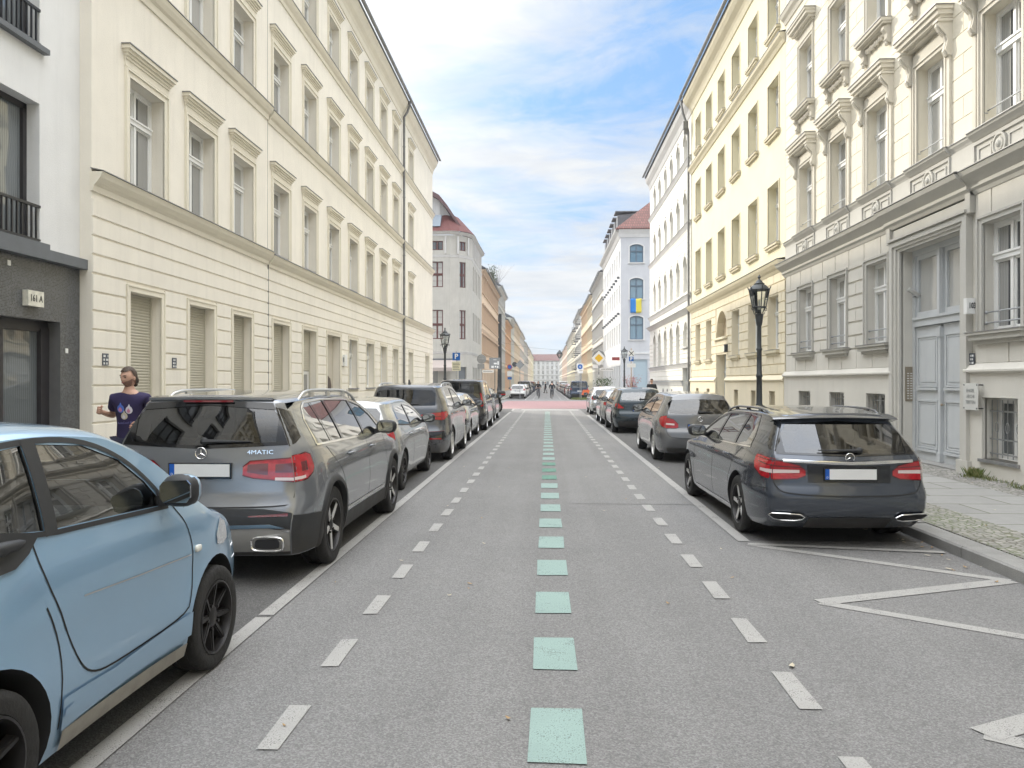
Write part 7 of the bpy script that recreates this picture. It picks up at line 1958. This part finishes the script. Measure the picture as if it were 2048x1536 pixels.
def head(parent, C, yaw, pitch, hairm, beard=False, skin=M_SKIN, glasses=False, ponytail=False, sc=1.0):
    M_ = Matrix.Translation(C) @ Matrix.Rotation(yaw, 4, 'Z') @ Matrix.Rotation(pitch, 4, 'X') @ Matrix.Scale(sc, 4)
    def surf(u, v, off=0):
        # u: 0 front .. around, v: 0 top..1 bottom
        th = PI * v; a = 2 * PI * u; x = math.sin(th) * math.sin(a); y = math.sin(th) * math.cos(a); z = math.cos(th)
        w = .076 * (1 - .22 * max(0, -z) ** 1.5); dp = .096 * (1 - .10 * max(0, -z))
        X, Y, Z = x * w, y * dp, z * .118
        if y > 0:
            f = math.exp(-(x / .22) ** 2)
            Y += .020 * f * math.exp(-((z + .18) / .13) ** 2) + .012 * f * math.exp(-((z - .02) / .2) ** 2)      # nose
            Y -= .011 * (math.exp(-((x - .36) / .17) ** 2) + math.exp(-((x + .36) / .17) ** 2)) * math.exp(-((z - .06) / .11) ** 2)   # sockets
            Y += .006 * math.exp(-((z - .22) / .1) ** 2) * math.exp(-(x / .6) ** 2)     # brow
            Y += .007 * math.exp(-(x / .3) ** 2) * math.exp(-((z + .46) / .09) ** 2)     # lips
            Y += .010 * math.exp(-(x / .35) ** 2) * math.exp(-((z + .82) / .16) ** 2)    # chin
        if y < 0: Z += .012 * (-y) * z
        l = math.sqrt(x * x + y * y + z * z); return (X + x * off, Y + y * off, Z + z * off)
    mb = MB(); mb.M = M_; mb.grid([[surf(k / 32, v / 24) for k in range(32)] for v in range(25)], cv=True)
    for sx in (-1, 1): mb.ball((sx * .076, -.008, -.012), (.012, .022, .032), 10)
    h = mb.build('head', skin, parent, smooth=80)
    mb = MB(); mb.M = M_
    for sx in (-1, 1): mb.ball((sx * .031, .079, .008), (.013, .008, .007), 10)
    mb.build('eyes', mat('eye', (.03, .02, .018), rough=.2), h, smooth=60)
    mb = MB(); mb.M = M_; mb.ball((0, .093, -.052), (.022, .010, .008), 10); mb.build('mouth', mat('lips', (.34, .14, .12), rough=.5), h, smooth=60)
    mb = MB(); mb.M = M_
    for sx in (-1, 1): mb.tube([(sx * .014, .096, .028), (sx * .032, .092, .034), (sx * .05, .078, .028)], [.004, .005, .003], 6)
    mb.build('eyebrows', hairm, h, smooth=60)
    mb = MB(); mb.M = M_; rows = []
    for v in range(15):
        row = []
        for k in range(33):
            a = k / 32; ang = abs(((a + .5) % 1) - .5) * 2      # 0 front 1 back
            vmax = .285 + .02 * math.cos(6 * ang) + .38 * min(1, max(0, (ang - .44) / .16)) ** .7
            row.append(surf(a, vmax * v / 14, .010 + .004 * math.sin(k * 2.3 + v)))
        rows.append(row)
    mb.grid(rows)
    if ponytail: mb.ball((0, -.10, -.05), (.035, .035, .05), 10); mb.ball((0, -.085, -.09), (.03, .03, .035), 10)
    mb.build('hair', hairm, h, smooth=80)
    if beard:
        mb = MB(); mb.M = M_; rows = []
        for v in range(9):
            row = []
            for k in range(21):
                a = -.22 + .44 * k / 20; e = abs(a) / .22; v0 = .62 - .08 * e ** 2; row.append(surf(a, v0 + (.86 - v0) * v / 8, .0025))
            rows.append(row)
        mb.grid(rows); mb.build('beard', M_BEARD, h, smooth=80)
    return h
def person(label, loc, rz, P, top, legs, hairm=M_HAIR, sleeve='short', headyaw=0, headpitch=0, simple=False, coat=False, name='person', group=None, **hk):
    """P: joint overrides. figure faces +y, about 1.78 m"""
    t = thing(name, label, 'person', loc, rz, group)
    J = dict(pelvis=((0, 0, .95), (.15, .10)), waist=((0, 0, 1.10), (.135, .092)), chest=((0, 0, 1.30), (.165, .105)), upper=((0, 0, 1.42), (.12, .085)), neck=((0, .005, 1.50), .055), skull=((0, .015, 1.60), .05),
             shR=((.17, 0, 1.43), .062), elR=((.25, -.03, 1.16), .043), wrR=((.26, .12, .95), .028), shL=((-.17, 0, 1.43), .062), elL=((-.25, -.03, 1.16), .043), wrL=((-.26, .12, .95), .028),
             hiR=((.09, 0, .88), .095), knR=((.10, .02, .50), .062), anR=((.10, -.02, .09), .04), toR=((.10, .13, .04), .035), hiL=((-.09, 0, .88), .095), knL=((-.10, .02, .50), .062), anL=((-.10, -.02, .09), .04), toL=((-.10, .13, .04), .035))
    for k, v in P.items(): J[k] = (v, J[k][1])
    E_ = [('pelvis', 'waist'), ('waist', 'chest'), ('chest', 'upper'), ('upper', 'neck'), ('neck', 'skull'), ('upper', 'shR'), ('shR', 'elR'), ('elR', 'wrR'), ('upper', 'shL'), ('shL', 'elL'), ('elL', 'wrL'),
          ('pelvis', 'hiR'), ('hiR', 'knR'), ('knR', 'anR'), ('anR', 'toR'), ('pelvis', 'hiL'), ('hiL', 'knL'), ('knL', 'anL'), ('anL', 'toL')]
    sub = 1 if simple else 2
    b = skinmesh('body', J, E_, M_SKIN, t, 0, sub)
    # hands joined to the body
    mb = MB()
    for s_, el, wr in ((1, 'elR', 'wrR'), (-1, 'elL', 'wrL')):
        d = V(*J[wr][0]) - V(*J[el][0]); dn = d.normalized(); pf = V(-s_, 0, 0); pf = (pf - dn * pf.dot(dn)).normalized(); sd = dn.cross(pf)
        if sd.z < 0: sd = -sd
        hand(mb, J[wr][0], dn, sd, pf, .55 if simple else .9)
    hm = mb.mesh('hands', M_SKIN, smooth=60); bm = bmesh.new(); bm.from_mesh(b.data); bm.from_mesh(hm); bm.to_mesh(b.data); bm.free(); b.data.polygons.foreach_set('use_smooth', [True] * len(b.data.polygons))
    def mixp(a, c, f): return tuple(V(*J[a][0]).lerp(V(*J[c][0]), f))
    def gr(r, g): return (r[0] + g, r[1] + g) if isinstance(r, tuple) else r + g
    g = .014 if not coat else .035; S = {}
    low = .86 if not coat else .70
    S['hem'] = ((J['pelvis'][0][0], J['pelvis'][0][1], J['pelvis'][0][2] - (.12 if not coat else .25)), gr((.15, .105), g)); S['pelvis'] = (J['pelvis'][0], gr(J['pelvis'][1], g)); S['waist'] = (J['waist'][0], gr(J['waist'][1], g + .004)); S['chest'] = (J['chest'][0], gr(J['chest'][1], g + .008)); S['upper'] = (J['upper'][0], gr(J['upper'][1], g + .008)); S['nk'] = (mixp('upper', 'neck', .8), (.088, .075))
    Se = [('pelvis', 'hem'), ('pelvis', 'waist'), ('waist', 'chest'), ('chest', 'upper'), ('upper', 'nk')]
    if coat: S['col'] = (J['neck'][0], .07); Se.append(('nk', 'col'))
    for q in 'RL':
        S['sh' + q] = (J['sh' + q][0], .062 + g)
        if sleeve == 'short': S['sl' + q] = (mixp('sh' + q, 'el' + q, .72), .058 + g); Se += [('upper', 'sh' + q), ('sh' + q, 'sl' + q)]
        else: S['el' + q] = (J['el' + q][0], .046 + g); S['wr' + q] = (mixp('el' + q, 'wr' + q, .97), .034 + g); Se += [('upper', 'sh' + q), ('sh' + q, 'el' + q), ('el' + q, 'wr' + q)]
    skinmesh('shirt' if not coat else 'coat', S, Se, top, t, 1, sub)
    Lg = {'pelvis': ((J['pelvis'][0][0], J['pelvis'][0][1], J['pelvis'][0][2] - .02), (.155, .108))}; Le = []
    for q in 'RL':
        Lg['hi' + q] = (J['hi' + q][0], .108); Lg['kn' + q] = (J['kn' + q][0], .078); Lg['an' + q] = (mixp('kn' + q, 'an' + q, .93), .062); Le += [('pelvis', 'hi' + q), ('hi' + q, 'kn' + q), ('kn' + q, 'an' + q)]
    skinmesh('trousers', Lg, Le, legs, t, 0, sub)
    for q in 'RL':
        a, c = V(*J['an' + q][0]), V(*J['to' + q][0]); mb = MB(); m_ = (a + c) / 2; m_.z = min(a.z, c.z) + .02
        dd = (c - a); ang = math.atan2(-dd.x, dd.y); mb.M = Matrix.Translation(m_ + V(0, 0, .0)) @ Matrix.Rotation(ang, 4, 'Z'); mb.ball((0, .02, 0), (.052, .14, .052), 12, 0, .75); mb.build('shoe', M_INK, t, smooth=60)
    up = V(*J['skull'][0]); head(t, up + V(0, .018, .055), headyaw, headpitch, hairm, **hk)
    return t
TS = mat('navy_purple_cotton', (.024, .017, .068), rough=.85, var=.25, vscale=5, bump=.3, bscale=9)
TR = mat('dark_navy_trousers', (.012, .013, .03), rough=.85)
run = person('man in a navy purple t-shirt with a drops print, striding on the left pavement', (-4.95, 8.95, SW), R(182),
    dict(shR=(.165, .03, 1.405), elR=(.235, -.06, 1.19), wrR=(.245, .17, 1.25), shL=(-.175, -.02, 1.405), elL=(-.31, -.13, 1.17), wrL=(-.19, .12, 1.09), knR=(.10, .22, .56), anR=(.10, .05, .16), toR=(.10, .2, .12), knL=(-.10, -.04, .49), anL=(-.1, -.28, .16), toL=(-.1, -.18, .05)),
    TS, TR, headyaw=R(-20), headpitch=R(-8), beard=True, ponytail=True)
# printed drops on the shirt, a thin layer following the chest
mb0 = bpy.data.objects[[c.name for c in run.children if c.name.startswith('shirt')][0]]
from mathutils.bvhtree import BVHTree
_bm = bmesh.new(); _bm.from_mesh(mb0.data); bvh = BVHTree.FromBMesh(_bm)
def chest_pt(x, z, off=.003):
    h = bvh.ray_cast(V(x, 1.0, z), V(0, -1, 0)); return (x, (h[0].y if h[0] else .12) + off, z)
def drop(cx, cz, w_, h_, rot=0, n=22):
    pts = []
    for k in range(n):
        a = 2 * PI * k / n; r = 1.0; x = math.sin(a) * w_ * (.5 if math.cos(a) > .6 else 1) * (1 - .45 * max(0, math.cos(a))); z = math.cos(a) * h_ * (1.25 if math.cos(a) > 0 else .8)
        pts.append((cx + x * math.cos(rot) - z * math.sin(rot), cz + x * math.sin(rot) + z * math.cos(rot)))
    return pts
def decal(name, pts, m, off):
    mb = MB(); c = (sum(p[0] for p in pts) / len(pts), sum(p[1] for p in pts) / len(pts)); rows = []
    for f in (0.001, .35, .7, 1.0): rows.append([chest_pt(c[0] + (p[0] - c[0]) * f, c[1] + (p[1] - c[1]) * f, off) for p in pts])
    mb.grid(rows, cv=True); return mb.build(name, m, mb0, recalc=False)
cols = [mat('print_blue', (.08, .16, .55), rough=.8), mat('print_white', (.62, .60, .66), rough=.8), mat('print_pink', (.55, .22, .34), rough=.8), mat('print_sand', (.50, .46, .36), rough=.8)]
for (cx, cz, w_, h_, mi, inner) in ((.052, 1.285, .044, .058, 0, 2), (-.045, 1.27, .040, .055, 1, 2), (.012, 1.20, .040, .052, 3, 1)):
    decal('printed_drop', drop(cx, cz, w_, h_), cols[mi], .006)
    decal('printed_drop_centre', drop(cx + .004, cz - .012, w_ * .5, h_ * .5), cols[inner], .009)
o = text_mesh('RailsConf EU', .036, .0005, mat('print_violet', (.24, .24, .55), rough=.8), mb0, (0, 0, 0), (0, 0, 0))
for v in o.data.vertices: v.co = Vector(chest_pt(-v.co.x + .005, 1.118 + v.co.y + .08 * v.co.x * .5, .006))
_bm.free()
BK = mat('black_coat_cloth', (.018, .020, .024), rough=.9, var=.2, vscale=6); JN = mat('blue_jeans', (.06, .08, .14), rough=.9); GC = mat('grey_cloth', (.12, .12, .13), rough=.9); OL = mat('olive_cloth', (.12, .11, .07), rough=.9)
person('man in a black coat and dark glasses looking down, beside the white arched building', (5.62, 41.5, SW), R(170), dict(wrR=(.12, .22, 1.12), wrL=(-.12, .22, 1.12), elR=(.25, .0, 1.14), elL=(-.25, .0, 1.14)), BK, JN, coat=True, sleeve='long', headpitch=R(-22), simple=True)
walk = dict(knR=(.09, .16, .52), anR=(.09, .12, .12), toR=(.09, .26, .08), knL=(-.09, -.03, .5), anL=(-.09, -.25, .14), toL=(-.09, -.15, .05), wrR=(.27, -.12, .93), wrL=(-.27, .18, .97))
for lab, x, y, a, tp, lg in (('pedestrian in a dark jacket and pale trousers crossing the road far away', -.15, 118, 100, BK, GC), ('pedestrian in dark clothes walking in the road far away, left of another', -1.3, 124, 70, BK, mat('pale_trousers', (.4, .38, .35), rough=.9)), ('pedestrian with a reddish bag at the far left kerb', -2.1, 132, 200, OL, JN)):
    person(lab, (x, y, 0), R(a), walk, tp, lg, sleeve='long', simple=True, group='pedestrians far down the street', coat=True)

def bicycle(label, loc, rz):
    t = thing('bicycle', label, 'bicycle', loc, rz)
    for yy in (0, 1.05):
        mb = MB(); mb.tube([(0, yy + .34 * math.cos(a * PI / 14), .35 + .34 * math.sin(a * PI / 14)) for a in range(28)], .018, 6, closed=True); o = mb.build('wheel', M_RUB, t, smooth=50)
        mb = MB()
        for k in range(12): mb.tube([(0, yy, .35), (0, yy + .33 * math.cos(k * PI / 6), .35 + .33 * math.sin(k * PI / 6))], .003, 4)
        mb.build('spokes', M_STEEL, o)
    mb = MB()
    for p, q in (((0, 0, .35), (0, .42, .32)), ((0, 0, .35), (0, .32, .80)), ((0, .42, .32), (0, .30, .90)), ((0, .42, .32), (0, .88, .80)), ((0, .34, .80), (0, .88, .86)), ((0, .86, .98), (0, 1.05, .35))): mb.tube([p, q], .018, 8)
    mb.build('frame', M_IRON, t, smooth=50)
    mb = MB(); mb.ball((0, .28, .95), (.08, .13, .04), 10); mb.build('saddle', M_SEAT, t, smooth=50)
    mb = MB(); mb.tube([(-.28, .80, 1.06), (0, .88, 1.02), (.28, .80, 1.06)], .014, 8); mb.build('handlebar', M_IRON, t, smooth=50)
ride = dict(pelvis=(0, .28, 1.03), waist=(0, .31, 1.17), chest=(0, .40, 1.36), upper=(0, .44, 1.47), neck=(0, .47, 1.55), skull=(0, .49, 1.64), shR=(.17, .44, 1.47), shL=(-.17, .44, 1.47), elR=(.27, .60, 1.27), elL=(-.27, .60, 1.27), wrR=(.26, .78, 1.12), wrL=(-.26, .78, 1.12),
            hiR=(.09, .30, .97), hiL=(-.09, .30, .97), knR=(.12, .62, .72), anR=(.11, .42, .34), toR=(.11, .56, .30), knL=(-.12, .52, .55), anL=(-.11, .42, .18), toL=(-.11, .56, .14))
for lab, bl, x, y, a in (('cyclist in black riding away along the right of the road', 'bicycle under the cyclist riding away', .55, 77, 0), ('cyclist in a dark jacket riding toward the viewer on the left', 'bicycle under the cyclist riding toward the viewer', -.85, 80.5, 180)):
    bicycle(bl, (x, y, 0), R(a)); person(lab, (x, y, 0), R(a), ride, BK, GC, sleeve='long', simple=True, coat=False)

# ------------------------------------------------------------------ litter and weeds
rnd = random.Random(11)
mb = MB()
for k in range(70):
    if k < 34: x, y = rnd.uniform(-1.9, 4.0), rnd.uniform(3, 16)
    elif k < 58: x, y = rnd.uniform(3.6, 4.02), rnd.uniform(5.5, 9.5)
    else: x, y = rnd.uniform(4.1, 7.2), rnd.uniform(7, 16)
    z = .012 if x < 4.03 else SW + .006; a = rnd.uniform(0, PI); L = rnd.uniform(.012, .035); w_ = L * rnd.uniform(.3, .5); c_, s_ = math.cos(a), math.sin(a); h = rnd.uniform(.003, .012)
    pts = [(-L, 0, h), (-L * .3, w_, 0), (L * .5, w_ * .7, .002), (L, 0, h), (L * .4, -w_, .001), (-L * .4, -w_ * .9, 0)]
    mb.fc([(x + p[0] * c_ - p[1] * s_, y + p[0] * s_ + p[1] * c_, z + p[2]) for p in pts], k % 2)
tag(mb.build('fallen_leaves', [mat('dry_leaf', (.52, .46, .34), rough=.8), mat('tan_leaf', (.36, .24, .12), rough=.8)], recalc=False), 'scattered dry leaf scraps on the asphalt, in the gutter and on the pavement', 'leaves', kind='stuff')
mb = MB()
def tuft(x, y, z, n, h, sp):
    for k in range(n):
        px_, py_ = x + rnd.gauss(0, sp), y + rnd.gauss(0, sp * 1.6); hh = h * rnd.uniform(.4, 1.1); a = rnd.uniform(0, 2 * PI); dx, dy = math.cos(a) * hh * .5, math.sin(a) * hh * .5; w_ = rnd.uniform(.002, .005)
        mb.fc([(px_ - w_, py_, z), (px_ + w_, py_ + w_, z), (px_ + dx * .5, py_ + dy * .5, z + hh * .7), (px_ + dx, py_ + dy, z + hh)], k % 2)
for k in range(46):
    y = rnd.uniform(10.0, 13.6); tuft(rnd.uniform(7.0, 7.32), y, SW, 26, .07, .05)
for k in range(6): tuft(7.22, 13.3 + rnd.gauss(0, .12), SW, 40, .16, .04)
for k in range(30): tuft(rnd.uniform(2.6, 4.2), rnd.uniform(73.4, 76), 0.0, 20, .25, .2)
for k in range(20): tuft(-7.3, rnd.uniform(9, 20), SW, 12, .06, .05)
tag(mb.build('weeds', [mat('grass_green', (.11, .17, .04), rough=.8), mat('grass_dry', (.24, .23, .09), rough=.8)], recalc=False), 'weeds and moss growing along the foot of the walls', 'weeds', kind='stuff')
# ------------------------------------------------------------------ air
mb = MB(); mb.box(-90, 90, -135, 500, -1.0, 34)
hz = tag(mb.build('haze', None), kind='stuff'); hz.data.materials.clear()
hm = bpy.data.materials.new('thin_air'); hm.use_nodes = True; nt = hm.node_tree; nt.nodes.clear()
pv = nd(nt, 'ShaderNodeVolumePrincipled', ins={'Color': (0.92, 0.95, 1.0, 1), 'Density': 0.0006, 'Anisotropy': 0.2})
mo = nd(nt, 'ShaderNodeOutputMaterial'); nt.links.new(pv.outputs[0], mo.inputs['Volume']); hz.data.materials.append(hm)
